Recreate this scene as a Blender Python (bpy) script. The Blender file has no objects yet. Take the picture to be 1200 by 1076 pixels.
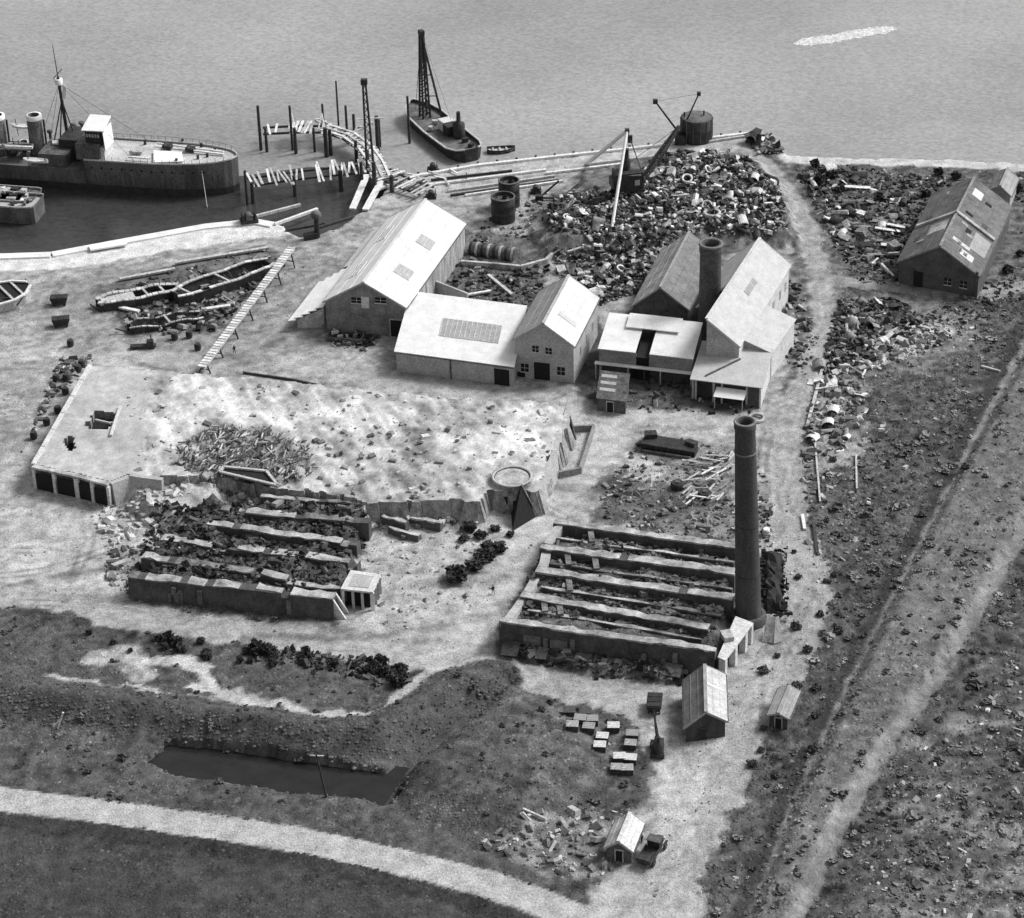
import bpy, bmesh, math, random
import numpy as np
from mathutils import Vector, Matrix

random.seed(7)
RNG = np.random.default_rng(11)
SC = bpy.context.scene
COL = SC.collection

# ------------------------------------------------------------------ camera
CAM_H = 224.0
PITCH = math.radians(31.0)
FPX = 3050.0                      # focal length in photo pixels (photo 1200 x 1076)
PPX, PPY = 740.0, 538.0           # the photograph is a crop: optical axis right of centre
cam = bpy.data.cameras.new('camera')
cam.sensor_width = 36.0
cam.lens = FPX / 1200.0 * 36.0
cam.shift_x = (600.0 - PPX) / 1200.0
cam.clip_start, cam.clip_end = 1.0, 9000.0
cam_o = bpy.data.objects.new('camera', cam)
cam_o.location = (0, 0, CAM_H)
cam_o.rotation_euler = (math.pi / 2 - PITCH, 0, 0)
COL.objects.link(cam_o)
SC.camera = cam_o

# ------------------------------------------------------------------ world and sun
SUN_DIR = Vector((0.80, 0.40, 0.92)).normalized()
ELEV = math.asin(SUN_DIR.z)
AZ = math.atan2(SUN_DIR.x, SUN_DIR.y)
wd = bpy.data.worlds.new('World')
SC.world = wd
wd.use_nodes = True
wn = wd.node_tree
bg = wn.nodes['Background']
sky = wn.nodes.new('ShaderNodeTexSky')
sky.sky_type = 'NISHITA'
sky.sun_disc = False
sky.sun_elevation = ELEV
sky.sun_rotation = AZ
sky.air_density = 1.0
sky.dust_density = 4.0
bw = wn.nodes.new('ShaderNodeRGBToBW')       # panchromatic black-and-white film
wn.links.new(sky.outputs[0], bw.inputs[0])
wn.links.new(bw.outputs[0], bg.inputs[0])
bg.inputs[1].default_value = 0.15
sd = bpy.data.lights.new('sun', 'SUN')
sd.energy = 2.5
sd.angle = math.radians(17)
sd.color = (1, 1, 1)
so = bpy.data.objects.new('sun', sd)
so.rotation_euler = SUN_DIR.to_track_quat('Z', 'Y').to_euler()
COL.objects.link(so)
SC.view_settings.view_transform = 'Standard'
SC.view_settings.look = 'None'
SC.view_settings.exposure = 0.12
SC.view_settings.gamma = 1.0
SC.view_settings.use_curve_mapping = False

# ------------------------------------------------------------------ picture <-> place
CT, ST = math.cos(PITCH), math.sin(PITCH)

def P(px, py, z=0.0):
    """the point at height z that the photograph shows at pixel px, py"""
    u = (px - PPX) / FPX; v = -(py - PPY) / FPX
    dy = CT + v * ST; dz = -ST + v * CT
    t = (z - CAM_H) / dz
    return Vector((u * t, dy * t, z))

def ray(px, py):
    u = (px - PPX) / FPX; v = -(py - PPY) / FPX
    return Vector((u, CT + v * ST, -ST + v * CT))

def proj(p):
    f = p[1] * CT - (p[2] - CAM_H) * ST
    up = p[1] * ST + (p[2] - CAM_H) * CT
    return PPX + FPX * p[0] / f, PPY - FPX * up / f

def proj_np(x, y, z=0.0):
    f = y * CT - (z - CAM_H) * ST
    up = y * ST + (z - CAM_H) * CT
    return PPX + FPX * x / f, PPY - FPX * up / f

def zat(base, py):
    """height above `base` that shows at row py"""
    v = -(py - PPY) / FPX
    return CAM_H + base[1] * (v * CT - ST) / (CT + v * ST)

# ------------------------------------------------------------------ noise
def _hash(ix, iy, seed):
    h = (ix.astype(np.int64) * 374761393 + iy.astype(np.int64) * 668265263 + seed * 974634777) & 0xffffffff
    h = ((h ^ (h >> 13)) * 1274126177) & 0xffffffff
    h = h ^ (h >> 16)
    return (h & 0xffff) / 65535.0

def vnoise(x, y, s, seed=0):
    x = np.asarray(x, float) / s; y = np.asarray(y, float) / s
    ix = np.floor(x); iy = np.floor(y)
    fx = x - ix; fy = y - iy
    fx = fx * fx * (3 - 2 * fx); fy = fy * fy * (3 - 2 * fy)
    a = _hash(ix, iy, seed); b = _hash(ix + 1, iy, seed)
    c = _hash(ix, iy + 1, seed); d = _hash(ix + 1, iy + 1, seed)
    return (a + (b - a) * fx) * (1 - fy) + (c + (d - c) * fx) * fy

def fbm(x, y, s, seed=0, n=4):
    o = 0; a = 1; t = 0
    for k in range(n):
        o = o + a * vnoise(x, y, s / 2 ** k, seed + k * 17); t += a; a *= 0.55
    return o / t

# ------------------------------------------------------------------ materials
MATS = {}
def grey(name, v, rough=0.85, var=0.35, scale=0.6, streak=None, metal=0.0, bump=0.0, fine=0.25):
    """a monochrome surface: value v, blotches of `var`, optional streaks, fine grain"""
    if name in MATS: return MATS[name]
    m = bpy.data.materials.new(name); m.use_nodes = True
    nt = m.node_tree; N = nt.nodes; Lk = nt.links
    b = N['Principled BSDF']
    b.inputs['Roughness'].default_value = rough
    b.inputs['Metallic'].default_value = metal
    b.inputs['Specular IOR Level'].default_value = 0.25
    tc = N.new('ShaderNodeTexCoord')
    mp = N.new('ShaderNodeMapping')
    Lk.new(tc.outputs['Object'], mp.inputs[0])
    if streak: mp.inputs['Scale'].default_value = streak
    n1 = N.new('ShaderNodeTexNoise'); n1.inputs['Scale'].default_value = scale
    n1.inputs['Detail'].default_value = 5; n1.inputs['Roughness'].default_value = 0.65
    Lk.new(mp.outputs[0], n1.inputs['Vector'])
    n2 = N.new('ShaderNodeTexNoise'); n2.inputs['Scale'].default_value = 3.2
    n2.inputs['Detail'].default_value = 2
    Lk.new(tc.outputs['Object'], n2.inputs['Vector'])
    r1 = N.new('ShaderNodeMapRange')
    r1.inputs['From Min'].default_value = 0.28; r1.inputs['From Max'].default_value = 0.72
    r1.inputs['To Min'].default_value = v * (1 - var); r1.inputs['To Max'].default_value = min(0.92, v * (1 + var))
    Lk.new(n1.outputs['Fac'], r1.inputs['Value'])
    r2 = N.new('ShaderNodeMapRange')
    r2.inputs['From Min'].default_value = 0.3; r2.inputs['From Max'].default_value = 0.7
    r2.inputs['To Min'].default_value = 1 - fine; r2.inputs['To Max'].default_value = 1 + fine
    Lk.new(n2.outputs['Fac'], r2.inputs['Value'])
    mu = N.new('ShaderNodeMath'); mu.operation = 'MULTIPLY'; mu.use_clamp = True
    Lk.new(r1.outputs[0], mu.inputs[0]); Lk.new(r2.outputs[0], mu.inputs[1])
    Lk.new(mu.outputs[0], b.inputs['Base Color'])
    if bump:
        bp = N.new('ShaderNodeBump'); bp.inputs['Strength'].default_value = bump
        bp.inputs['Distance'].default_value = 0.3
        Lk.new(n1.outputs['Fac'], bp.inputs['Height']); Lk.new(bp.outputs[0], b.inputs['Normal'])
    MATS[name] = m
    return m

def attr_mat(name, fine=0.35, fscale=2.2, rough=0.95, bump=0.4):
    """surface whose own colour is stored per point, with grain on top"""
    m = bpy.data.materials.new(name); m.use_nodes = True
    nt = m.node_tree; N = nt.nodes; Lk = nt.links
    b = N['Principled BSDF']; b.inputs['Roughness'].default_value = rough
    b.inputs['Specular IOR Level'].default_value = 0.1
    at = N.new('ShaderNodeAttribute'); at.attribute_name = 'alb'
    geo = N.new('ShaderNodeNewGeometry')
    n2 = N.new('ShaderNodeTexNoise'); n2.inputs['Scale'].default_value = fscale
    n2.inputs['Detail'].default_value = 3; n2.inputs['Roughness'].default_value = 0.7
    Lk.new(geo.outputs['Position'], n2.inputs['Vector'])
    n3 = N.new('ShaderNodeTexNoise'); n3.inputs['Scale'].default_value = fscale * 0.22
    n3.inputs['Detail'].default_value = 4
    Lk.new(geo.outputs['Position'], n3.inputs['Vector'])
    n4 = N.new('ShaderNodeTexNoise'); n4.inputs['Scale'].default_value = 3.8
    n4.inputs['Detail'].default_value = 1
    Lk.new(geo.outputs['Position'], n4.inputs['Vector'])
    ad0 = N.new('ShaderNodeMath'); ad0.operation = 'MULTIPLY_ADD'; ad0.inputs[1].default_value = .8
    Lk.new(n4.outputs['Fac'], ad0.inputs[0]); Lk.new(n3.outputs['Fac'], ad0.inputs[2])
    ad = N.new('ShaderNodeMath'); ad.operation = 'ADD'
    Lk.new(n2.outputs['Fac'], ad.inputs[0]); Lk.new(ad0.outputs[0], ad.inputs[1])
    r2 = N.new('ShaderNodeMapRange')
    r2.inputs['From Min'].default_value = 1.08; r2.inputs['From Max'].default_value = 1.72
    r2.inputs['To Min'].default_value = 1 - fine; r2.inputs['To Max'].default_value = 1 + fine
    Lk.new(ad.outputs[0], r2.inputs['Value'])
    mu = N.new('ShaderNodeMath'); mu.operation = 'MULTIPLY'; mu.use_clamp = True
    Lk.new(at.outputs['Fac'], mu.inputs[0]); Lk.new(r2.outputs[0], mu.inputs[1])
    Lk.new(mu.outputs[0], b.inputs['Base Color'])
    if bump:
        bp = N.new('ShaderNodeBump'); bp.inputs['Strength'].default_value = bump
        bp.inputs['Distance'].default_value = 0.25
        Lk.new(ad.outputs[0], bp.inputs['Height']); Lk.new(bp.outputs[0], b.inputs['Normal'])
    MATS[name] = m
    return m

def water_mat(name, base, rough, bs, strength):
    m = bpy.data.materials.new(name); m.use_nodes = True
    nt = m.node_tree; N = nt.nodes; Lk = nt.links
    b = N['Principled BSDF']; b.inputs['Roughness'].default_value = rough
    b.inputs['IOR'].default_value = 1.33
    geo = N.new('ShaderNodeNewGeometry')
    mp = N.new('ShaderNodeMapping'); mp.inputs['Rotation'].default_value = (0, 0, 0.5)
    mp.inputs['Scale'].default_value = (0.8, 1.0, 1.0)
    Lk.new(geo.outputs['Position'], mp.inputs[0])
    n1 = N.new('ShaderNodeTexNoise'); n1.inputs['Scale'].default_value = bs
    n1.inputs['Detail'].default_value = 4; n1.inputs['Roughness'].default_value = 0.7
    Lk.new(mp.outputs[0], n1.inputs['Vector'])
    n2 = N.new('ShaderNodeTexNoise'); n2.inputs['Scale'].default_value = 0.009
    n2.inputs['Detail'].default_value = 4
    Lk.new(geo.outputs['Position'], n2.inputs['Vector'])
    r = N.new('ShaderNodeMapRange'); r.inputs['From Min'].default_value = 0.3; r.inputs['From Max'].default_value = 0.7
    r.inputs['To Min'].default_value = base * 0.72; r.inputs['To Max'].default_value = base * 1.3
    Lk.new(n2.outputs['Fac'], r.inputs['Value'])
    r3 = N.new('ShaderNodeMapRange'); r3.inputs['From Min'].default_value = 0.3; r3.inputs['From Max'].default_value = 0.7
    r3.inputs['To Min'].default_value = 0.72; r3.inputs['To Max'].default_value = 1.28
    Lk.new(n1.outputs['Fac'], r3.inputs['Value'])
    mu = N.new('ShaderNodeMath'); mu.operation = 'MULTIPLY'
    Lk.new(r.outputs[0], mu.inputs[0]); Lk.new(r3.outputs[0], mu.inputs[1])
    Lk.new(mu.outputs[0], b.inputs['Base Color'])
    bp = N.new('ShaderNodeBump'); bp.inputs['Strength'].default_value = strength
    bp.inputs['Distance'].default_value = 0.35
    Lk.new(n1.outputs['Fac'], bp.inputs['Height']); Lk.new(bp.outputs[0], b.inputs['Normal'])
    MATS[name] = m
    return m

M_GROUND = attr_mat('ground_dirt', 0.38, 2.0, bump=0.5)
M_ATTR = attr_mat('loose_bits', 0.25, 2.5, bump=0.0)
M_RIVER = water_mat('river_water', 0.30, 0.28, 1.2, 0.25)
M_BASIN = water_mat('basin_water', 0.05, 0.16, 0.8, 0.3)
M_POND = water_mat('pond_water', 0.02, 0.10, 0.4, 0.12)
ROOF_W = grey('white_roof_sheet', 0.60, 0.6, 0.16, 0.5, streak=(1, 1, .4), fine=0.1)
ROOF_P = grey('pale_roof_sheet', 0.47, 0.6, 0.16, 0.5, fine=0.12)
ROOF_G = grey('grey_slate', 0.30, 0.7, 0.25, 0.5, fine=0.2)
ROOF_D = grey('dark_slate', 0.17, 0.75, 0.35, 0.6, fine=0.25)
SKYL = grey('skylight_glass', 0.36, 0.3, 0.2, 0.7)
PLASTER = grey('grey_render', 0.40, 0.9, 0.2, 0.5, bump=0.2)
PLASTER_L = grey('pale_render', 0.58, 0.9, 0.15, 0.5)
BRICK_M = grey('stock_brick', 0.24, 0.9, 0.3, 0.6, bump=0.3)
BRICK_D = grey('sooty_brick', 0.085, 0.9, 0.5, 0.5, bump=0.6)
CHIM = grey('chimney_brick', 0.075, 0.9, 0.3, 0.9, streak=(1, 1, 0.25), bump=0.3)
COPE = grey('dusty_coping', 0.38, 0.95, 0.7, 0.38, bump=0.6)
IRON = grey('black_iron', 0.035, 0.6, 0.5, 0.8)
IRON_G = grey('weathered_steel', 0.11, 0.6, 0.6, 0.6, fine=0.4)
HULL = grey('weathered_hull', 0.125, 0.7, 0.5, 0.35, streak=(1, 1, 0.35), fine=0.4)
BOOT = grey('hull_bottom_paint', 0.045, 0.8, 0.3, 0.5)
DECK = grey('bleached_deck', 0.46, 0.9, 0.3, 0.4, streak=(0.3, 1, 1), fine=0.3)
WHITE = grey('white_paint', 0.82, 0.6, 0.08, 0.7, fine=0.06)
TIM_W = grey('bleached_timber', 0.68, 0.9, 0.2, 0.8)
TIM_P = grey('pale_timber', 0.45, 0.9, 0.3, 0.8)
TIM_D = grey('tarred_timber', 0.05, 0.9, 0.5, 0.8)
CONC = grey('white_concrete', 0.72, 0.9, 0.18, 0.2, fine=0.1)
DARK = grey('shade_black', 0.02, 0.95, 0.2, 1.0)  # near-black colour for unlit openings and the buttresses' shaded faces
COAL = grey('coal', 0.022, 0.7, 0.5, 1.5, bump=0.8)
LEAF = grey('dark_leaf', 0.05, 0.9, 0.5, 1.2)
SCR_L = grey('bright_scrap_steel', 0.66, 0.55, 0.5, 0.7, fine=0.3)
SCR_M = grey('grey_scrap_steel', 0.22, 0.6, 0.6, 0.7, fine=0.4)
SCR_D = grey('rusted_scrap_iron', 0.05, 0.7, 0.6, 0.7, fine=0.4)
SKIN = grey('skin', 0.32, 0.7, 0.1, 2)
CLOTH = grey('dark_cloth', 0.03, 0.95, 0.2, 3)
CLOTH2 = grey('grey_cloth', 0.09, 0.95, 0.2, 3)

LEAF2 = grey('scrub_leaf', 0.085, 0.9, 0.5, 1.2)
ROOF_B = grey('bright_roof_sheet', 0.74, 0.6, 0.14, 0.45, fine=0.08)
# ------------------------------------------------------------------ mesh helpers
class MB:
    def __init__(s, org=(0, 0, 0)):
        s.v = []; s.f = []; s.sm = []; s.o = Vector(org)
    def add(s, vs, fs, smooth=False):
        n = len(s.v); s.cuts = getattr(s, 'cuts', []); s.cuts.append((n, len(s.f)))
        s.v += [tuple(Vector(p) - s.o) for p in vs]
        s.f += [tuple(i + n for i in f) for f in fs]
        s.sm += [smooth] * len(fs)
        return s
    def hexa(s, b, t):
        """4 bottom points, 4 top points (counter-clockwise seen from above)"""
        return s.add(list(b) + list(t), [(3, 2, 1, 0), (4, 5, 6, 7), (0, 1, 5, 4), (1, 2, 6, 5), (2, 3, 7, 6), (3, 0, 4, 7)])
    def box(s, c, d, rz=0.0, M=None):
        x, y, z = d[0] / 2, d[1] / 2, d[2] / 2
        pts = [Vector(p) for p in ((-x, -y, -z), (x, -y, -z), (x, y, -z), (-x, y, -z), (-x, -y, z), (x, -y, z), (x, y, z), (-x, y, z))]
        R = M if M is not None else Matrix.Rotation(rz, 3, 'Z')
        c = Vector(c)
        pts = [R @ p + c for p in pts]
        return s.hexa(pts[:4], pts[4:])
    def bar(s, a, b, w=0.2, h=None, up=(0, 0, 1)):
        a, b = Vector(a), Vector(b); h = h or w
        d = (b - a)
        if d.length < 1e-6: return s
        d.normalize(); up = Vector(up)
        if abs(d.dot(up)) > 0.98: up = Vector((1, 0, 0))
        r = d.cross(up).normalized(); q = r.cross(d)
        r = r * w / 2; q = q * h / 2
        return s.add([a - r - q, a + r - q, a + r + q, a - r + q, b - r - q, b + r - q, b + r + q, b - r + q],
                     [(0, 1, 2, 3), (7, 6, 5, 4), (0, 4, 5, 1), (1, 5, 6, 2), (2, 6, 7, 3), (3, 7, 4, 0)])
    def tube(s, a, b, r0, r1=None, n=10, cap=True):
        a, b = Vector(a), Vector(b); r1 = r0 if r1 is None else r1
        d = (b - a).normalized()
        up = Vector((0, 0, 1)) if abs(d.z) < 0.95 else Vector((1, 0, 0))
        x = d.cross(up).normalized(); y = x.cross(d)
        vs = []
        for c, r in ((a, r0), (b, r1)):
            for k in range(n):
                t = 2 * math.pi * k / n
                vs.append(c + (x * math.cos(t) + y * math.sin(t)) * r)
        s.add(vs, [(k, k + n, (k + 1) % n + n, (k + 1) % n) for k in range(n)], True)
        if cap:
            s.add(vs[:n], [tuple(range(n))]); s.add(vs[n:], [tuple(range(n - 1, -1, -1))])
        return s
    def lathe(s, c, prof, n=16, close_top=False):
        c = Vector(c); vs = []
        for r, z in prof:
            for k in range(n):
                t = 2 * math.pi * k / n
                vs.append(c + Vector((r * math.cos(t), r * math.sin(t), z)))
        fs = []
        for i in range(len(prof) - 1):
            for k in range(n):
                fs.append((i * n + k, i * n + (k + 1) % n, (i + 1) * n + (k + 1) % n, (i + 1) * n + k))
        s.add(vs, fs, True)
        if close_top: s.add(vs[-n:], [tuple(range(n))])
        return s
    def prism(s, poly, z0, z1):
        n = len(poly)
        vs = [Vector((p[0], p[1], z0)) for p in poly] + [Vector((p[0], p[1], z1)) for p in poly]
        return s.add(vs, [tuple(range(n - 1, -1, -1)), tuple(range(n, 2 * n))] + [(k, (k + 1) % n, (k + 1) % n + n, k + n) for k in range(n)])
    def slab(s, q, th):
        """four corner points of the upper face, thickness along its normal"""
        q = [Vector(p) for p in q]
        nrm = (q[1] - q[0]).cross(q[3] - q[0]).normalized()
        if nrm.z < 0: q = q[::-1]; nrm = -nrm
        lo = [p - nrm * th for p in q]
        return s.hexa(lo, q)
    def plate(s, poly, d, th):
        """flat polygon `poly` thickened by th along unit vector d"""
        n = len(poly); d = Vector(d) * th
        vs = [Vector(p) for p in poly] + [Vector(p) + d for p in poly]
        return s.add(vs, [tuple(range(n - 1, -1, -1)), tuple(range(n, 2 * n))] + [(k, (k + 1) % n, (k + 1) % n + n, k + n) for k in range(n)])
    def mesh(s, name):
        me = bpy.data.meshes.new(name)
        me.from_pydata(s.v, [], s.f)
        me.polygons.foreach_set('use_smooth', s.sm)
        bm = bmesh.new(); bm.from_mesh(me)
        bmesh.ops.recalc_face_normals(bm, faces=bm.faces)
        bm.to_mesh(me); bm.free()
        return me
    def pieces(s, name, mat, parent):
        """one object per piece added"""
        cu = s.cuts + [(len(s.v), len(s.f))]
        for (v0, f0), (v1, f1) in zip(cu[:-1], cu[1:]):
            m = MB(); m.v = s.v[v0:v1]; m.f = [tuple(i - v0 for i in f) for f in s.f[f0:f1]]; m.sm = s.sm[f0:f1]
            m.build(name, mat, parent)
    def build(s, name, mat, parent=None, label=None):
        me = s.mesh(name); me.materials.append(mat)
        o = bpy.data.objects.new(name, me); COL.objects.link(o)
        if parent is not None: o.parent = parent
        else: o.location = s.o
        if label: o['label'] = label
        return o

def thing(name, label, cat, loc=(0, 0, 0), rotz=0.0, group=None):
    o = bpy.data.objects.new(name, None); COL.objects.link(o)
    o.empty_display_size = 0.5
    o.location = loc; o.rotation_euler = (0, 0, rotz)
    o['label'] = label; o['category'] = cat
    o['kind'] = 'thing'
    if group: o['group'] = group
    return o

def tag(o, label, cat, group=None):
    o['label'] = label; o['category'] = cat; o['kind'] = 'thing'
    if group: o['group'] = group
    return o

def kind(o, k):
    o['kind'] = k; return o

def dup(root, loc, rotz=0.0, label=None, group=None, scale=None, tilt=(0, 0)):
    r = root.copy(); COL.objects.link(r); r.location = loc; r.rotation_euler = (tilt[0], tilt[1], rotz)
    if scale is not None: r.scale = scale
    if label: r['label'] = label
    if group: r['group'] = group
    for ch in list(root.children):
        c = ch.copy(); COL.objects.link(c); c.parent = r
        for g in ch.children:
            d = g.copy(); COL.objects.link(d); d.parent = c
    return r

def big_mesh(name, verts, faces4, mat, alb=None, tri=False, smooth=False):
    me = bpy.data.meshes.new(name)
    nv = len(verts); k = 3 if tri else 4; nf = len(faces4)
    me.vertices.add(nv); me.vertices.foreach_set('co', np.ascontiguousarray(verts, np.float32).ravel())
    me.loops.add(nf * k); me.loops.foreach_set('vertex_index', np.ascontiguousarray(faces4, np.int32).ravel())
    me.polygons.add(nf)
    me.polygons.foreach_set('loop_start', np.arange(0, nf * k, k, dtype=np.int32))
    me.polygons.foreach_set('use_smooth', np.full(nf, smooth, bool))
    me.update(calc_edges=True)
    if alb is not None:
        a = me.attributes.new('alb', 'FLOAT', 'POINT')
        a.data.foreach_set('value', np.ascontiguousarray(alb, np.float32))
    me.materials.append(mat)
    o = bpy.data.objects.new(name, me); COL.objects.link(o)
    return o

def rot_np(n, tilt=math.pi):
    """n random rotation matrices: any heading, lean up to `tilt`"""
    a = RNG.uniform(0, 2 * math.pi, n); t = RNG.uniform(-tilt, tilt, n); b = RNG.uniform(0, 2 * math.pi, n)
    def rz(q):
        c, s = np.cos(q), np.sin(q); z = np.zeros_like(q); o = np.ones_like(q)
        return np.stack([np.stack([c, -s, z], -1), np.stack([s, c, z], -1), np.stack([z, z, o], -1)], -2)
    c, s = np.cos(t), np.sin(t); z = np.zeros(n); o = np.ones(n)
    rx = np.stack([np.stack([o, z, z], -1), np.stack([z, c, -s], -1), np.stack([z, s, c], -1)], -2)
    return rz(a) @ rx @ rz(b)

def scatter(name, tv, tf, pos, R, scl, alb, mat, tri, smooth=False):
    """one mesh of many small loose pieces"""
    tv = np.asarray(tv, float); tf = np.asarray(tf, int)
    n = len(pos)
    v = np.einsum('nij,nkj->nki', R, tv[None] * scl[:, None, :]) + pos[:, None, :]
    f = tf[None] + (np.arange(n) * len(tv))[:, None, None]
    return big_mesh(name, v.reshape(-1, 3), f.reshape(-1, tf.shape[1]), mat, np.repeat(alb, len(tv)), tri, smooth)

CUBE_V = [(-.5, -.5, -.5), (.5, -.5, -.5), (.5, .5, -.5), (-.5, .5, -.5), (-.4, -.45, .5), (.45, -.4, .5), (.4, .4, .45), (-.45, .4, .4)]
CUBE_F = [(3, 2, 1, 0), (4, 5, 6, 7), (0, 1, 5, 4), (1, 2, 6, 5), (2, 3, 7, 6), (3, 0, 4, 7)]

# ------------------------------------------------------------------ terrain
STEP = 0.45
X0, X1, Y0, Y1 = -165.0, 118.0, 228.0, 512.0
nx = int((X1 - X0) / STEP) + 1; ny = int((Y1 - Y0) / STEP) + 1
gx = X0 + np.arange(nx) * STEP; gy = Y0 + np.arange(ny) * STEP
GX, GY = np.meshgrid(gx, gy)          # [ny, nx]

RAGX = (fbm(GX, GY, 2.2, 701, 3) - .5) * 3.2; RAGY = (fbm(GX, GY, 2.2, 702, 3) - .5) * 3.2

def W(pts):
    return np.array([P(a, b)[:2] for a, b in pts])

def poly_mask(pts, soft, warp=0.0, seed=0, ws=6.0):
    """1 inside the ground polygon, fading over `soft` metres"""
    w = W(pts)
    x = GX + (fbm(GX, GY, ws, seed) - .5) * 2 * warp; y = GY + (fbm(GX, GY, ws, seed + 91) - .5) * 2 * warp
    if warp: x = x + RAGX * min(1, warp); y = y + RAGY * min(1, warp)
    ins = np.zeros(x.shape, bool); d2 = np.full(x.shape, 1e9)
    n = len(w)
    for i in range(n):
        ax, ay = w[i]; bx, by = w[(i + 1) % n]
        c = ((ay > y) != (by > y)) & (x < (bx - ax) * (y - ay) / (by - ay + 1e-12) + ax)
        ins ^= c
        dx, dy = bx - ax, by - ay
        t = np.clip(((x - ax) * dx + (y - ay) * dy) / (dx * dx + dy * dy), 0, 1)
        d2 = np.minimum(d2, (x - ax - t * dx) ** 2 + (y - ay - t * dy) ** 2)
    d = np.sqrt(d2) * np.where(ins, 1, -1)
    return np.clip(d / (soft * .38) + 0.5, 0, 1)

def line_dist(pts, warp=0.0, seed=0, ws=6.0):
    w = W(pts); rg = min(1, warp)
    x = GX + (fbm(GX, GY, ws, seed) - .5) * 2 * warp; y = GY + (fbm(GX, GY, ws, seed + 91) - .5) * 2 * warp
    x = x + RAGX * rg; y = y + RAGY * rg
    d2 = np.full(x.shape, 1e9)
    for i in range(len(w) - 1):
        ax, ay = w[i]; dx, dy = w[i + 1] - w[i]
        t = np.clip(((x - ax) * dx + (y - ay) * dy) / (dx * dx + dy * dy), 0, 1)
        d2 = np.minimum(d2, (x - ax - t * dx) ** 2 + (y - ay - t * dy) ** 2)
    return np.sqrt(d2)

def line_mask(pts, width, soft, warp=0.0, seed=0):
    return np.clip((width / 2 - line_dist(pts, warp, seed)) / (soft * .55) + 0.5, 0, 1)

SHORE = [(-120, 299), (0, 299), (60, 297), (130, 284), (240, 264), (300, 258), (330, 262), (352, 276), (392, 268), (420, 248), (455, 218), (490, 206),
         (560, 194), (650, 184), (760, 172), (800, 166), (890, 155), (908, 164), (925, 181), (1000, 184), (1100, 186), (1200, 191), (1330, 198)]
LAND = SHORE + [(1500, 400), (1500, 1300), (-500, 1300), (-500, 299)]

NAMES = ['scrubland']
ALB = np.full(GX.shape, 0.086); AMP = np.full(GX.shape, 0.8); ZONE = np.zeros(GX.shape, int)
GRASS = np.full(GX.shape, 1.0); HGT = np.zeros(GX.shape)

def zone(name, mask, alb, amp, grass):
    global ALB, AMP, GRASS
    if name is not None:
        if name not in NAMES: NAMES.append(name)
        ZONE[mask > 0.5] = NAMES.index(name)
    ALB = ALB * (1 - mask) + alb * mask; AMP = AMP * (1 - mask) + amp * mask; GRASS = GRASS * (1 - mask) + grass * mask

# yard and its bare, dusty ground
zone('yard_ground', poly_mask([(-200, 290), (330, 250), (460, 205), (890, 150), (930, 180), (985, 290), (985, 360), (965, 450), (940, 520), (940, 600), (968, 690),
     (950, 745), (905, 800), (840, 940), (800, 1100), (690, 1100), (690, 900), (560, 800), (440, 772), (0, 712), (-200, 690)], 1.5, 1.5, 3), 0.31, 0.5, 0.04)
zone(None, poly_mask([(-60, 445), (110, 425), (250, 438), (470, 455), (690, 480), (720, 505), (640, 610), (560, 740), (420, 730), (160, 690), (-60, 690)], 4, 3, 5), 0.38, 0.42, 0.02)
zone(None, poly_mask([(0, 610), (150, 600), (140, 690), (0, 690)], 4, 3, 8), 0.43, 0.3, 0)
zone(None, poly_mask([(40, 330), (250, 300), (340, 330), (330, 420), (100, 400), (0, 360)], 4, 3, 9), 0.25, 0.5, 0.02)
zone(None, poly_mask([(110, 335), (310, 288), (335, 312), (250, 392), (140, 392)], 3, 2, 10), 0.13, 0.7, 0.05)
zone(None, poly_mask([(300, 385), (350, 300), (430, 300), (380, 400)], 3, 2, 11), 0.26, 0.5, 0.05)
zone(None, poly_mask([(-60, 395), (90, 405), (110, 430), (20, 530), (-60, 560)], 4, 3, 12), 0.31, 0.4, 0.05)
zone(None, poly_mask([(380, 385), (470, 390), (465, 440), (390, 410)], 3, 2, 12), 0.33, 0.5, 0.05)
zone('scrap_ground', poly_mask([(880, 165), (935, 182), (995, 290), (990, 360), (965, 440), (938, 490), (915, 460), (935, 390), (905, 370), (930, 310), (920, 240), (870, 195)], 2, 1.5, 113), 0.14, 0.8, 0.15)
# ground among the scrap and behind the sheds
zone(None, poly_mask([(530, 270), (640, 275), (640, 340), (620, 372), (500, 350)], 2, 2, 13), 0.12, 0.7, 0.3)
zone('scrap_ground', poly_mask([(620, 240), (700, 200), (830, 180), (900, 200), (925, 250), (925, 300), (880, 290), (760, 350), (700, 340), (640, 300)], 3, 2, 14), 0.15, 0.8, 0.05)
zone('scrap_ground', poly_mask([(925, 190), (1100, 194), (1200, 200), (1200, 330), (1050, 345), (1000, 330), (975, 280)], 2, 2, 15), 0.115, 0.8, 0.35)
zone('scrap_ground', poly_mask([(985, 345), (1100, 345), (1160, 380), (1080, 440), (970, 440), (975, 380)], 3, 3, 16), 0.17, 0.8, 0.25)
zone(None, poly_mask([(948, 440), (1010, 430), (1010, 540), (935, 560)], 3, 3, 17), 0.22, 0.8, 0.2)
zone(None, poly_mask([(1010, 400), (1110, 370), (1115, 400), (1030, 435)], 3, 2, 18), 0.36, 0.9, 0.1)
zone(None, poly_mask([(745, 505), (865, 520), (865, 645), (720, 615), (700, 590)], 2, 2, 19), 0.21, 0.7, 0.1)
zone(None, poly_mask([(695, 560), (760, 545), (830, 600), (760, 620), (690, 610)], 2, 2, 20), 0.12, 0.7, 0.4)
zone(None, poly_mask([(735, 530), (785, 545), (765, 570), (735, 560)], 1, 1, 21), 0.44, 0.3, 0)
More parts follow.
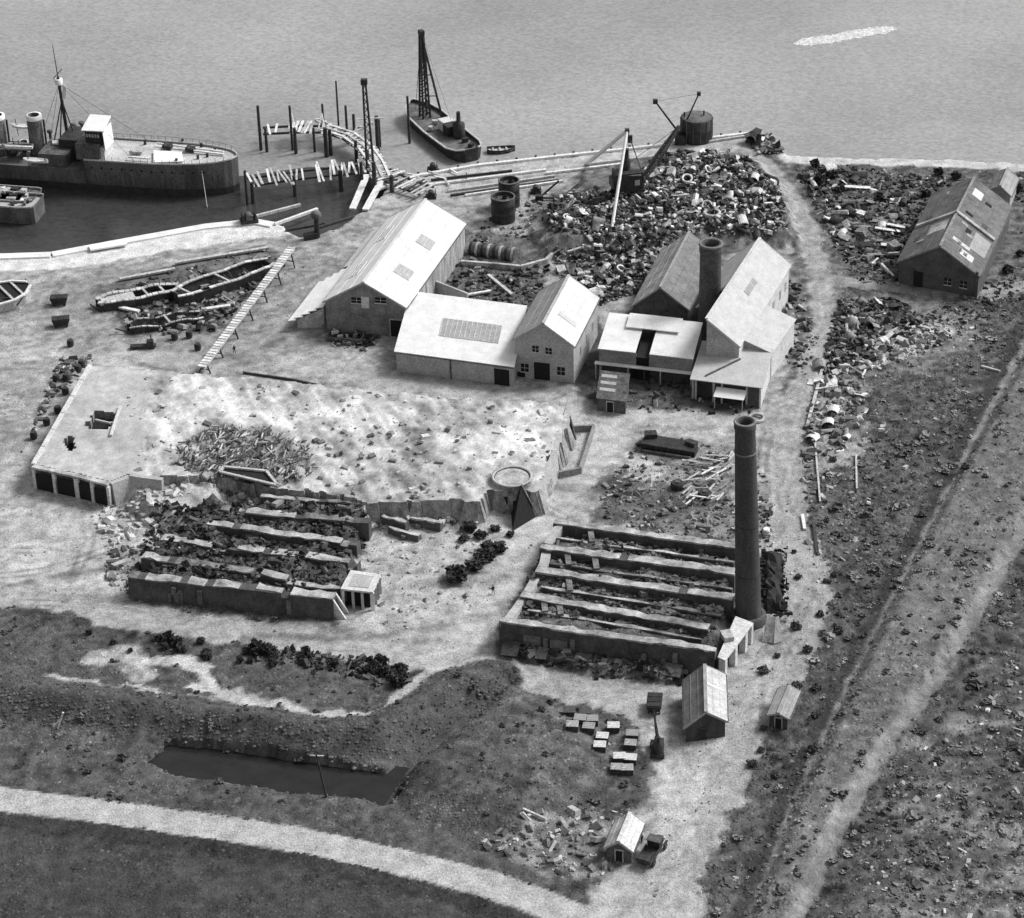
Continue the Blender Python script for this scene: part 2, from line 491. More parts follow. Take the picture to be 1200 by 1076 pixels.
zone(None, poly_mask([(690, 440), (810, 440), (890, 465), (870, 495), (700, 480)], 2.5, 2, 22), 0.11, 0.6, 0.05)
# floors of the two kilns
zone('kiln_floor', poly_mask([(638, 632), (872, 664), (862, 775), (800, 805), (580, 772), (584, 735)], 1.5, .5, 63), 0.115, 0.8, 0.55)
zone('kiln_floor', poly_mask([(250, 592), (445, 608), (398, 738), (145, 712), (150, 690), (190, 640)], 2.5, 2, 64), 0.085, 0.8, 0.6)
zone(None, poly_mask([(120, 560), (240, 558), (262, 590), (190, 625), (140, 655), (105, 610)], 3, 2, 65), 0.43, 0.5, 0.0)
zone(None, poly_mask([(380, 383), (445, 390), (440, 405), (395, 404)], 1.5, 1, 66), 0.09, 0.6, 0.1)
zone(None, poly_mask([(672, 400), (700, 365), (712, 420), (705, 468), (674, 468)], 1.5, .8, 114), 0.07, 0.6, 0.1)  # shade in the gap beside the workshop, painted into the ground
zone(None, poly_mask([(735, 372), (830, 380), (825, 345), (745, 345)], 1.5, .8, 115), 0.06, 0.6, 0.1)
# tracks
zone('track', line_mask([(-120, 690), (0, 703), (150, 722), (300, 745), (430, 762), (560, 782), (690, 812), (760, 832)], 6.4, 2, 1, 23), 0.38, 0.25, 0)
zone('track', line_mask([(715, 500), (690, 550), (640, 605), (590, 680), (545, 750), (520, 775)], 6.5, 2.5, 1, 24), 0.43, 0.25, 0)
zone('track', line_mask([(-80, 420), (60, 415), (200, 420), (330, 425), (450, 445), (600, 462), (720, 488), (860, 492), (920, 480)], 5.5, 3, 1, 25), 0.37, 0.3, 0)
zone('track', line_mask([(870, 172), (900, 200), (928, 235), (948, 275), (962, 325), (966, 375), (950, 430), (925, 490)], 4.6, 1.5, .8, 26), 0.33, 0.25, 0.02)
zone('track', line_mask([(965, 325), (1010, 333), (1080, 340), (1160, 345), (1230, 330)], 4.5, 2, 1, 27), 0.26, 0.3, 0.05)
zone('track', line_mask([(925, 480), (905, 550), (918, 620), (945, 690), (930, 750), (890, 810), (855, 880), (815, 960), (775, 1040), (750, 1100)], 8.4, 2, 1, 28), 0.36, 0.25, 0)
zone(None, poly_mask([(770, 900), (800, 890), (830, 900), (800, 1000), (770, 1000)], 3, 1.5, 29), 0.45, 0.2, 0)
# meadow below the yard track, with bare chalky patches
zone('meadow', poly_mask([(-200, 700), (30, 712), (100, 722), (150, 745), (330, 765), (450, 782), (560, 797), (690, 830), (745, 850), (768, 905), (740, 960), (715, 1010), (700, 1062),
     (560, 1020), (330, 970), (100, 938), (-200, 905)], 1.5, 1.2, 30), 0.088, 0.6, 1.0)
zone('meadow', poly_mask([(560, 797), (690, 832), (740, 850), (760, 895), (700, 990), (640, 940), (600, 900)], 2, 2, 31), 0.102, 0.7, 0.8)
zone(None, poly_mask([(575, 985), (640, 950), (740, 945), (730, 1000), (700, 1040), (620, 1020)], 3, 3, 32), 0.2, 0.9, 0.4)
zone(None, line_mask([(110, 770), (150, 765), (165, 790)], 4.2, 2, 2.5, 33), 0.36, 0.5, 0.2)
zone(None, line_mask([(180, 768), (215, 775), (240, 785), (240, 805), (225, 808)], 2.8, 1.2, 2.5, 34), 0.5, 0.3, 0.1)
zone(None, line_mask([(50, 800), (110, 805), (190, 818), (250, 825), (300, 828), (330, 835), (400, 842), (450, 842)], 2.5, 1.2, 1.4, 35), 0.42, 0.3, 0.1)
zone(None, line_mask([(265, 818), (310, 826), (350, 838)], 4.2, 2, 1.8, 36), 0.42, 0.3, 0.05)
zone(None, line_mask([(505, 790), (470, 815), (450, 842)], 2.2, 1, 0.6, 37), 0.4, 0.3, 0.1)
zone('embankment', line_mask([(-160, 805), (0, 815), (100, 828), (250, 848), (380, 868), (445, 868), (490, 840), (540, 808), (575, 800)], 10.5, 1.5, 0.8, 38), 0.085, 0.4, 1.0)
# the made road and the field before it
ROADL = [(-220, 905), (0, 936), (100, 948), (200, 962), (330, 981), (450, 1005), (560, 1032), (640, 1060), (720, 1095), (800, 1150)]
zone('grass_field', poly_mask([(-250, 930), (0, 950), (200, 975), (450, 1018), (560, 1046), (640, 1076), (700, 1110), (760, 1180), (700, 1400), (-300, 1400)], 1.5, 0.4, 39), 0.06, 0.35, 1.0)
zone(None, line_mask([(0, 962), (200, 986), (330, 1004), (450, 1030), (560, 1062), (640, 1100)], 3.5, 1.5, 0.6, 40), 0.04, 0.4, 1.3)
zone('road', line_mask(ROADL, 5.0, 0.4, 0.15, 41), 0.40, 0.12, 0)
zone('road', poly_mask([(690, 1050), (740, 1015), (790, 1010), (830, 1050), (830, 1120), (720, 1120)], 2, 1, 42), 0.39, 0.2, 0)
# the dike on the right
zone('dike', poly_mask([(1330, 160), (1215, 375), (1100, 590), (1000, 782), (930, 930), (862, 1110), (925, 1110), (990, 965), (1045, 872), (1105, 792), (1175, 672), (1330, 430)], 1.2, 0.8, 43), 0.145, 0.45, 0.5)
zone(None, line_mask([(1330, 160), (1215, 375), (1100, 590), (1000, 782), (930, 930), (862, 1110)], 1.3, 0.6, 0.3, 44), 0.2, 0.4, 0.2)  # lit edge of the bank painted as a pale line
zone(None, line_mask([(1330, 146), (1205, 372), (1092, 588), (992, 780), (922, 930), (852, 1110)], 2.2, 1.2, 0.4, 144), 0.05, 0.4, 1.0)  # shade below that edge painted as a dark line
zone('footpath', line_mask([(1330, 430), (1230, 565), (1170, 672), (1100, 792), (1040, 872), (985, 962), (940, 1062), (925, 1110)], 2.5, 0.8, 0.5, 45), 0.20, 0.35, 0.02)
for k, (a, b, s) in enumerate([(1070, 955, 5), (1150, 840, 4), (1120, 920, 3), (1140, 1050, 8), (1180, 980, 7), (1070, 1065, 6), (1130, 770, 3), (1190, 1040, 8), (1060, 870, 3)]):
    zone(None, line_mask([(a - s * 5, b - 2), (a + s * 5, b + 3)], s, 3, 4, 46 + k), 0.16, 0.9, 0.6)
# strand and quay surfaces
zone('strand', line_mask([(925, 185), (1000, 187), (1100, 189), (1200, 195), (1330, 203)], 5, 1.5, 0.6, 60), 0.5, 0.2, 0)
zone('quay', line_mask([(-160, 306), (0, 306), (60, 304), (140, 292), (245, 275), (320, 266)], 9, 1.5, 0.6, 61), 0.6, 0.15, 0)
zone('quay', line_mask([(440, 232), (500, 214), (570, 202), (660, 193), (770, 181), (890, 163)], 8, 1.5, 0.6, 62), 0.4, 0.35, 0.02)

# relief
def gauss(d, s): return np.exp(-(d / s) ** 2)
HGT += 3.1 * gauss(line_dist([(-160, 812), (0, 820), (100, 832), (250, 850), (380, 868), (440, 866), (490, 840), (545, 810), (580, 800)]), 3.5)
HGT += 1.8 * np.clip(poly_mask([(480, 900), (590, 815), (680, 850), (700, 900), (600, 960), (500, 950)], 14, 0), 0, 1)
HGT += 1.3 * np.clip(poly_mask([(1330, 190), (1215, 400), (1105, 600), (1010, 790), (940, 940), (872, 1110), (915, 1110), (985, 950), (1040, 860), (1100, 780), (1165, 665), (1330, 400)], 4.5, 0), 0, 1)
HGT -= 2.2 * gauss(line_dist([(452, 930), (478, 893), (530, 850), (592, 802)], 0.4, 70), 1.6)
PONDP = [(172, 890), (196, 868), (300, 880), (466, 906), (440, 936), (330, 925), (200, 905)]
pm = poly_mask(PONDP, 1.6, 0.3, 71)
prim = np.clip(1 - np.abs(pm - .12) / .12, 0, 1)
ALB = ALB * (1 - prim * .7) + .2 * prim * .7
HGT = HGT * (1 - pm) - 1.6 * pm
HGT += (fbm(GX, GY, 7, 80) - .5) * 0.55 * (0.3 + np.clip(GRASS, 0, 1)) + (fbm(GX, GY, 1.6, 81) - .5) * 0.28 * (0.25 + np.clip(GRASS, 0, 1))
HGT -= 0.35 * (ZONE == NAMES.index('road'))*0
# the great scrap heap stands on a mound of its own rubbish
HEAP = [(625, 262), (690, 215), (790, 185), (880, 196), (918, 240), (925, 285), (880, 285), (800, 275), (720, 300), (650, 300)]
HGT += 2.5 * poly_mask([(645, 640), (858, 668), (845, 760), (810, 775), (600, 748), (605, 725)], 2.5, .3, 85) * (.75 + .5 * vnoise(GX, GY, 3, 86))
HGT += 1.3 * poly_mask([(250, 600), (430, 612), (395, 715), (165, 692), (190, 650)], 4, 1, 87) * (1.1 + 1.1 * vnoise(GX, GY, 3.5, 88))
HGT += 2.6 * gauss(line_dist([(235, 578), (330, 594), (440, 608), (520, 602), (570, 606)], 1.5, 89), 2.4) * np.clip(1.6 * fbm(GX, GY, 4, 93) - .3, 0, 1)
HGT += 1.3 * poly_mask([(588, 765), (700, 792), (800, 800), (795, 778), (600, 745)], 2.5, .8, 116)
HGT += 2.2 * poly_mask([(140, 560), (240, 560), (262, 600), (215, 620), (160, 600)], 5, .8, 84)
hm = poly_mask(HEAP, 12, 1.5, 82)
HGT += 3.0 * hm * (0.5 + fbm(GX, GY, 9, 83))
land = poly_mask(LAND, 3.0, 0.5, 90)
HGT = HGT * land - 5.0 * (1 - land)
rid = 1 - 2 * np.abs(fbm(GX, GY, 9, 98) - .5) * 2.2
shade_noise = 0.30 * (fbm(GX, GY, 11, 95) - .5) + 0.55 * (fbm(GX, GY, 2.4, 96) - .5) + 0.75 * (vnoise(GX, GY, 0.9, 97) - .5) + .22 * (np.clip(rid, 0, 1) - .6)
ALBF = np.clip(ALB * (1 + AMP * 1.9 * shade_noise), 0.015, 0.75)
# wheel ruts drawn out along the yard road and track
for k, pts in enumerate([[(925, 480), (905, 550), (918, 620), (945, 690), (930, 750), (890, 810), (855, 880), (815, 960), (775, 1040), (750, 1100)],
                         [(-120, 690), (0, 703), (150, 722), (300, 745), (430, 762), (560, 782), (690, 812), (760, 832)],
                         [(870, 172), (905, 205), (932, 240), (952, 280), (966, 325), (968, 375), (950, 430), (925, 490)]]):
    d = line_dist(pts, 1.2, 100 + k)
    for q in (0.8, 2.4, 3.6):
        ALBF *= 1 - 0.22 * gauss(d - q, 0.35) * (0.4 + fbm(GX, GY, 6, 104 + k))

def local(pts, marg, warp, seed, ws):
    w = W(pts); i0 = max(0, int((w[:, 0].min() - marg - X0) / STEP)); i1 = min(nx, int((w[:, 0].max() + marg - X0) / STEP) + 1)
    j0 = max(0, int((w[:, 1].min() - marg - Y0) / STEP)); j1 = min(ny, int((w[:, 1].max() + marg - Y0) / STEP) + 1)
    sl_ = (slice(j0, max(j1, j0 + 1)), slice(i0, max(i1, i0 + 1))); x, y = GX[sl_], GY[sl_]
    x = x + (fbm(x, y, ws, seed, 2) - .5) * 2 * warp; y = y + (fbm(x, y, ws, seed + 91, 2) - .5) * 2 * warp
    d2 = np.full(x.shape, 1e9)
    for i in range(len(w) - 1):
        ax, ay = w[i]; dx, dy = w[i + 1] - w[i]
        t = np.clip(((x - ax) * dx + (y - ay) * dy) / (dx * dx + dy * dy), 0, 1)
        d2 = np.minimum(d2, (x - ax - t * dx) ** 2 + (y - ay - t * dy) ** 2)
    return sl_, np.sqrt(d2)
rt = random.Random(44)
for k in range(46):
    x, y = rt.uniform(-40, 720), rt.uniform(395, 740); a = rt.choice([.1, .1, -.1, -1.0, 2.2]) + rt.uniform(-.3, .3); pts = []
    if rt.random() < .25: x, y, a = rt.uniform(880, 950), rt.uniform(460, 800), 1.75
    for q in range(7):
        pts.append((x, y)); x += 32 * math.cos(a); y += 19 * math.sin(a); a += rt.uniform(-.3, .3)
    sl_, d = local(pts, 4, .5, 200 + k, 6); near = np.clip(1 - ALB[sl_] / .2, -1, 0) * -1
    e = rt.choice([-.4, -.3, .3, -.42])
    ALBF[sl_] *= 1 + e * near * (gauss(d - .75, .34) * (0.3 + vnoise(GX[sl_], GY[sl_], 3, 250 + k)))
for k in range(60):          # damp dark smears and spilt chalk
    x, y = rt.uniform(-20, 900), rt.uniform(400, 760); pts = [(x, y), (x + rt.uniform(-50, 50), y + rt.uniform(-9, 9)), (x + rt.uniform(-80, 80), y + rt.uniform(-16, 16))]
    sl_, d = local(pts, 6, 1.5, 400 + k, 3); near = np.clip(ALB[sl_] / .2 - 1, 0, 1)
    ALBF[sl_] *= 1 + rt.choice([-.5, -.4, .35]) * near * gauss(d, rt.uniform(.5, 1.5)) * (.4 + vnoise(GX[sl_], GY[sl_], 1.5, 500 + k))
ALBF = np.clip(ALBF, .012, .72)
idx = np.arange(nx * ny).reshape(ny, nx)
F = np.stack([idx[:-1, :-1], idx[:-1, 1:], idx[1:, 1:], idx[1:, :-1]], -1).reshape(-1, 4)
fz = ZONE[:-1, :-1].ravel()
fl = land[:-1, :-1].ravel() > 0.0
V = np.stack([GX.ravel(), GY.ravel(), HGT.ravel()], -1)
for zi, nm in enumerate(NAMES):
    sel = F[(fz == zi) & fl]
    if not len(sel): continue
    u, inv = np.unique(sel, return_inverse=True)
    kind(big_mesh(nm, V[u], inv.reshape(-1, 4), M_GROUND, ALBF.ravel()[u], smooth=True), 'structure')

def hat(x, y):
    i = int(np.clip(round((x - X0) / STEP), 0, nx - 1)); j = int(np.clip(round((y - Y0) / STEP), 0, ny - 1))
    return float(HGT[j, i])
def hat_np(x, y):
    i = np.clip(np.round((x - X0) / STEP).astype(int), 0, nx - 1); j = np.clip(np.round((y - Y0) / STEP).astype(int), 0, ny - 1)
    return HGT[j, i]
def G(px, py, dz=0.0):
    p = P(px, py); p.z = hat(p.x, p.y) + dz; return p

# land that runs on beyond the picture
mb = MB()
sx0, sy0 = X0 + 2, Y0 + 2
for (a, b, c, d) in ((-3000, -3000, 3000, sy0), (-3000, sy0, sx0, 445), (X1 - 2, sy0, 3000, 500)):
    mb.add([(a, b, -0.6), (c, b, -0.6), (c, d, -0.6), (a, d, -0.6)], [(0, 1, 2, 3)])
kind(mb.build('terrain', grey('far_grass', 0.09, 1, 0.5, 0.05)), 'structure')
WZ = -2.0
mb = MB(); mb.add([(-5000, 300, WZ), (5000, 300, WZ), (5000, 7000, WZ), (-5000, 7000, WZ)], [(0, 1, 2, 3)])
kind(mb.build('river_water', M_RIVER), 'structure')
bs = [P(a, b, WZ + 0.01) for a, b in [(-150, 300), (-150, 214), (50, 214), (285, 206), (360, 196), (430, 196), (470, 212), (480, 225), (400, 300), (200, 330)]]
mb = MB(); mb.add(bs, [tuple(range(len(bs)))])
kind(mb.build('basin_water', M_BASIN), 'structure')
mb = MB(); mb.add([P(a, b, -0.7) for a, b in [(150, 890), (190, 858), (300, 872), (480, 900), (450, 945), (330, 935), (190, 915)]], [tuple(range(7))])
kind(mb.build('pond_water', M_POND), 'structure')

# ================================================================== BUILDINGS
def frame_of(a, b, c, h):
    """ground frame of a building from three eave corners in the picture: near left, near right, far right"""
    A, B, Cc = P(*a, h), P(*b, h), P(*c, h)
    u = (B - A); w = u.length; u.normalize()
    v = Cc - B; d = v.length; v.normalize()
    A = Vector((A.x, A.y, 0))
    return A, u, v, w, d

class Bld:
    pz = None
    """a rectangular building: i runs along the near side, j away from the camera"""
    def __init__(s, name, label, cat, a, b, c, h, group=None):
        s.A, s.u, s.v, s.w, s.d = frame_of(a, b, c, h); s.h = h
        s.root = thing(name, label, cat, s.A, 0, group)
    def pt(s, i, j, z): return s.A + s.u * i + s.v * j + Vector((0, 0, z))
    def mb(s): return MB(s.A)
    def onfront(s, px, py, j=0.0):
        """(i, z) on the near wall of what shows at px, py"""
        r = ray(px, py); o = Vector((0, 0, CAM_H)); A = s.pt(0, j, 0)
        nn = Vector((-s.u.y, s.u.x, 0)); t = (A - o).dot(nn) / r.dot(nn)
        q = o + r * t
        return (q - A).dot(s.u), q.z
    def onright(s, px, py, i=None):
        r = ray(px, py); o = Vector((0, 0, CAM_H)); A = s.pt(s.w if i is None else i, 0, 0)
        nn = Vector((-s.v.y, s.v.x, 0)); t = (A - o).dot(nn) / r.dot(nn)
        q = o + r * t
        return (q - A).length * (1 if (q - A).dot(s.v) > 0 else -1), q.z
    def fbox(s, mb, i0, i1, z0, z1, j0, j1):
        """box between i0..i1, z0..z1, j0..j1"""
        mb.hexa([s.pt(i0, j0, z0), s.pt(i1, j0, z0), s.pt(i1, j1, z0), s.pt(i0, j1, z0)],
                [s.pt(i0, j0, z1), s.pt(i1, j0, z1), s.pt(i1, j1, z1), s.pt(i0, j1, z1)])
        return mb
    def walls(s, mat, ridge=0.0, th=0.35, sides='nsew', mats=None):
        h, w, d = s.h, s.w, s.d
        mats = mats or {}
        def gable(j0, j1):
            m = s.mb()
            poly = [(0, 0), (w, 0), (w, h), (w / 2, h + ridge), (0, h)] if ridge else [(0, 0), (w, 0), (w, h), (0, h)]
            m.plate([s.pt(i, j0, z) for i, z in poly], s.v, j1 - j0); return m
        if 'n' in sides: gable(0, th).build('wall', mats.get('n', mat), s.root)
        if 's' in sides: gable(d - th, d).build('wall', mats.get('s', mat), s.root)
        if 'w' in sides: s.fbox(s.mb(), 0, th, 0, h - .02, th, d - th).build('wall', mats.get('w', mat), s.root)
        if 'e' in sides: s.fbox(s.mb(), w - th, w, 0, h - .02, th, d - th).build('wall', mats.get('e', mat), s.root)
    def gable_roof(s, rise, matL, matR, over=0.35, th=0.16, ridge_mat=None, eps=0.05):
        """two slopes along j"""
        w, d, h = s.w, s.d, s.h
        sl = rise / (w / 2)
        def pz(i): return h + eps + th + rise - abs(i - w / 2) * sl
        s.pz = pz
        out = []
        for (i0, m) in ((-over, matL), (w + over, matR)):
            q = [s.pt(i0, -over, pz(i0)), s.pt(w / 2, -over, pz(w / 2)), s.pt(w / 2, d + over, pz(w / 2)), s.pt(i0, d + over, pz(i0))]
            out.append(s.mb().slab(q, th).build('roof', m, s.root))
        m = s.mb().bar(s.pt(w / 2, -over - .05, pz(w / 2) + .06), s.pt(w / 2, d + over + .05, pz(w / 2) + .06), 0.5, 0.18)
        m.build('ridge_cap', ridge_mat or matR, out[1])
        for q, i0 in zip(out, (-over, w + over)):
            m = s.mb()
            for j in (-over - .04, d + over + .04):
                m.bar(s.pt(i0, j, pz(i0) - .1), s.pt(w / 2, j, pz(w / 2) - .1), .08, .3)
            m.pieces('bargeboard', ridge_mat or PLASTER, q)
            s.mb().tube(s.pt(i0 + (-.08 if i0 < 0 else .08), -over, pz(i0) - .16), s.pt(i0 + (-.08 if i0 < 0 else .08), d + over, pz(i0) - .16), .09, n=6).build('gutter', IRON_G, q)
        for q, i0, mt_ in zip(out, (-over, w + over), (matL, matR)):
            m = s.mb()
            for f in (.33, .66):
                ii = i0 + (w / 2 - i0) * f; m.bar(s.pt(ii, -over, pz(ii) + .01), s.pt(ii, d + over, pz(ii) + .01), .1, .06)
            m.pieces('sheet_lap', mt_, q)
        s.roofs = out
        return out
    def patch(s, i0, i1, j0, j1, mat, parent, name='skylight', zf=None, th=.07, bars=0):
        """a flat piece lying on the roof plane between i0..i1, j0..j1"""
        zf = zf or s.pz
        q = [s.pt(i0, j0, zf(i0, j0) if zf is not s.pz else zf(i0)), s.pt(i1, j0, zf(i1, j0) if zf is not s.pz else zf(i1)),
             s.pt(i1, j1, zf(i1, j1) if zf is not s.pz else zf(i1)), s.pt(i0, j1, zf(i0, j1) if zf is not s.pz else zf(i0))]
        n = (q[1] - q[0]).cross(q[3] - q[0]).normalized()
        if n.z < 0: n = -n
        q2 = [p + n * th for p in q]
        o = s.mb().slab(q2, th + .02).build(name, mat, parent)
        if bars:
            m = s.mb()
            for k in range(bars + 1):
                t = k / bars
                m.bar(q2[0].lerp(q2[1], t) + n * .03, q2[3].lerp(q2[2], t) + n * .03, .08)
            m.pieces('glazing_bar', PLASTER_L, parent)
        return o
    def door(s, i, w, z1, mat=DARK, leaf=None, parent=None, frame=None):
        par = parent or s.root
        d = s.fbox(s.mb(), i - w / 2, i + w / 2, 0.02, z1, -.05, .12).build('door', mat, par)
        m = s.mb()
        s.fbox(m, i - w / 2 - .16, i - w / 2, 0, z1, -.09, .1); s.fbox(m, i + w / 2, i + w / 2 + .16, 0, z1, -.09, .1)
        s.fbox(m, i - w / 2 - .16, i + w / 2 + .16, z1, z1 + .22, -.1, .1)
        m.pieces('door_frame', frame or PLASTER, d)
        return d
    def window(s, i, z, w, h, mat=DARK):
        d = s.fbox(s.mb(), i - w / 2, i + w / 2, z - h / 2, z + h / 2, -.04, .1).build('window', mat, s.root)
        m = s.mb()
        s.fbox(m, i - w / 2 - .1, i + w / 2 + .1, z - h / 2 - .14, z - h / 2, -.14, .1)
        m.build('sill', PLASTER_L, d)
        m = s.mb()
        s.fbox(m, i - .04, i + .04, z - h / 2, z + h / 2, -.07, -.03); s.fbox(m, i - w / 2, i + w / 2, z - .04, z + .04, -.075, -.03)
        m.pieces('glazing_bar', PLASTER, d)
        return d

# ---- A: the large white-roofed shed
A_ = Bld('gabled_warehouse', 'largest white gabled shed, with two grey skylights on its right roof slope', 'warehouse', (381, 353), (475, 360), (544, 263), 6.2)
A_.walls(PLASTER_L, 4.4, sides='nswe', mats={'n': grey('patched_brick', .21, .9, .5, .35, bump=.3), 'e': grey('streaky_sheet_wall', .33, .8, .7, 1.2, streak=(1.5, 1.5, .15))})
rA = A_.gable_roof(4.4, ROOF_B, ROOF_W)
w, d = A_.w, A_.d
for j in (.22, .58):
    A_.patch(w * .69, w * .87, d * j, d * (j + .10), SKYL, rA[1], bars=4)
for j in (.18, .62):
    A_.patch(w * .12, w * .26, d * j, d * (j + .16), grey('dull_skylight', .55, .5, .2, .8), rA[0], bars=3)
for px0 in (413, 441):
    i, z = A_.onfront(px0 + 5, 352); A_.window(i, z, 2.0, 1.1)
i, z = A_.onfront(428, 353)
A_.fbox(A_.mb(), i - .7, i + .7, z - 1.4, z + .9, -.12, .05).build('shutter', PLASTER_L, A_.root)
i, z = A_.onfront(464, 375); A_.door(i, 2.1, 3.4)
# corrugated lean-to stacked along the left side
m = A_.mb()
lo = thing('leanto_shed', 'low white lean-to of stepped corrugated sheets beside the largest white shed', 'lean-to', P(360, 372))
org = Vector(lo.location)
m = MB(org)
def apt(i, j, z): return A_.pt(i, j, z)
for k in range(5):
    m = MB(org)
    i0, i1 = -1.0 - k * 1.15, -2.35 - k * 1.15
    z0, z1 = 4.3 - k * .5, 4.0 - k * .5
    m.slab([apt(i0, 1.2 - k * .5, z0), apt(i0, 19 - k * .9, z0), apt(i1, 19 - k * .9, z1), apt(i1, 1.2 - k * .5, z1)], .12)
    m.build('roof_sheet', ROOF_B, lo)
m = MB(org)
for i in (-1.2, -5.6):
    for j in (1.8, 6.5, 11.0):
        m.bar(apt(i, j - (.8 if i < -3 else 0), 0), apt(i, j - (.8 if i < -3 else 0), 3.9 if i > -3 else 1.9), .22)
m.pieces('post', TIM_P, lo)
m = MB(org)
m.plate([apt(-1.0, 1.5, 0), apt(-5.6, .2, 0), apt(-5.6, .2, 1.8), apt(-1.0, 1.5, 3.9)], A_.v, .12)
m.build('wall', grey('pale_boarding', .45, .9, .3, .8), lo)
# second lean-to behind it
lo2 = thing('leanto_shed', 'long grey lean-to roof behind the stepped corrugated sheets', 'lean-to', P(395, 300))
org = Vector(lo2.location)
MB(org).slab([apt(-.6, 19.5, 4.6), apt(-.6, d, 4.6), apt(-3.6, d, 3.2), apt(-3.6, 19.5, 3.2)], .14).build('roof', PLASTER_L, lo2)
MB(org).plate([apt(-3.5, 19.7, 0), apt(-3.5, d - .2, 0), apt(-3.5, d - .2, 3.05), apt(-3.5, 19.7, 3.05)], A_.u, .2).build('wall', BRICK_M, lo2)
MB(org).slab([apt(-1.2, 19.8, 4.45), apt(-1.2, d - 1, 4.45), apt(-2.0, d - 1, 4.08), apt(-2.0, 19.8, 4.08)], .06).build('skylight', SKYL, lo2)

# ---- B: low shed with the long skylight
B_ = Bld('low_shed', 'low white-roofed shed with one long grey skylight, between two gabled buildings', 'shed', (464, 412), (601, 430), (616, 371), 4.0)
bw_, bd_ = B_.w, B_.d
rise = 1.9
B_.walls(PLASTER, 0, sides='n')
m = B_.mb(); m.plate([B_.pt(0, .35, 0), B_.pt(0, bd_, 0), B_.pt(0, bd_, 4 + rise), B_.pt(0, .35, 4)], B_.u, .35); m.build('wall', PLASTER, B_.root)
m = B_.mb(); m.plate([B_.pt(bw_ - .35, .35, 0), B_.pt(bw_ - .35, bd_, 0), B_.pt(bw_ - .35, bd_, 4 + rise), B_.pt(bw_ - .35, .35, 4)], B_.u, .35); m.build('wall', PLASTER, B_.root)
m = B_.mb(); B_.fbox(m, .35, bw_ - .35, 0, 4 + rise, bd_ - .35, bd_); m.build('wall', PLASTER, B_.root)
bz = lambda i, j: 4.25 + rise * j / bd_
ro = B_.mb().slab([B_.pt(-.3, -.4, bz(0, -.4)), B_.pt(bw_ + .3, -.4, bz(0, -.4)), B_.pt(bw_ + .3, bd_ + .2, bz(0, bd_ + .2)), B_.pt(-.3, bd_ + .2, bz(0, bd_ + .2))], .16).build('roof', ROOF_B, B_.root)
B_.patch(bw_ * .33, bw_ * .84, bd_ * .32, bd_ * .62, SKYL, ro, zf=bz, bars=12)
i, z = B_.onfront(588, 440); B_.door(i, 2.8, 3.3)
i, z = B_.onfront(528, 430)
B_.mb().tube(B_.pt(i, -.15, 0), B_.pt(i, -.15, 4.1), .13, n=8).build('downpipe', IRON_G, B_.root)
B_.mb().tube(B_.pt(-.3, -.5, 4.02), B_.pt(bw_ + .3, -.5, 4.02), .1, n=6).build('gutter', IRON_G, ro)

# ---- C: tall gabled house with four windows
C_ = Bld('gabled_workshop', 'tall grey gabled workshop with large door and small square windows', 'workshop', (603, 397), (672, 405), (700, 350), 7.6)
C_.walls(PLASTER, 3.7)
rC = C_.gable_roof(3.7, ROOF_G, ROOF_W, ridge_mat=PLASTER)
C_.patch(C_.w * .62, C_.w * .92, C_.d * .28, C_.d * .36, ROOF_P, rC[1], name='roof_patch')
for px_, py_ in ((627.5, 409), (643, 411.5)):
    i, z = C_.onfront(px_, py_); C_.window(i, z, 1.15, 1.2)
for px_, py_ in ((615, 431), (657.5, 435)):
    i, z = C_.onfront(px_, py_); C_.window(i, z, 1.4, 1.6)
i, z = C_.onfront(635.5, 446); C_.door(i, 2.9, 3.5)
i, z = C_.onfront(611, 450); C_.fbox(C_.mb(), i - .7, i + .7, 0.1, 1.1, -.06, .1).build('vent', DARK, C_.root)
for t in (.3, .55, .8):
    m = C_.mb(); jj = C_.d * t
    m.hexa([C_.pt(C_.w - .04, jj - .6, 3.2), C_.pt(C_.w + .08, jj - .6, 3.2), C_.pt(C_.w + .08, jj + .6, 3.2), C_.pt(C_.w - .04, jj + .6, 3.2)],
           [C_.pt(C_.w - .04, jj - .6, 4.8), C_.pt(C_.w + .08, jj - .6, 4.8), C_.pt(C_.w + .08, jj + .6, 4.8), C_.pt(C_.w - .04, jj + .6, 4.8)])
    m.build('window', SKYL, C_.root)

# ---- D: white roof with raised monitor, over a dark verandah
D_ = Bld('monitor_roof_building', 'bright white roof with a raised ridge monitor and a dark slot down its middle', 'workshop', (702, 409), (811, 421), (822, 386), 5.6)
dw, dd = D_.w, D_.d
dd = max(dd, 9.0)
dz = lambda i, j: 5.8 + 1.1 * j / dd
D_.fbox(D_.mb(), 0, dw, 0, 5.5, dd - .35, dd).build('wall', PLASTER, D_.root)
D_.fbox(D_.mb(), 0, .35, 0, 5.5, .2, dd - .35).build('wall', PLASTER, D_.root)
D_.fbox(D_.mb(), dw - .35, dw, 0, 5.5, .2, dd - .35).build('wall', PLASTER, D_.root)
for i0, i1 in ((-.2, dw * .395), (dw * .545, dw + .2)):
    D_.mb().slab([D_.pt(i0, -.2, dz(0, -.2)), D_.pt(i1, -.2, dz(0, -.2)), D_.pt(i1, dd + .2, dz(0, dd)), D_.pt(i0, dd + .2, dz(0, dd))], .16).build('roof', ROOF_B, D_.root)
m = D_.mb(); D_.fbox(m, dw * .395, dw * .545, 4.6, 4.8, 0, dd - .4); m.build('roof_slot', DARK, D_.root)
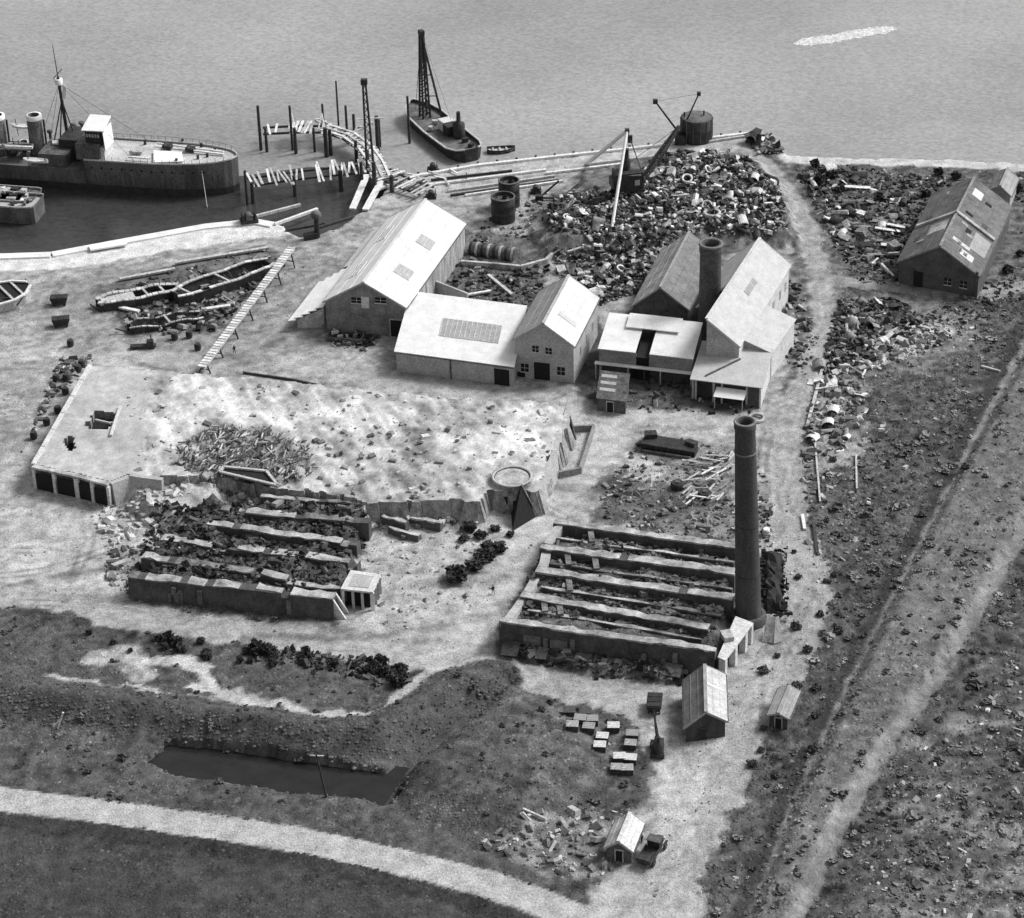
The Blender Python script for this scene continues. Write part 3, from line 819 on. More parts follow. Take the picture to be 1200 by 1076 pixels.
mo = D_.mb().slab([D_.pt(dw * .22, dd * .60, dz(0, dd * .60) + .5), D_.pt(dw * .80, dd * .60, dz(0, dd * .60) + .5), D_.pt(dw * .80, dd * .98, dz(0, dd) + .6), D_.pt(dw * .22, dd * .98, dz(0, dd) + .6)], .18)
mo = mo.build('monitor', ROOF_B, D_.root)
m = D_.mb(); D_.fbox(m, dw * .24, dw * .39, dz(0, dd * .7) + .02, dz(0, dd * .7) + .42, dd * .66, dd * .72); D_.fbox(m, dw * .55, dw * .78, dz(0, dd * .7) + .02, dz(0, dd * .7) + .42, dd * .66, dd * .72)
m.pieces('clerestory', PLASTER_L, mo)
# front: upper wall band, pale balcony rail, open bays below painted dark for their shade
for i0, i1 in ((.0, dw * .40), (dw * .54, dw)):
    D_.fbox(D_.mb(), i0, i1, 3.0, 5.5, 0, .2).build('wall', BRICK_M, D_.root)
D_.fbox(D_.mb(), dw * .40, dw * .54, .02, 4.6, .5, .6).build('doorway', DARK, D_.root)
D_.fbox(D_.mb(), -.7, dw + .4, 2.95, 3.15, -.9, -.0).build('balcony', WHITE, D_.root)
for k in range(7):
    t = k / 6
    D_.mb().bar(D_.pt(-.5 + (dw + .8) * t, -.7, 0), D_.pt(-.5 + (dw + .8) * t, -.7, 2.94), .2).build('post', TIM_D if k % 2 else TIM_P, D_.root)
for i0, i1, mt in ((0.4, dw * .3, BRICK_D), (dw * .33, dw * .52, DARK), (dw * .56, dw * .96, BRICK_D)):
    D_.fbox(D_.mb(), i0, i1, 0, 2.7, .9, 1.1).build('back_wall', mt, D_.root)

lean = Bld('lean_to_hut', 'dark tumbledown hut with a patched sloping roof, under the white balcony', 'hut', (700, 466), (733, 470), (737, 446), 2.6)
lz = lambda i, j: 2.7 + 1.3 * j / lean.d
lean.walls(grey('dark_boarding', .11, .9, .5, .8), 0, .15)
q0 = lean.mb().slab([lean.pt(-.2, -.3, lz(0, -.3)), lean.pt(lean.w + .2, -.3, lz(0, -.3)), lean.pt(lean.w + .2, lean.d, lz(0, lean.d)), lean.pt(-.2, lean.d, lz(0, lean.d))], .12).build('roof', grey('patched_felt', .1, .9, .7, 1.2), lean.root)
for k in range(3):
    lean.patch(.2, lean.w * .6, lean.d * (.25 + .25 * k), lean.d * (.36 + .25 * k), PLASTER, q0, name='roof_board', zf=lz)
lean.door(lean.w * .45, 1.1, 2.0)

# ---- E: big pale gabled building on the right
E_ = Bld('gabled_boiler_house', 'large pale gabled building right of the squat round stack', 'workshop', (790, 401), (866, 405), (925, 311), 7.5)
ew = E_.w
rise = 4.9
ed = E_.d; js = ed * .44; hz = E_.h + rise
E_.mb().plate([E_.pt(ew / 2, 0, 0), E_.pt(ew, 0, 0), E_.pt(ew, 0, E_.h), E_.pt(ew / 2, 0, hz)], E_.v, .35).build('wall', PLASTER, E_.root)
E_.mb().plate([E_.pt(i, ed - .35, z) for i, z in ((0, 0), (ew, 0), (ew, E_.h), (ew / 2, hz), (0, E_.h))], E_.v, .35).build('wall', PLASTER, E_.root)
E_.mb().plate([E_.pt(i, js, z) for i, z in ((0, 0), (ew / 2, 0), (ew / 2, hz), (0, E_.h))], E_.v, .35).build('wall', BRICK_M, E_.root)
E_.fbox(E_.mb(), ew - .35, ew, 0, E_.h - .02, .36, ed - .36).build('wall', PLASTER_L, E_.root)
E_.fbox(E_.mb(), 0, .35, 0, E_.h - .02, js + .36, ed - .36).build('wall', PLASTER, E_.root)
E_.fbox(E_.mb(), ew / 2, ew / 2 + .35, 0, hz - .3, .36, js - .01).build('wall', BRICK_M, E_.root)
pzE = lambda i: E_.h + .21 + rise - abs(i - ew / 2) * rise / (ew / 2)
E_.pz = pzE
rE = []
for i0, j0, mt in ((-.35, js - .3, grey('pale_slate_left', .40, .7, .2, .5)), (ew + .35, -.35, ROOF_P)):
    ro_ = E_.mb().slab([E_.pt(i0, j0, pzE(i0)), E_.pt(ew / 2, j0, pzE(ew / 2)), E_.pt(ew / 2, ed + .35, pzE(ew / 2)), E_.pt(i0, ed + .35, pzE(i0))], .16).build('roof', mt, E_.root)
    rE.append(ro_)
    m = E_.mb()
    for j in (j0 - .04, ed + .39): m.bar(E_.pt(i0, j, pzE(i0) - .1), E_.pt(ew / 2, j, pzE(ew / 2) - .1), .08, .3)
    m.pieces('bargeboard', PLASTER_L, ro_)
E_.mb().bar(E_.pt(ew / 2, -.4, pzE(ew / 2) + .06), E_.pt(ew / 2, ed + .4, pzE(ew / 2) + .06), .5, .18).build('ridge_cap', PLASTER_L, rE[1])
E_.patch(ew * .7, ew * .78, E_.d * .45, E_.d * .62, ROOF_G, rE[1], name='roof_patch')
for t in (.55, .68, .82, .93):
    jj = E_.d * t
    E_.mb().hexa([E_.pt(ew - .04, jj - .5, 3.4), E_.pt(ew + .08, jj - .5, 3.4), E_.pt(ew + .08, jj + .5, 3.4), E_.pt(ew - .04, jj + .5, 3.4)],
                 [E_.pt(ew - .04, jj - .5, 5.2), E_.pt(ew + .08, jj - .5, 5.2), E_.pt(ew + .08, jj + .5, 5.2), E_.pt(ew - .04, jj + .5, 5.2)]).build('window', SKYL, E_.root)
# E2: wing to the right
E2 = Bld('side_wing', 'pale lean-to wing on the right flank of the large pale gabled building', 'lean-to', (862, 407), (904, 413), (931, 375), 5.2)
e2z = lambda i, j: 5.35 + 2.3 * (1 - i / E2.w)
E2.mb().slab([E2.pt(-.1, -.4, e2z(-.1, 0)), E2.pt(E2.w + .3, -.4, e2z(E2.w + .3, 0)), E2.pt(E2.w + .3, E2.d + .3, e2z(E2.w + .3, 0)), E2.pt(-.1, E2.d + .3, e2z(-.1, 0))], .16).build('roof', ROOF_P, E2.root)
E2.mb().plate([E2.pt(0, 0, 0), E2.pt(E2.w, 0, 0), E2.pt(E2.w, 0, 5.1), E2.pt(0, 0, 7.3)], E2.v, .3).build('wall', PLASTER, E2.root)
E2.mb().plate([E2.pt(0, E2.d, 0), E2.pt(E2.w, E2.d, 0), E2.pt(E2.w, E2.d, 5.1), E2.pt(0, E2.d, 7.3)], -E2.v, .3).build('wall', PLASTER_L, E2.root)
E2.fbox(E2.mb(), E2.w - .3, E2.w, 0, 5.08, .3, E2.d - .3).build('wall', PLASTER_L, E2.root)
# E3: front lean-to with a flat grey roof
E3 = Bld('front_annexe', 'flat grey roofed annexe with a tie rod across its roof and a bright awning below', 'annexe', (811, 444), (892, 454), (904, 416), 4.2)
e3z = lambda i, j: 4.35 + 1.1 * j / E3.d
r3 = E3.mb().slab([E3.pt(-.3, -.4, e3z(0, -.4)), E3.pt(E3.w + .3, -.4, e3z(0, -.4)), E3.pt(E3.w + .3, E3.d, e3z(0, E3.d)), E3.pt(-.3, E3.d, e3z(0, E3.d))], .15).build('roof', grey('dusty_felt', .46, .8, .15, .4, fine=.1), E3.root)
E3.mb().bar(E3.pt(E3.w * .18, E3.d * .08, e3z(0, 1) + .1), E3.pt(E3.w * .6, E3.d * .62, e3z(0, E3.d * .62) + .12), .28).build('roof_seam', IRON_G, r3)
E3.mb().tube(E3.pt(E3.w * .48, E3.d * .7, e3z(0, E3.d * .7)), E3.pt(E3.w * .48, E3.d * .7, e3z(0, E3.d * .7) + 2.2), .1, n=6).build('vent_pipe', IRON_G, r3)
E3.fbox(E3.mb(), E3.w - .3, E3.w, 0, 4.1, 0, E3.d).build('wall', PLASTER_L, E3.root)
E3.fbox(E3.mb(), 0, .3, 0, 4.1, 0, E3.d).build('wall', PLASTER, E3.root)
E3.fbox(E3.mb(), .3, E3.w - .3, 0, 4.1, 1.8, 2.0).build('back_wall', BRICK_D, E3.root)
for t in (0.04, .3, .42, .78):
    E3.fbox(E3.mb(), E3.w * t, E3.w * t + .35, 0, 4.1, 0, .35).build('pier', PLASTER, E3.root)
E3.fbox(E3.mb(), E3.w * .78 + .36, E3.w - .31, 0, 4.1, .05, .35).build('wall', BRICK_D, E3.root)
E3.mb().slab([E3.pt(E3.w * .34, -2.2, 2.5), E3.pt(E3.w * .78, -2.2, 2.5), E3.pt(E3.w * .80, -.1, 3.3), E3.pt(E3.w * .36, -.1, 3.3)], .1).build('awning', WHITE, E3.root)
for t in (.36, .76):
    E3.mb().bar(E3.pt(E3.w * t, -2.0, 0), E3.pt(E3.w * t, -2.0, 2.4), .14).build('awning_post', TIM_P, E3.root)

# ---- G: dark roof left of the squat stack
G_ = Bld('slate_roofed_shed', 'dark slate gabled shed just left of the squat round stack', 'shed', (742, 358), (806, 362), (838, 298), 5.4)
G_.walls(BRICK_D, 4.0)
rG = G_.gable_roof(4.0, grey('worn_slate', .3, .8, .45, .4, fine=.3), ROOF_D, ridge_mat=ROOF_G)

# ---- squat stack
sb = P(831, 402); sh = zat(sb, 285)
st = thing('squat_stack', 'short wide round brick stack between dark slate roof and pale gabled roof', 'chimney', sb)
MB(sb).lathe(sb, [(2.05, 0), (1.9, sh * .9), (2.05, sh * .92), (2.05, sh), (1.5, sh), (1.45, sh - 1.6)], 24).build('shaft', grey('stack_brick', .085, .9, .35, .8, bump=.3), st)
MB(sb).lathe(sb, [(2.12, sh - .35), (2.2, sh - .3), (2.15, sh + .05), (1.75, sh + .05), (1.65, sh - .2)], 24).build('rim', grey('stack_lip', .17, .9, .3, 1), st)
MB(sb).tube(sb + Vector((0, 0, sh - 1.65)), sb + Vector((0, 0, sh - 1.55)), 1.5, n=20).build('flue', DARK, st)

# ---- H: the far double building at the right
H_ = Bld('twin_bay_factory', 'dark gabled building of two bays in the scrap yard at the far right', 'factory', (1054, 306), (1147, 323), (1184, 243), 4.6)
hw, hd = H_.w, H_.d
H_.walls(grey('dark_render', .10, .9, .35, .5), 4.6)
rH = H_.gable_roof(4.6, grey('sooty_slate', .12, .85, .5, .4, fine=.3), grey('mossy_slate', .14, .85, .45, .5, fine=.25), ridge_mat=BRICK_M)
m = H_.mb()
for (i0, i1) in ((0, hw / 2), (hw / 2, hw)):
    m.slab([H_.pt(i0 - .1, hd * .46, H_.pz(i0) + .45), H_.pt(i1 + .1, hd * .46, H_.pz(i1) + .45), H_.pt(i1 + .1, hd * .49, H_.pz(i1) + .45), H_.pt(i0 - .1, hd * .49, H_.pz(i0) + .45)], .5)
m.pieces('party_wall', COPE, H_.root)
H_.patch(hw * .72, hw * .88, hd * .06, hd * .13, PLASTER_L, rH[1])
H_.patch(hw * .58, hw * .80, hd * .16, hd * .20, COPE, rH[1])
for q_ in range(14):
    a_ = random.uniform(.02, .42) if q_ % 3 == 0 else random.uniform(.55, .9); b_ = random.uniform(.03, .92)
    H_.patch(hw * a_, hw * (a_ + random.uniform(.03, .1)), hd * b_, hd * (b_ + random.uniform(.02, .06)), random.choice([DARK, ROOF_G, BRICK_D]), rH[0 if q_ % 3 == 0 else 1], name='roof_patch')
H_.patch(hw * .78, hw * .98, hd * .2, hd * .42, ROOF_G, rH[1], name='roof_patch')
H_.patch(hw * .56, hw * .68, hd * .8, hd * .9, PLASTER_L, rH[1])
H_.patch(hw * .22, hw * .44, hd * .26, hd * .4, COPE, rH[0])
i, z = H_.onfront(1076, 326); H_.door(i, 1.8, 3.2, frame=BRICK_D)
for t in (.62, .82):
    H_.window(hw * t, 2.2, 1.3, 1.4)
H_.mb().bar(H_.pt(hw * .98, -.2, 0), H_.pt(hw * .98, -.2, 5.4), .5).build('pier', BRICK_D, H_.root)
# small annexe behind
H2 = Bld('back_annexe', 'small pale hut beyond the dark building of two bays', 'hut', (1160, 222), (1184, 229), (1192, 210), 3.4)
H2.walls(PLASTER, 1.4); H2.gable_roof(1.4, ROOF_D, ROOF_G)

# ---- S1: small dark hut with a pale right slope
S1 = Bld('gabled_hut', 'small gabled hut with dark tarred front and pale right roof slope, beside the kiln lane', 'hut', (804, 851), (850, 844), (848, 792), 2.9)
S1.walls(grey('tarred_boards', .06, .9, .3, .8, streak=(2, 2, .3)), 2.0)
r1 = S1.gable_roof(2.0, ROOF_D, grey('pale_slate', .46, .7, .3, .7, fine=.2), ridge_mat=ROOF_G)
S1.patch(S1.w * .55, S1.w * .98, S1.d * .60, S1.d * .64, WHITE, r1[1], name='roof_seam')
S1.door(S1.w * .42, 1.0, 2.0, grey('hut_door', .03, .9, .2, 1), frame=TIM_D)
# ---- S2 and S3: little roadside huts
S2 = Bld('roadside_hut', 'small hut with a pale roof and dark front at the road corner', 'hut', (711, 992), (740, 996), (752, 966), 2.3)
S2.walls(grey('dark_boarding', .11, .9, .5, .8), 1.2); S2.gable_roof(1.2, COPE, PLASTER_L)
S2.door(S2.w * .5, .9, 1.9)
S3 = Bld('roadside_shack', 'lone shack with grey roof at the right edge of the yard road', 'shack', (902, 837), (923, 841), (935, 812), 2.2)
S3.walls(grey('shack_boards', .07, .9, .4, .8), .5); S3.gable_roof(.5, ROOF_G, ROOF_G)
S3.door(S3.w * .5, .9, 1.8)

# ================================================================== TALL CHIMNEY
cb = P(877, 727); ch = zat(cb, 494)
x_top = (873 - PPX) / FPX * (cb.y * CT - (ch - CAM_H) * ST)
lean_x = (x_top - cb.x)
tc_ = thing('tall_chimney', 'tallest round brick chimney standing at the end of the right kiln', 'chimney', cb)
def chim(z, r, n=32):
    return [Vector((cb.x + lean_x * z / ch + r * math.cos(2 * math.pi * k / n), cb.y + r * math.sin(2 * math.pi * k / n), z)) for k in range(n)]
def chim_shell(prof, name, mat):
    m = MB(cb); n = 32; vs = []
    for z, r in prof: vs += chim(z, r, n)
    fs = [(i * n + k, i * n + (k + 1) % n, (i + 1) * n + (k + 1) % n, (i + 1) * n + k) for i in range(len(prof) - 1) for k in range(n)]
    m.add(vs, fs, True); return m.build(name, mat, tc_)
R0, R1 = 2.0, 1.5
rad = lambda z: R0 + (R1 - R0) * z / ch
chim_shell([(-.5, R0 + .05)] + [(ch * k / 12, rad(ch * k / 12)) for k in range(1, 12)] + [(ch - 1.6, rad(ch)), (ch - 1.0, R1 + .12), (ch, R1 + .12), (ch, R1 - .45), (ch - 2.5, R1 - .5)], 'shaft', CHIM)
chim_shell([(ch - .12, R1 + .12), (ch - .1, R1 + .16), (ch + .1, R1 + .14), (ch + .1, R1 - .2), (ch - .1, R1 - .2)], 'rim', grey('chimney_lip', .2, .9, .3, 1))
zb = zat(cb, 529)
chim_shell([(zb - .15, rad(zb)), (zb - .15, rad(zb) + .1), (zb + .15, rad(zb) + .1), (zb + .15, rad(zb))], 'iron_band', grey('chimney_band', .16, .9, .3, 1))
for k in (2.3, 4.6):
    z = ch * k / 9.2
    chim_shell([(z - .07, rad(z)), (z - .07, rad(z) + .05), (z + .07, rad(z) + .05), (z + .07, rad(z))], 'iron_band', IRON)
m = MB(cb); m.add(chim(ch - 2.4, R1 - .46), [tuple(range(32))]); m.build('flue', DARK, tc_)
chim_shell([(-.3, 2.75), (1.2, 2.7), (1.5, 2.4), (1.5, 2.1)], 'plinth', CHIM)

# flue house at its foot
fl = thing('flue_house', 'white-topped flue house with dark arches at the foot of the tall chimney', 'outbuilding', P(862, 760))
fo = Vector(fl.location)
tp = [P(842, 773, 3.6), P(852, 764, 3.6), P(881, 726, 3.6), P(868, 722, 3.6), P(846, 746, 3.6)]
m = MB(fo)
pa, pb, pc, pd = P(841, 770, 3.6), P(848, 772, 3.6), P(883, 730, 3.6), P(862, 722, 3.6)
MB(fo).slab([pa, P(850, 774, 3.6), pc, pd], .25).build('roof', PLASTER_L, fl)
def gl(p, z): return Vector((p.x, p.y, z))
q0, q1, q2, q3 = [gl(p, 0) for p in (pa, P(850, 774, 3.6), pc, pd)]
front = (q2 - q1)
for t0, t1 in ((0, .08), (.36, .44), (.72, .8), (.94, 1)):
    a, b = q1 + front * t0, q1 + front * t1
    n = Vector((-front.y, front.x, 0)).normalized()
    MB(fo).hexa([a, b, b + n * 1.0, a + n * 1.0], [gl(p, 3.3) for p in (a, b, b + n * 1.0, a + n * 1.0)]).build('pier', PLASTER_L, fl)
n = Vector((-front.y, front.x, 0)).normalized()
a, b = q1 + n * 1.3, q2 + n * 1.3
MB(fo).hexa([a, b, b + n * .3, a + n * .3], [gl(p, 3.3) for p in (a, b, b + n * .3, a + n * .3)]).build('back_wall', DARK, fl)
MB(fo).hexa([q0, q0.lerp(q1, .25), q3.lerp(q2, .25), q3], [gl(p, 3.3) for p in (q0, q0.lerp(q1, .25), q3.lerp(q2, .25), q3)]).build('wall', PLASTER, fl)
MB(fo).box((P(852, 745, 4.0)), (1.5, 2.2, .7), .3).build('hatch', COPE, fl)
# small pale lean-to just right of the chimney foot
te = thing('pitched_shelter', 'small pale pitched shelter right of the foot of the tall chimney', 'shelter', P(905, 742))
to = Vector(te.location)
MB(to).slab([P(893, 752, .1), P(907, 754, .2), P(908, 723, 3.0), P(899, 722, 3.0)], .12).build('roof', COPE, te)
MB(to).slab([P(916, 752, .1), P(907, 754.5, .25), P(908.5, 723, 3.0), P(913, 722, 2.6)], .12).build('roof', BRICK_M, te)
for a, b in ((898, 748), (911, 748), (904, 730)):
    p = P(a, b); MB(to).bar(p, p + Vector((0, 0, 1.2)), .15).build('post', TIM_P, te)

# ================================================================== KILNS
def gl(p, z): return Vector((p.x, p.y, z))
MOSS = grey('mossy_coping', .19, .95, .7, .4, bump=.5)
def kiln_wall(label, a, b, h, th=1.8, dmg=0.25, step=1.35, group=None, seed=0, batter=.25, skip=(), dull=0.0):
    """long battered brick wall, ragged along the top, with dusty coping stones; a, b: its near top edge in the picture"""
    rr = random.Random(seed)
    A, B = P(*a, h), P(*b, h)
    A.z = B.z = 0
    u = (B - A); L = u.length; u.normalize(); v = Vector((-u.y, u.x, 0))
    t = thing('kiln_wall', label, 'kiln wall', A, 0, group)
    n = max(4, int(L / step)); st = []
    ph = rr.uniform(0, 9); notch = {}
    for q in range(int(dmg * L / 5)):
        k0 = rr.randrange(1, n)
        for k in range(k0, min(n, k0 + rr.choice([1, 1, 2]))): notch[k] = rr.uniform(.3, 1.3)
    for k in range(n + 1):
        x = L * k / n
        dz = dmg * .4 * math.sin(x * .17 + ph) + dmg * .15 * math.sin(x * .63 + ph * 2) - dmg * .4 + rr.uniform(-.05, .05)
        j = .08 * math.sin(x * .3 + ph) + rr.uniform(-.05, .05)
        lo_, hi_ = notch.get(k - 1, 0), notch.get(k, 0)
        st.append((x, h + dz - lo_, j))
        if lo_ != hi_: st.append((x + .08, h + dz - hi_, j))
    n = len(st) - 1
    m = MB(A); vs = []
    for x, z, j in st:
        p = A + u * x
        vs += [p + v * (j - batter) + Vector((0, 0, -.5)), p + v * (j * .5) + Vector((0, 0, z)), p + v * (th + j) + Vector((0, 0, z - rr.random() * .2)), p + v * (th + j + batter) + Vector((0, 0, -.5))]
    fs = []
    for k in range(n):
        for q in range(3): fs.append((k * 4 + q, (k + 1) * 4 + q, (k + 1) * 4 + q + 1, k * 4 + q + 1))
    fs += [(0, 1, 2, 3), (n * 4, n * 4 + 3, n * 4 + 2, n * 4 + 1)]
    m.add(vs, fs); m.build('wall_body', BRICK_D, t)
    runs = [[]]; 
    for k in range(n + 1):
        if k in skip or (runs[-1] and abs(st[k][1] - st[k - 1][1]) > .28) or rr.random() < dull * .12:
            runs.append([])
        runs[-1].append(k)
    for run in runs:
        if len(run) < 2: continue
        m = MB(A); vs = []; e0 = rr.uniform(.08, .18)
        for k in run:
            x, z, j = st[k]; w0 = rr.uniform(-.14, .06); w1 = th + rr.uniform(-.55, .15); e = e0 + rr.uniform(-.05, .07)
            if len(run) > 3 and rr.random() < .12 + dull * .2: w0 += rr.uniform(.1, th * .2)
            p = A + u * x + v * (j * .5)
            vs += [p + v * w0 + Vector((0, 0, z - .12)), p + v * w0 + Vector((0, 0, z + e)), p + v * w1 + Vector((0, 0, z + e - .03)), p + v * w1 + Vector((0, 0, z - .12))]
        nn = len(run); fs = [(q * 4 + c, q * 4 + 4 + c, q * 4 + 5 + c, q * 4 + 1 + c) for q in range(nn - 1) for c in range(3)] + [(0, 1, 2, 3), (nn * 4 - 4, nn * 4 - 1, nn * 4 - 2, nn * 4 - 3)]
        m.add(vs, fs).build('coping', MOSS if rr.random() < dull * .45 else COPE, t)
    # ledges and pier stubs on the near face
    for k in range(int(L / 4.5)):
        x = rr.uniform(.5, L - .8); hh = h * rr.uniform(.35, .8)
        p = A + u * x - v * .28
        MB(A).box(p + Vector((0, 0, hh / 2)), (.7, .5, hh), math.atan2(u.y, u.x)).build('pier', grey('sooty_pier', .15, .95, .5, .7, bump=.4), t)
    return t, A, u, v, L

GR = 'parallel walls of the right kiln'
rk = [kiln_wall('nearest and longest wall of the right kiln, along the lane', (585, 729), (838, 764), 4.6, 1.5, .12, group=GR, seed=1, batter=.5),
      kiln_wall('second wall of the right kiln, counting back from the lane', (609, 699), (829, 738), 3.6, 1.8, .15, group=GR, seed=2, dull=.3),
      kiln_wall('middle wall of the five in the right kiln', (627, 671), (858, 704), 3.6, 1.8, .10, group=GR, seed=3, dull=.3),
      kiln_wall('fourth wall of the right kiln, next before the rearmost', (632, 643), (861, 674), 3.6, 1.8, .10, group=GR, seed=4, dull=.3),
      kiln_wall('rearmost wall of the right kiln, nearest the timber rubble', (648, 614), (862, 643), 3.6, 1.5, .12, group=GR, seed=5, dull=.3)]
gbn = 'low ledges between the walls of the right kiln'
for k, (a, b, lab) in enumerate([((618, 715), (822, 750), 'low dark ledge in the bay behind the nearest wall of the right kiln'), ((634, 688), (845, 722), 'low dark ledge in the second bay of the right kiln'), ((640, 660), (858, 691), 'low dark ledge in the third bay of the right kiln'), ((652, 631), (860, 660), 'low dark ledge in the rearmost bay of the right kiln')]):
    kt = kiln_wall(lab, a, b, 3.0, .7, .15, 2.6, group=gbn, seed=60 + k, dull=.7)[0]
    kt.name = 'kiln_ledge'
    p_, q_ = P(*a, 2.6), P(*b, 2.6)
    for f in ((.1, .19), (.16,), (.12, .27), (.2,))[k]:
        c = p_.lerp(q_, f); MB(kt.location).box(gl(c, 2.2) + Vector((0, .9, 0)), (.9, 3.0, 2.3), .1).build('cross_pier', MOSS, kt)
# pale cross wall closing the left ends
t = thing('end_wall', 'low pale sloping end wall along the left ends of the right kiln', 'kiln wall', P(600, 720))
o_ = Vector(t.location)
pp = [(586, 730, 4.5), (600, 712, 3.0), (612, 695, 3.4), (622, 678, 2.8), (632, 660, 3.3), (636, 640, 2.8), (649, 617, 3.5)]
for k in range(len(pp) - 1):
    a, b = P(*pp[k]), P(*pp[k + 1])
    n_ = Vector((1, .3, 0)) * 1.5
    MB(o_).hexa([gl(a, -.3), gl(a, -.3) + n_, gl(b, -.3) + n_, gl(b, -.3)], [a, a + n_, b + n_, b]).build('wall_section', PLASTER, t)
# lower tier in front of the near wall: sheds of old boards and a rubble bench
_, A0, u0, v0, L0 = rk[0]
bench = thing('lean_to_bench', 'long dark lean-to of old boards against the nearest right kiln wall', 'lean-to', A0 - v0 * 3 + u0 * 8)
bo = Vector(bench.location)
rr = random.Random(5)
x = 1.0
while x < L0 - 5:
    wd_ = rr.uniform(1.6, 3.2); z1 = rr.uniform(1.5, 2.3); z0 = rr.uniform(.6, 1.2)
    q = [A0 + u0 * x - v0 * rr.uniform(2.6, 3.3) + Vector((0, 0, z0)), A0 + u0 * (x + wd_ - .1) - v0 * rr.uniform(2.6, 3.3) + Vector((0, 0, z0)),
         A0 + u0 * (x + wd_ - .1) - v0 * .75 + Vector((0, 0, z1)), A0 + u0 * x - v0 * .75 + Vector((0, 0, z1))]
    if rr.random() < .6: x += wd_; continue
    MB(bo).slab(q, .12).build('roof_board', rr.choice([SCR_D, BRICK_D, BRICK_D, IRON_G, TIM_D]), bench)
    if rr.random() < .7:
        p = A0 + u0 * (x + .2) - v0 * 2.5
        MB(bo).bar(p, p + Vector((0, 0, z0)), .18).build('post', TIM_D, bench)
    x += wd_ * rr.uniform(.95, 1.3)
for px, py in ((624, 752), (655, 757)):      # paler repaired brick panels
    r_ = ray(px, py); tt = ((A0 - v0 * .3) - Vector((0, 0, CAM_H))).dot(v0) / r_.dot(v0); q_ = Vector((0, 0, CAM_H)) + r_ * tt
    MB(A0).box(q_, (2.6, .5, 1.9), math.atan2(u0.y, u0.x)).build('brick_panel', grey('patched_panel', .17, .95, .4, .9, bump=.3), rk[0][0])

GLK = 'parallel ruined walls of the left kiln'
lk = [kiln_wall('nearest ruined wall of the left kiln, along the track', (150, 676), (390, 702), 3.6, 2.0, .2, group=GLK, dull=0.45, seed=11, skip=(14, 15), batter=.6),
      kiln_wall('second ruined wall of the left kiln, just behind the one by the track', (165, 652), (345, 681), 3.0, 1.8, .4, group=GLK, dull=0.75, seed=12),
      kiln_wall('short dark wall stub just left of the flat-topped kiosk', (345, 684), (398, 690), 3.0, 1.0, .3, group=GLK, seed=17),
      kiln_wall('third ruined wall of the left kiln, half buried in rubble', (188, 632), (418, 661), 2.9, 1.7, .4, group=GLK, dull=0.75, seed=13),
      kiln_wall('fourth ruined wall of the left kiln, topped by a pale broken ledge', (232, 614), (418, 638), 3.1, 1.7, .3, group=GLK, dull=0.75, seed=14),
      kiln_wall('fifth ruined wall of the left kiln, second below the platform edge', (258, 598), (432, 613), 3.3, 1.7, .3, group=GLK, dull=0.75, seed=15),
      kiln_wall('rearmost ruined wall of the left kiln, directly below the platform edge', (305, 582), (442, 592), 3.5, 1.0, .25, group=GLK, dull=0.75, seed=16)]

# flat-topped kiosk with dark arches
k0 = thing('flat_kiosk', 'little white flat-topped kiosk with dark openings at the corner of the left kiln', 'kiosk', P(420, 712))
ko = Vector(k0.location)
tq = [P(399, 690, 3.4), P(437, 694, 3.4), P(446, 673, 3.4), P(411, 668, 3.4)]
MB(ko).slab(tq, .3).build('roof', PLASTER_L, k0)
cen = (tq[0] + tq[1] + tq[2] + tq[3]) / 4
MB(ko).slab([p.lerp(cen, .35) + Vector((0, 0, .08)) for p in tq], .1).build('roof_panel', PLASTER, k0)
base = [gl(p.lerp(cen, .04), 0) for p in tq]
for e0, e1 in ((0, 1), (1, 2), (2, 3), (3, 0)):
    for f in (0.04, .36, .66, .96):
        p = base[e0].lerp(base[e1], f)
        MB(ko).box(p + Vector((0, 0, 1.5)), (.42, .42, 3.1), .1).build('pier', PLASTER_L if f in (.04, .96) else PLASTER, k0)
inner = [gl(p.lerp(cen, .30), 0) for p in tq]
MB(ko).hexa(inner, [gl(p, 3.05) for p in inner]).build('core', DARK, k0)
# raking buttress at the end of the near left wall
_, A1, u1, v1, L1 = lk[0]
bt = thing('raking_buttress', 'pale raking buttress ending the nearest wall of the left kiln', 'buttress', A1 + u1 * (L1 + .2))
bo2 = Vector(bt.location)
for k, off in enumerate((0.1, 1.7)):
    p = A1 + u1 * (L1 - .1) + v1 * off
    MB(bo2).plate([p, p + u1 * 1.9, p + Vector((0, 0, 3.5))], v1, .35).build('fin', PLASTER_L, bt)
MB(bo2).plate([A1 + u1 * (L1) + v1 * .46, A1 + u1 * (L1 + 1.0) + v1 * .46, A1 + u1 * L1 + v1 * .46 + Vector((0, 0, 2.6))], v1, 1.2).build('core', DARK, bt)

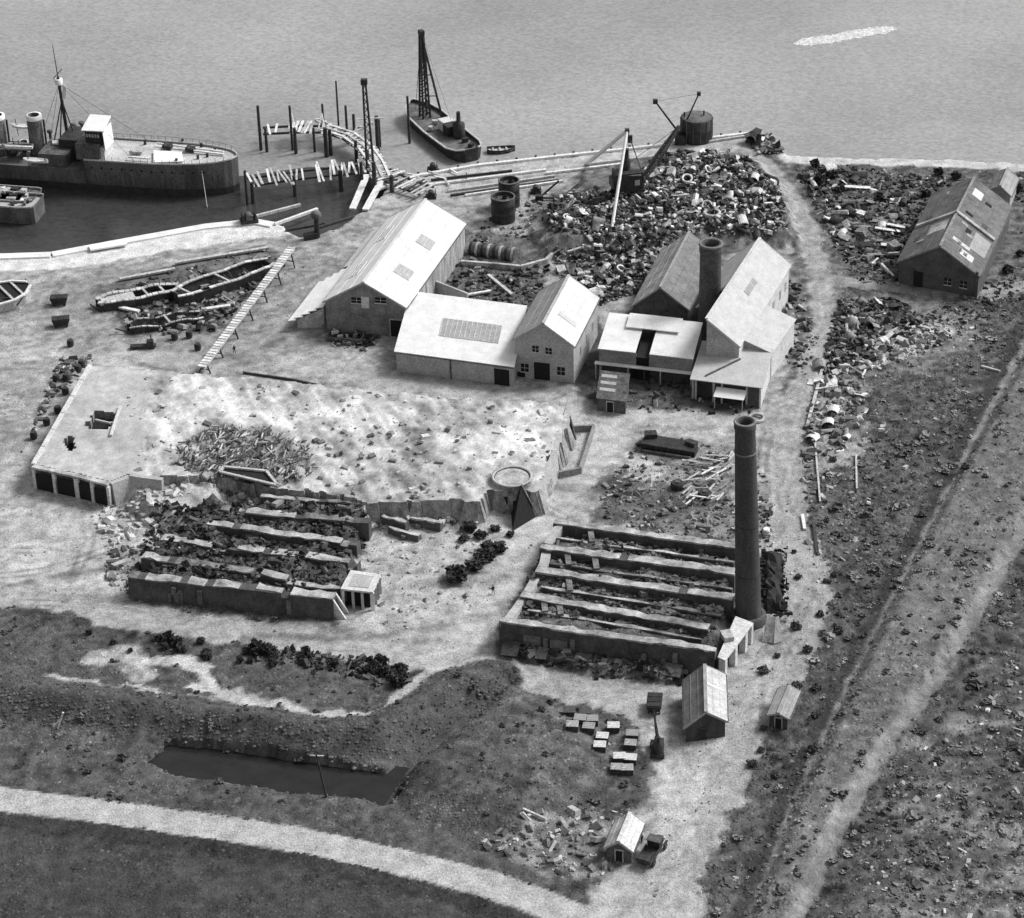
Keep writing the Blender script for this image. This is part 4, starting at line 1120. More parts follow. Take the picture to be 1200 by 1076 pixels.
# ---- the great dusty platform over the left kiln
PH = 4.0
OUT = [(38, 545), (72, 485), (105, 428), (160, 432), (240, 438), (330, 446), (460, 459), (560, 466), (600, 468), (668, 474), (666, 498), (646, 540), (627, 575),
       (572, 575), (556, 590), (520, 584), (440, 590), (372, 578), (330, 575), (300, 566), (236, 556), (190, 560), (150, 556), (130, 566), (90, 556)]
HOLES = [[(104, 500), (113, 482), (133, 486), (124, 503)], [(76, 522), (81, 513), (87, 516), (82, 526)]]
def inside(x, y, poly):
    ins = np.zeros(x.shape, bool); n = len(poly)
    for i in range(n):
        ax, ay = poly[i]; bx, by = poly[(i + 1) % n]
        ins ^= ((ay > y) != (by > y)) & (x < (bx - ax) * (y - ay) / (by - ay + 1e-12) + ax)
    return ins
wp = [P(a, b, PH)[:2] for a, b in OUT]
xs = np.arange(min(p[0] for p in wp) - 1, max(p[0] for p in wp) + 1, .42); ys = np.arange(min(p[1] for p in wp) - 1, max(p[1] for p in wp) + 1, .42)
CX, CY = np.meshgrid(xs, ys); 
wx = CX + (fbm(CX, CY, 3, 300) - .5) * 3.0; wy = CY + (fbm(CX, CY, 3, 301) - .5) * 3.0
# straight clean edge on the left-hand end, ragged elsewhere
pxg, pyg = proj_np(CX, CY, PH)
cl = pxg < 170
ins = np.where(cl, inside(CX, CY, wp), inside(wx, wy, wp))
for h_ in HOLES: ins &= ~inside(wx, wy, [P(a, b, PH)[:2] for a, b in h_])
cell = ins[:-1, :-1] & ins[1:, :-1] & ins[:-1, 1:] & ins[1:, 1:]
def pxmask(poly, soft):
    w = [P(a, b, PH)[:2] for a, b in poly]; i = inside(CX, CY, w); d2 = np.full(CX.shape, 1e9)
    for k in range(len(w)):
        ax, ay = w[k]; dx, dy = w[(k + 1) % len(w)][0] - ax, w[(k + 1) % len(w)][1] - ay
        tt = np.clip(((CX - ax) * dx + (CY - ay) * dy) / (dx * dx + dy * dy), 0, 1)
        d2 = np.minimum(d2, (CX - ax - tt * dx) ** 2 + (CY - ay - tt * dy) ** 2)
    return np.clip(np.sqrt(d2) * np.where(i, 1, -1) / soft + .5, 0, 1)
rag = pxmask([(205, 520), (250, 495), (310, 500), (365, 520), (370, 560), (330, 570), (230, 556), (205, 545)], 3)
ctr = pxmask([(380, 510), (540, 500), (560, 580), (440, 585), (380, 570)], 4)
pale = np.clip(pxmask([(260, 470), (380, 478), (470, 485), (440, 500), (330, 500), (260, 490)], 4) + pxmask([(600, 475), (660, 478), (640, 530), (590, 540), (580, 510)], 4), 0, 1)
strk = fbm(CX * 1.0 + CY * .45, (CY - CX * .3) * .22, 1.6, 330)
PZ = PH + .5 * (strk - .5) * np.where(cl, 0, 1) + (fbm(CX, CY, 6, 310) - .5) * .5 + (fbm(CX, CY, 1.5, 311) - .5) * np.where(cl, .12, .35) - 1.1 * rag * vnoise(CX, CY, 2, 312) - .5 * ctr * vnoise(CX, CY, 3, 313)
PA = .42 + .55 * (strk - .5) * np.where(cl, .1, 1) + .15 * pale - .22 * rag - .05 * ctr
PA = np.clip(PA * (1 + np.where(cl, .5, 1.1) * (fbm(CX, CY, 6, 320) - .5) + np.where(cl, .4, 1.1) * (fbm(CX, CY, 1.6, 321) - .5)), .08, .72)
cidx = np.arange(CX.size).reshape(CX.shape)
ff = np.stack([cidx[:-1, :-1], cidx[:-1, 1:], cidx[1:, 1:], cidx[1:, :-1]], -1)[cell]
uq, inv = np.unique(ff, return_inverse=True)
pv = np.stack([CX.ravel(), CY.ravel(), PZ.ravel()], -1)
plat = thing('kiln_platform', 'broad dust-covered platform roof of the left kiln, with two ragged holes', 'kiln', (0, 0, 0))
top = big_mesh('roof', pv[uq], inv.reshape(-1, 4), M_ATTR, PA.ravel()[uq], smooth=False); top.parent = plat
m = MB()
cj, ci = np.nonzero(cell)
cs = set(zip(cj.tolist(), ci.tolist()))
mh = MB(); edges = []; onorm = {}
hc = [sum((P(a, b, PH) for a, b in hp), Vector()) / 4 for hp in HOLES]
for j, i in cs:
    for dj, di, a, b in ((-1, 0, (j, i), (j, i + 1)), (1, 0, (j + 1, i + 1), (j + 1, i)), (0, -1, (j + 1, i), (j, i)), (0, 1, (j, i + 1), (j + 1, i + 1))):
        if (j + dj, i + di) not in cs:
            edges.append((a, b))
            for q in (a, b): onorm[q] = onorm.get(q, Vector()) + Vector((di, dj, 0))
for a, b in edges:
    pa_ = Vector((CX[a], CY[a], PZ[a])); pb_ = Vector((CX[b], CY[b], PZ[b]))
    hole = min((pa_ - q).length for q in hc) < 4.5 and 66 < pxg[a] < 145 and 470 < pyg[a] < 540
    lows = []
    for q, p in ((a, pa_), (b, pb_)):
        n_ = onorm[q]; n_ = n_.normalized() if n_.length > .1 else n_
        sp_ = 0 if (hole or cl[q]) else 1.6 * (.2 + vnoise(np.array([p.x]), np.array([p.y]), 2.5, 340)[0])
        lows.append(gl(p, -.4) + n_ * sp_)
    (mh if hole else m).add([pa_, pb_, lows[1], lows[0]], [(0, 1, 2, 3)])
m.build('wall', grey('crumbled_bank', .27, .95, .6, .7, bump=.6), plat)
for pa_, pb_ in (((668, 474), (646, 540)), ((646, 540), (627, 575)), ((130, 567), (152, 557)), ((152, 557), (190, 561))):
    a, b = P(*pa_, PH), P(*pb_, PH); u_ = (b - a).normalized(); n_ = Vector((u_.y, -u_.x, 0))
    if n_.y > 0 and n_.x <= 0: n_ = -n_
    MB().hexa([gl(a, -.3) + n_ * .9, gl(b, -.3) + n_ * .9, gl(b, -.3) - n_ * .5, gl(a, -.3) - n_ * .5], [gl(a, PH + .1) + n_ * .35, gl(b, PH - .1) + n_ * .35, gl(b, PH - .1) - n_ * .5, gl(a, PH + .1) - n_ * .5]).build('end_wall', PLASTER, plat)
kind(mh.build('hole_side', BRICK_M, plat), 'stuff')
# bright kerb along the clean left end, dark openings under the front left corner
for k in range(6):
    a = P(38, 545, PH).lerp(P(105, 428, PH), k / 6); b = P(38, 545, PH).lerp(P(105, 428, PH), (k + .96) / 6)
    MB().bar(a + Vector((.15, 0, .15)), b + Vector((.15, 0, .15)), .7, .3).build('kerb_stone', PLASTER_L, plat)
fa, fb, fc = P(39, 546, PH), P(90, 557, PH), P(128, 567, PH)
for a, b in ((fa, fb), (fb, fc)):
    MB().bar(a + Vector((0, -.25, .02)), b + Vector((0, -.25, .02)), .9, .34).build('lintel', COPE, plat)
    u_ = (b - a).normalized()
    L_ = (b - a).length
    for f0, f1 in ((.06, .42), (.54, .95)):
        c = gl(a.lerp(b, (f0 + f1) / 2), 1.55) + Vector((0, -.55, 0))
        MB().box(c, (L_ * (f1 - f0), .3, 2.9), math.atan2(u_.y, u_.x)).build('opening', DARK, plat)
    for f in (0.02, .48, .98):
        c = gl(a.lerp(b, f), 1.9) + Vector((0, -.6, 0))
        MB().box(c, (.5, .5, 3.8), math.atan2(u_.y, u_.x)).build('pier', PLASTER_L, plat)
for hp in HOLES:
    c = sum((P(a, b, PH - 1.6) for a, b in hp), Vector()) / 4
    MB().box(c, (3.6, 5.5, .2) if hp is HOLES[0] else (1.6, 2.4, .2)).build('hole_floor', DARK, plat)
q = [P(112, 492, PH + .2), P(129, 496, PH + .2)]
MB().bar(q[0], q[1], .3).build('joist', TIM_P, plat)
MB().bar(P(130, 510, PH + .25), P(141, 476, PH + .25), .45, .25).build('kerb_stone', PLASTER_L, plat)
# trough frame on its front edge
fr = thing('timber_trough', 'long dark sunk trough with a pale timber rim on the front of the platform', 'trough', P(290, 555, PH))
fo_ = Vector(fr.location)
tp_ = [(258, 553), (262, 547), (312, 552), (326, 569)]
tw = [P(a, b, PH + .5) for a, b in tp_]
for k in range(4): MB(fo_).bar(tw[k], tw[(k + 1) % 4], .45, .3).build('rim_board', TIM_P, fr)
MB(fo_).slab([p - Vector((0, 0, .25)) for p in tw], .2).build('floor', DARK, fr)
# ledges and low wall stubs right of the left kiln
for k, (a, b, h_, lab) in enumerate([((445, 590), (478, 594), 2.2, 'dark low wall stub left of the loop path'), ((487, 592), (517, 598), 1.8, 'upper short ledge inside the loop path'),
                                     ((480, 607), (516, 614), 1.5, 'lower short ledge inside the loop path'), ((447, 606), (475, 613), 2.0, 'pale topped stub beside the left kiln end'),
                                     ((455, 618), (490, 628), 1.2, 'lowest ledge in front of the wall stubs')]):
    kiln_wall(lab, a, b, h_, .9, .1, 1.6, group='low wall stubs near the loop path', seed=40 + k)

# ---- round kiln head with its black buttresses
rc = P(600, 558, 5.0); rc.z = 0
rk_ = thing('round_kiln_head', 'round brick kiln head with a pale ring rim near the platform corner', 'kiln', rc)
MB(rc).lathe(rc, [(3.5, -.3), (3.15, 4.9)], 28).build('drum', grey('blotched_brick', .27, .9, .8, .6, bump=.4), rk_)
MB(rc).lathe(rc, [(3.1, 4.7), (3.35, 4.9), (3.35, 5.05), (2.95, 5.05), (2.9, 4.9)], 28).build('rim', PLASTER, rk_)
MB(rc).lathe(rc, [(2.8, 4.8), (1.5, 4.95), (0.05, 5.0)], 20).build('cover', COPE, rk_)
for k, a in enumerate((-2.3, -1.9, -1.35, -.95)):
    c = rc + Vector((3.33 * math.cos(a), 3.33 * math.sin(a), 1.6 + .8 * (k % 2)))
    MB(rc).box(c, (.5, 1.0, 1.4), a).build('opening', DARK, rk_)
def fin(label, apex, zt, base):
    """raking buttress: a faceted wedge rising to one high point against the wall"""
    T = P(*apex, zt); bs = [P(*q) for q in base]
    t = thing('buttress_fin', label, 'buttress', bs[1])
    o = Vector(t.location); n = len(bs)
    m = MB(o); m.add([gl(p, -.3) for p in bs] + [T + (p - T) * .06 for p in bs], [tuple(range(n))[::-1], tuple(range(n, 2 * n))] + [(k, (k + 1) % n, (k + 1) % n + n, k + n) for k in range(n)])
    m.build('wedge', DARK, t)  # shade on the buttress faces is put into this near-black colour
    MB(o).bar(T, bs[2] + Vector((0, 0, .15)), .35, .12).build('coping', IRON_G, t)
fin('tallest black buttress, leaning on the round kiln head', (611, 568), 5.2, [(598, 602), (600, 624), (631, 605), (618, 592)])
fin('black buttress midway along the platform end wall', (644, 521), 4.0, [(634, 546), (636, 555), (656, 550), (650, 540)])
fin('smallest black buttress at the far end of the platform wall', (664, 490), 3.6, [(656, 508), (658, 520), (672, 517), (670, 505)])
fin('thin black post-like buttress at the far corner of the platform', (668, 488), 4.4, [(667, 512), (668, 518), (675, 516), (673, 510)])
for k, (a, b) in enumerate(((655, 505), (663, 498))):
    pass
# yard corner bund right of the platform end
bn = thing('coal_bunker', 'three-sided bunker of low walls right of the platform end', 'bunker', P(680, 530))
bo3 = Vector(bn.location)
for a, b in (((668, 506), (696, 505)), ((696, 505), (680, 555)), ((680, 555), (655, 560))):
    p, q = P(*a), P(*b)
    MB(bo3).bar(p + Vector((0, 0, .6)), q + Vector((0, 0, .6)), .45, 1.2).build('low_wall', BRICK_M, bn)

# ================================================================== SCRAP
def lump(mb, r, seed):
    q = random.Random(seed)
    pts = [Vector(p) for p in ((-1, -1, -1), (1, -1, -1), (1, 1, -1), (-1, 1, -1), (-1, -1, 1), (1, -1, 1), (1, 1, 1), (-1, 1, 1))]
    pts = [Vector((p.x * r * q.uniform(.5, 1.1), p.y * r * q.uniform(.4, .9), p.z * r * q.uniform(.3, .6))) for p in pts]
    return mb.hexa(pts[:4], pts[4:])
def arc_sheet(mb, L, r, a0, a1, th=.05, n=7):
    o, i = [], []
    for k in range(n + 1):
        a = a0 + (a1 - a0) * k / n
        o.append((r * math.cos(a), r * math.sin(a))); i.append(((r - th) * math.cos(a), (r - th) * math.sin(a)))
    vs = []
    for x in (-L / 2, L / 2):
        for c in (o, i): vs += [Vector((x, p[0], p[1] - r * .4)) for p in c]
    m = n + 1; fs = []
    for k in range(n):
        fs += [(k, k + 1, 2 * m + k + 1, 2 * m + k), (m + k + 1, m + k, 3 * m + k, 3 * m + k + 1), (k + 1, k, m + k, m + k + 1), (2 * m + k, 2 * m + k + 1, 3 * m + k + 1, 3 * m + k)]
    fs += [(0, 2 * m, 3 * m, m), (n, m + n, 3 * m + n, 2 * m + n)]
    return mb.add(vs, fs)
def proto_curved(): return arc_sheet(MB(), 1.9, 1.0, .2, 2.6)
def proto_plate():
    m = MB(); m.slab([(-1, -.7, 0), (.2, -.8, .12), (.3, .7, .1), (-.9, .75, 0)], .06); m.slab([(.2, -.8, .12), (1.1, -.6, .6), (1.2, .6, .55), (.3, .7, .1)], .06); return m
def proto_pipe():
    m = MB(); m.lathe((0, 0, 0), [(.34, -1.2), (.34, 1.2), (.27, 1.2), (.27, -1.2), (.34, -1.2)], 10)
    m.v = [(z, x, y) for x, y, z in m.v]; return m
def proto_ring():
    return MB().lathe((0, 0, 0), [(1.0, -.16), (1.05, .16), (.72, .18), (.7, -.16), (1.0, -.16)], 16)
def proto_beam():
    m = MB(); m.box((0, 0, 0), (3.0, .07, .34)); m.box((0, 0, .2), (3.0, .32, .06)); m.box((0, 0, -.2), (3.0, .32, .06)); return m
def proto_drum():
    m = MB(); m.lathe((0, 0, 0), [(.02, -.8), (.55, -.8), (.58, -.76), (.55, -.3), (.58, -.26), (.55, .3), (.58, .34), (.55, .78), (.48, .78), (.45, .6), (.02, .6)], 12)
    m.v = [(z, x, y) for x, y, z in m.v]; return m
def proto_frame():
    m = MB()
    for a, b in (((-1, -.6, 0), (1, -.6, 0)), ((1, -.6, 0), (1, .6, .1)), ((1, .6, .1), (-1, .6, 0)), ((-1, .6, 0), (-1, -.6, 0)), ((-1, -.6, 0), (1, .6, .1))): m.bar(a, b, .14)
    return m
def proto_block(): return lump(MB(), .9, 3)
PROTO = {'curved_plate': (proto_curved, 'curved steel plate'), 'bent_plate': (proto_plate, 'bent flat plate'), 'scrap_pipe': (proto_pipe, 'length of pipe'), 'iron_ring': (proto_ring, 'iron ring'),
         'steel_beam': (proto_beam, 'I-section steel beam'), 'scrap_drum': (proto_drum, 'dented drum'), 'angle_frame': (proto_frame, 'braced angle frame'), 'scrap_block': (proto_block, 'lump of scrap')}
PMESH = {}
for kname, (fn, nm) in PROTO.items():
    for tone, mt in (('bright', SCR_L), ('grey', SCR_M), ('rust-dark', SCR_D)):
        me = fn().mesh(kname); me.materials.append(mt); PMESH[kname, tone] = me
def scrap_piece(kname, tone, loc, rot, sc, where, grp):
    o = bpy.data.objects.new(kname, PMESH[kname, tone]); COL.objects.link(o)
    o.location = loc; o.rotation_euler = rot; o.scale = (sc, sc, sc)
    o['label'] = '%s %s lying %s' % (tone, PROTO[kname][1], where); o['category'] = 'scrap'
    o['group'] = '%s %ss %s' % (tone, PROTO[kname][1].replace('length of pipe', 'pipe').replace('lump of scrap', 'lump'), grp)
    return o
def in_poly_pts(poly, n, rr, w=None):
    out = []
    xs = [p[0] for p in poly]; ys = [p[1] for p in poly]
    while len(out) < n:
        x, y = rr.uniform(min(xs), max(xs)), rr.uniform(min(ys), max(ys))
        if inside(np.array([x]), np.array([y]), poly)[0]: out.append((x, y))
    return out
def scrap_field(poly, n, where, grp, seed, sc=(.6, 1.5), kinds=None, tones=None, lift=.35, tilt=.6):
    rr = random.Random(seed)
    kinds = kinds or ['curved_plate'] * 5 + ['bent_plate'] * 5 + ['scrap_pipe'] * 2 + ['iron_ring'] * 2 + ['steel_beam'] * 2 + ['scrap_drum'] * 2 + ['angle_frame'] + ['scrap_block'] * 2
    tones = tones or ['bright'] * 4 + ['grey'] * 3 + ['rust-dark'] * 4
    for x, y in in_poly_pts(poly, n, rr):
        s = rr.uniform(*sc)
        scrap_piece(rr.choice(kinds), rr.choice(tones), G(x, y, lift * s * rr.uniform(.6, 1.6)), (rr.uniform(-tilt, tilt), rr.uniform(-tilt, tilt), rr.uniform(0, 6.28)), s, where, grp)
def scrap_bits(name, poly, n, seed, size=(.25, .9), tones=(.03, .6), lift=.2, mat=None):
    rr = random.Random(seed); pts = in_poly_pts(poly, n, rr)
    pos = np.array([list(G(x, y)) for x, y in pts]); s = size[0] * (size[1] * 1.25 / size[0]) ** (RNG.random(n) ** 1.9)
    pos[:, 2] += lift * s
    scl = np.stack([s * RNG.uniform(.6, 2.0, n), s * RNG.uniform(.4, 1.0, n), s * RNG.uniform(.12, .7, n)], -1)
    alb = np.exp(RNG.uniform(math.log(tones[0]), math.log(tones[1]), n))
    return kind(scatter(name, CUBE_V, CUBE_F, pos, rot_np(n, .9), scl, alb, mat or M_ATTR, False), 'stuff')

HEAPA = [(640, 262), (672, 240), (735, 240), (760, 205), (800, 190), (870, 192), (912, 225), (924, 280), (895, 285), (800, 280), (770, 300), (700, 300), (650, 285)]
HEAPB = [(650, 300), (770, 295), (790, 285), (770, 335), (700, 360), (655, 320)]
scrap_field(HEAPA, 150, 'on the great scrap heap by the river', 'on the great scrap heap', 101, (.55, 1.25), lift=.5, tilt=.8)
scrap_field(HEAPB, 60, 'in the low scrap behind the workshop', 'in the low scrap behind the workshop', 102, (.55, 1.2), lift=.4)
scrap_bits('scrap_debris', HEAPA, 5200, 103, (.2, .95), (.015, .85), .5)
scrap_bits('scrap_debris', HEAPB, 1200, 104, (.25, 1.0), (.012, .6), .4)
scrap_bits('scrap_debris', [(908, 330), (935, 330), (960, 395), (945, 440), (905, 415), (915, 370)], 260, 134, (.25, 1.0), (.02, .5), .3)
scrap_bits('scrap_debris', [(690, 450), (800, 440), (890, 470), (880, 490), (700, 478)], 240, 135, (.2, .8), (.02, .35), .3)
scrap_bits('scrap_debris', [(383, 384), (445, 391), (440, 406), (395, 404)], 130, 136, (.25, 1.0), (.02, .5), .3)
scrap_bits('scrap_debris', [(590, 230), (660, 225), (650, 275), (600, 280), (545, 300), (640, 345), (560, 350), (540, 300)], 350, 105, (.2, .8), (.03, .5))
scrap_bits('yard_rubble', [(535, 300), (600, 312), (645, 312), (640, 345), (610, 372), (560, 360), (520, 345)], 520, 143, (.2, .9), (.012, .3), .3)
scrap_bits('pale_litter', [(1012, 402), (1108, 372), (1112, 398), (1032, 432), (985, 440)], 420, 144, (.2, 1.3), (.08, .7), .2)
YARD1 = [(935, 200), (990, 195), (1070, 240), (1052, 325), (1005, 325), (975, 275)]
YARD2 = [(985, 352), (1050, 350), (1080, 372), (1060, 400), (1010, 430), (965, 440), (972, 390)]
scrap_field(YARD1, 85, 'in the scrap yard before the dark two-bay building', 'in the scrap yard right of the road', 106, (.5, 1.5), kinds=['bent_plate'] * 5 + ['curved_plate'] * 3 + ['scrap_drum'] * 2 + ['scrap_pipe'] * 2 + ['scrap_block'] * 3 + ['steel_beam'] * 2, tones=['bright'] * 2 + ['grey'] * 3 + ['rust-dark'] * 5, tilt=.25)
scrap_field(YARD2, 60, 'in the dark litter below the scrap-yard track', 'in the litter below the scrap-yard track', 107, (.5, 1.3), tones=['rust-dark'] * 6 + ['grey'] * 3 + ['bright'] * 2)
scrap_bits('scrap_debris', [(932, 198), (990, 194), (1110, 210), (1075, 260), (1056, 335), (1005, 330), (972, 275)], 2200, 108, (.2, .9), (.015, .45))
scrap_bits('scrap_debris', [(1060, 205), (1200, 215), (1200, 240), (1150, 220), (1100, 240)], 260, 139, (.2, .8), (.015, .3))
scrap_bits('scrap_debris', [(1150, 335), (1200, 310), (1200, 350), (1120, 400), (1060, 420), (1070, 375)], 420, 140, (.2, .8), (.015, .35))
scrap_bits('scrap_debris', YARD2, 1900, 109, (.2, .9), (.012, .35))
STRIP = [(955, 430), (1012, 425), (1015, 480), (985, 530), (940, 545)]
scrap_bits('scrap_debris', STRIP, 450, 110, (.25, 1.3), (.05, .6))
scrap_field(STRIP, 28, 'on the pale litter right of the yard road', 'on the pale litter right of the yard road', 111, (.6, 1.4), kinds=['bent_plate', 'scrap_pipe', 'steel_beam', 'curved_plate'], tones=['bright', 'bright', 'grey'], tilt=.2)
# long thin sheets lying in the scrap yard
rr = random.Random(77)
for k, (x, y, l, a) in enumerate([(1035, 262, 4.5, -.15), (1040, 272, 5, -.2), (1022, 285, 4, .1), (1045, 290, 4.2, -.1), (1030, 300, 4.5, .15), (1003, 222, 6, .02), (1010, 268, 3.5, .1), (1050, 268, 3.6, -.3)]):
    o = MB().box((0, 0, 0), (l, 1.1, .14)).build('steel_sheet', SCR_L if k % 2 else SCR_M)
    o.location = G(x, y, .5); o.rotation_euler = (rr.uniform(-.15, .15), rr.uniform(-.1, .1), a)
    tag(o, 'long %s sheet stacked flat beside the dark two-bay building' % ('bright' if k % 2 else 'grey'), 'scrap', 'long %s sheets in the scrap yard' % ('bright' if k % 2 else 'grey'))
o = thing('scrap_hoop', 'pale round iron hoop lying behind the squat stack', 'scrap', G(834, 268, .6))
MB().lathe((0, 0, 0), [(1.75, 0), (1.75, .5), (1.25, .5), (1.25, 0)], 24).build('hoop', TIM_P, o)
o = thing('scrap_hoop', 'pale round iron hoop lying in the yard beside the annexe wall', 'scrap', G(886, 492, .2))
MB().lathe((0, 0, 0), [(1.45, 0), (1.45, .4), (1.1, .4), (1.1, 0)], 24).build('hoop', COPE, o)
scrap_bits('kiln_rubble', [(590, 768), (700, 794), (800, 802), (800, 782), (600, 748)], 700, 145, (.2, 1.0), (.02, .22), .3)
# rubble corner at the river end of the quay
scrap_bits('scrap_debris', [(872, 165), (900, 160), (918, 180), (890, 182)], 160, 112, (.3, 1.2), (.03, .6), .6)
scrap_field([(876, 166), (898, 160), (914, 178), (892, 180)], 14, 'in the rubbish at the river end of the quay', 'at the river end of the quay', 113, (.6, 1.3), lift=1.0)
# rubble yard left of the chimney, loose timber
scrap_bits('yard_rubble', [(752, 510), (862, 525), (862, 640), (705, 612), (700, 575), (735, 540)], 900, 114, (.15, .8), (.05, .45))
scrap_bits('yard_rubble', [(880, 540), (900, 560), (905, 640), (890, 650)], 90, 115, (.2, .9), (.04, .6))
scrap_bits('kiln_rubble', [(640, 640), (862, 668), (835, 765), (600, 735)], 1500, 116, (.2, .9), (.02, .25), .2)
scrap_bits('kiln_rubble', [(225, 572), (330, 586), (440, 600), (560, 598), (560, 614), (440, 622), (300, 606)], 900, 138, (.2, 1.2), (.06, .6), .3)
scrap_bits('kiln_rubble', [(175, 605), (440, 610), (395, 720), (155, 700)], 2800, 117, (.2, .9), (.015, .13), .3)
scrap_bits('kiln_rubble', [(115, 570), (225, 572), (220, 592), (165, 625), (130, 640), (112, 615)], 420, 118, (.2, 1.2), (.28, .65), .2)
scrap_bits('kiln_rubble', [(120, 640), (180, 640), (150, 700), (125, 680)], 200, 119, (.2, 1.2), (.06, .5), .2)
scrap_bits('yard_rubble', [(400, 600), (560, 600), (560, 730), (420, 740)], 260, 120, (.12, .6), (.15, .55))
scrap_bits('yard_rubble', [(20, 540), (60, 470), (100, 430), (112, 420), (70, 420), (40, 500)], 200, 121, (.25, 1.0), (.05, .5))
scrap_bits('yard_rubble', [(380, 385), (440, 392), (430, 412), (392, 408)], 90, 122, (.25, .9), (.03, .45))
scrap_bits('meadow_rubble', [(555, 985), (640, 945), (740, 950), (730, 1010), (690, 1035), (620, 1015)], 260, 123, (.2, 1.1), (.08, .65))
scrap_bits('shore_rubble', [(110, 345), (310, 290), (335, 310), (250, 385), (150, 390)], 500, 124, (.2, .9), (.04, .4))
n = 700; pts = in_poly_pts([(150, 440), (600, 470), (660, 480), (640, 540), (560, 580), (440, 584), (330, 570), (150, 550)], n, random.Random(141))
pos = np.array([list(P(x, y, PH)) for x, y in pts]); sz_ = .12 * (8.0) ** (RNG.random(n) ** 2.2)
kind(scatter('platform_rubble', CUBE_V, CUBE_F, pos, rot_np(n, .5), np.stack([sz_ * RNG.uniform(.7, 2, n), sz_, sz_ * .6], -1), np.exp(RNG.uniform(math.log(.12), math.log(.65), n)), M_ATTR, False), 'stuff')
# sticks in the broken middle of the platform
n = 420
pts = in_poly_pts([(208, 520), (250, 497), (310, 502), (362, 520), (366, 556), (330, 562), (230, 553), (208, 543)], n, random.Random(125))
pos = np.array([list(P(x, y, PH - .1)) for x, y in pts])
a = RNG.normal(1.25, .5, n); L_ = RNG.uniform(1, 3.2, n)
Rm = rot_np(n, .3)
ca, sa = np.cos(a), np.sin(a); z0_ = np.zeros(n); o1_ = np.ones(n)
tl = RNG.uniform(-.3, .3, n)
Rz = np.stack([np.stack([ca, -sa, z0_], -1), np.stack([sa, ca, z0_], -1), np.stack([z0_, z0_, o1_], -1)], -2)
Ry = np.stack([np.stack([np.cos(tl), z0_, np.sin(tl)], -1), np.stack([z0_, o1_, z0_], -1), np.stack([-np.sin(tl), z0_, np.cos(tl)], -1)], -2)
kind(scatter('broken_laths', CUBE_V, CUBE_F, pos, Rz @ Ry, np.stack([L_, RNG.uniform(.12, .3, n), RNG.uniform(.1, .25, n)], -1), np.exp(RNG.uniform(math.log(.05), math.log(.6), n)), M_ATTR, False), 'stuff')
# loose pile of boards left of the chimney
rr = random.Random(9)
for k in range(46):
    x, y = rr.uniform(805, 860), rr.uniform(535, 590)
    o = MB().box((0, 0, 0), (rr.uniform(2, 4.5), .35, .12)).build('loose_board', rr.choice([TIM_P, TIM_P, TIM_W, BRICK_M]))
    o.location = G(x, y, .3 + rr.random() * .8); o.rotation_euler = (rr.uniform(-.2, .2), rr.uniform(-.2, .2), rr.choice([.9, 1.1, -.3, .2]) + rr.uniform(-.3, .3))
    tag(o, 'loose board in the tangled board pile left of the tall chimney', 'board', 'loose boards piled left of the tall chimney')

# ================================================================== SHIPS AND BOATS
def hull(st, drop=1.0, bot=.8):
    """st: list of (x, half beam, top z, bottom z); returns (sides, deck) meshes"""
    m = MB(); vs = []
    for x, b, zt, zb in st:
        vs += [Vector((x, b, zt)), Vector((x, b * bot, zb)), Vector((x, -b * bot, zb)), Vector((x, -b, zt))]
    fs = []
    for k in range(len(st) - 1):
        for q in (0, 2): fs.append((k * 4 + q, k * 4 + q + 1, k * 4 + q + 5, k * 4 + q + 4))
        fs.append((k * 4 + 1, k * 4 + 2, k * 4 + 6, k * 4 + 5))
    e = (len(st) - 1) * 4
    fs += [(0, 3, 2, 1), (e, e + 1, e + 2, e + 3)]
    m.add(vs, fs)
    d = MB(); vs = []
    for x, b, zt, zb in st: vs += [Vector((x, b * .985, zt - drop)), Vector((x, -b * .985, zt - drop))]
    d.add(vs, [(k * 2, k * 2 + 1, k * 2 + 3, k * 2 + 2) for k in range(len(st) - 1)])
    return m, d
def rail(st, w=.22, h=.22, dz=0.0, sides=(1, -1), lo=-1e9, hi=1e9):
    m = MB()
    for s in sides:
        for k in range(len(st) - 1):
            (x0, b0, z0, _), (x1, b1, z1, _) = st[k], st[k + 1]
            if x0 < lo or x1 > hi: continue
            m.bar((x0, s * b0, z0 + dz), (x1, s * b1, z1 + dz), w, h)
    return m

bow = P(278, 183, 5.4); aft = P(100, 173.5, 4.8)
dv = Vector((bow.x - aft.x, bow.y - aft.y, 0)); rot = math.atan2(dv.y, dv.x)
ship = thing('warship', 'dark hulled old warship with white bridge canopy and bleached foredeck', 'warship', (bow.x, bow.y, WZ), rot)
Rinv = Matrix.Rotation(-rot, 3, 'Z')
def sl(px, py, z):
    """ship-local point seen at px, py when z above the water"""
    return Rinv @ (P(px, py, z + WZ) - Vector((bow.x, bow.y, WZ)))
FB = 6.9
st = [(-30.5, 5.7, FB - .1, -.6), (-24, 5.7, FB - .05, -.6), (-16, 5.65, FB, -.6), (-11, 5.3, FB + .1, -.6), (-7, 4.6, FB + .2, -.6), (-4, 3.7, FB + .3, -.6), (-2, 2.7, FB + .4, -.6), (-.8, 1.6, FB + .45, -.6), (0, .12, FB + .5, -.6)]
st2 = [(-75, 4.8, 4.5, -.6), (-60, 5.6, 4.5, -.6), (-45, 5.7, 4.5, -.6), (-30.5, 5.7, 4.5, -.6)]
h1, d1 = hull(st, .25, .9); h1.build('hull', HULL, ship); d1.build('foredeck', DECK, ship)
h2, d2 = hull(st2, .2, .95); h2.build('hull', HULL, ship); d2.build('main_deck', grey('dark_deck', .14, .9, .5, .5), ship)
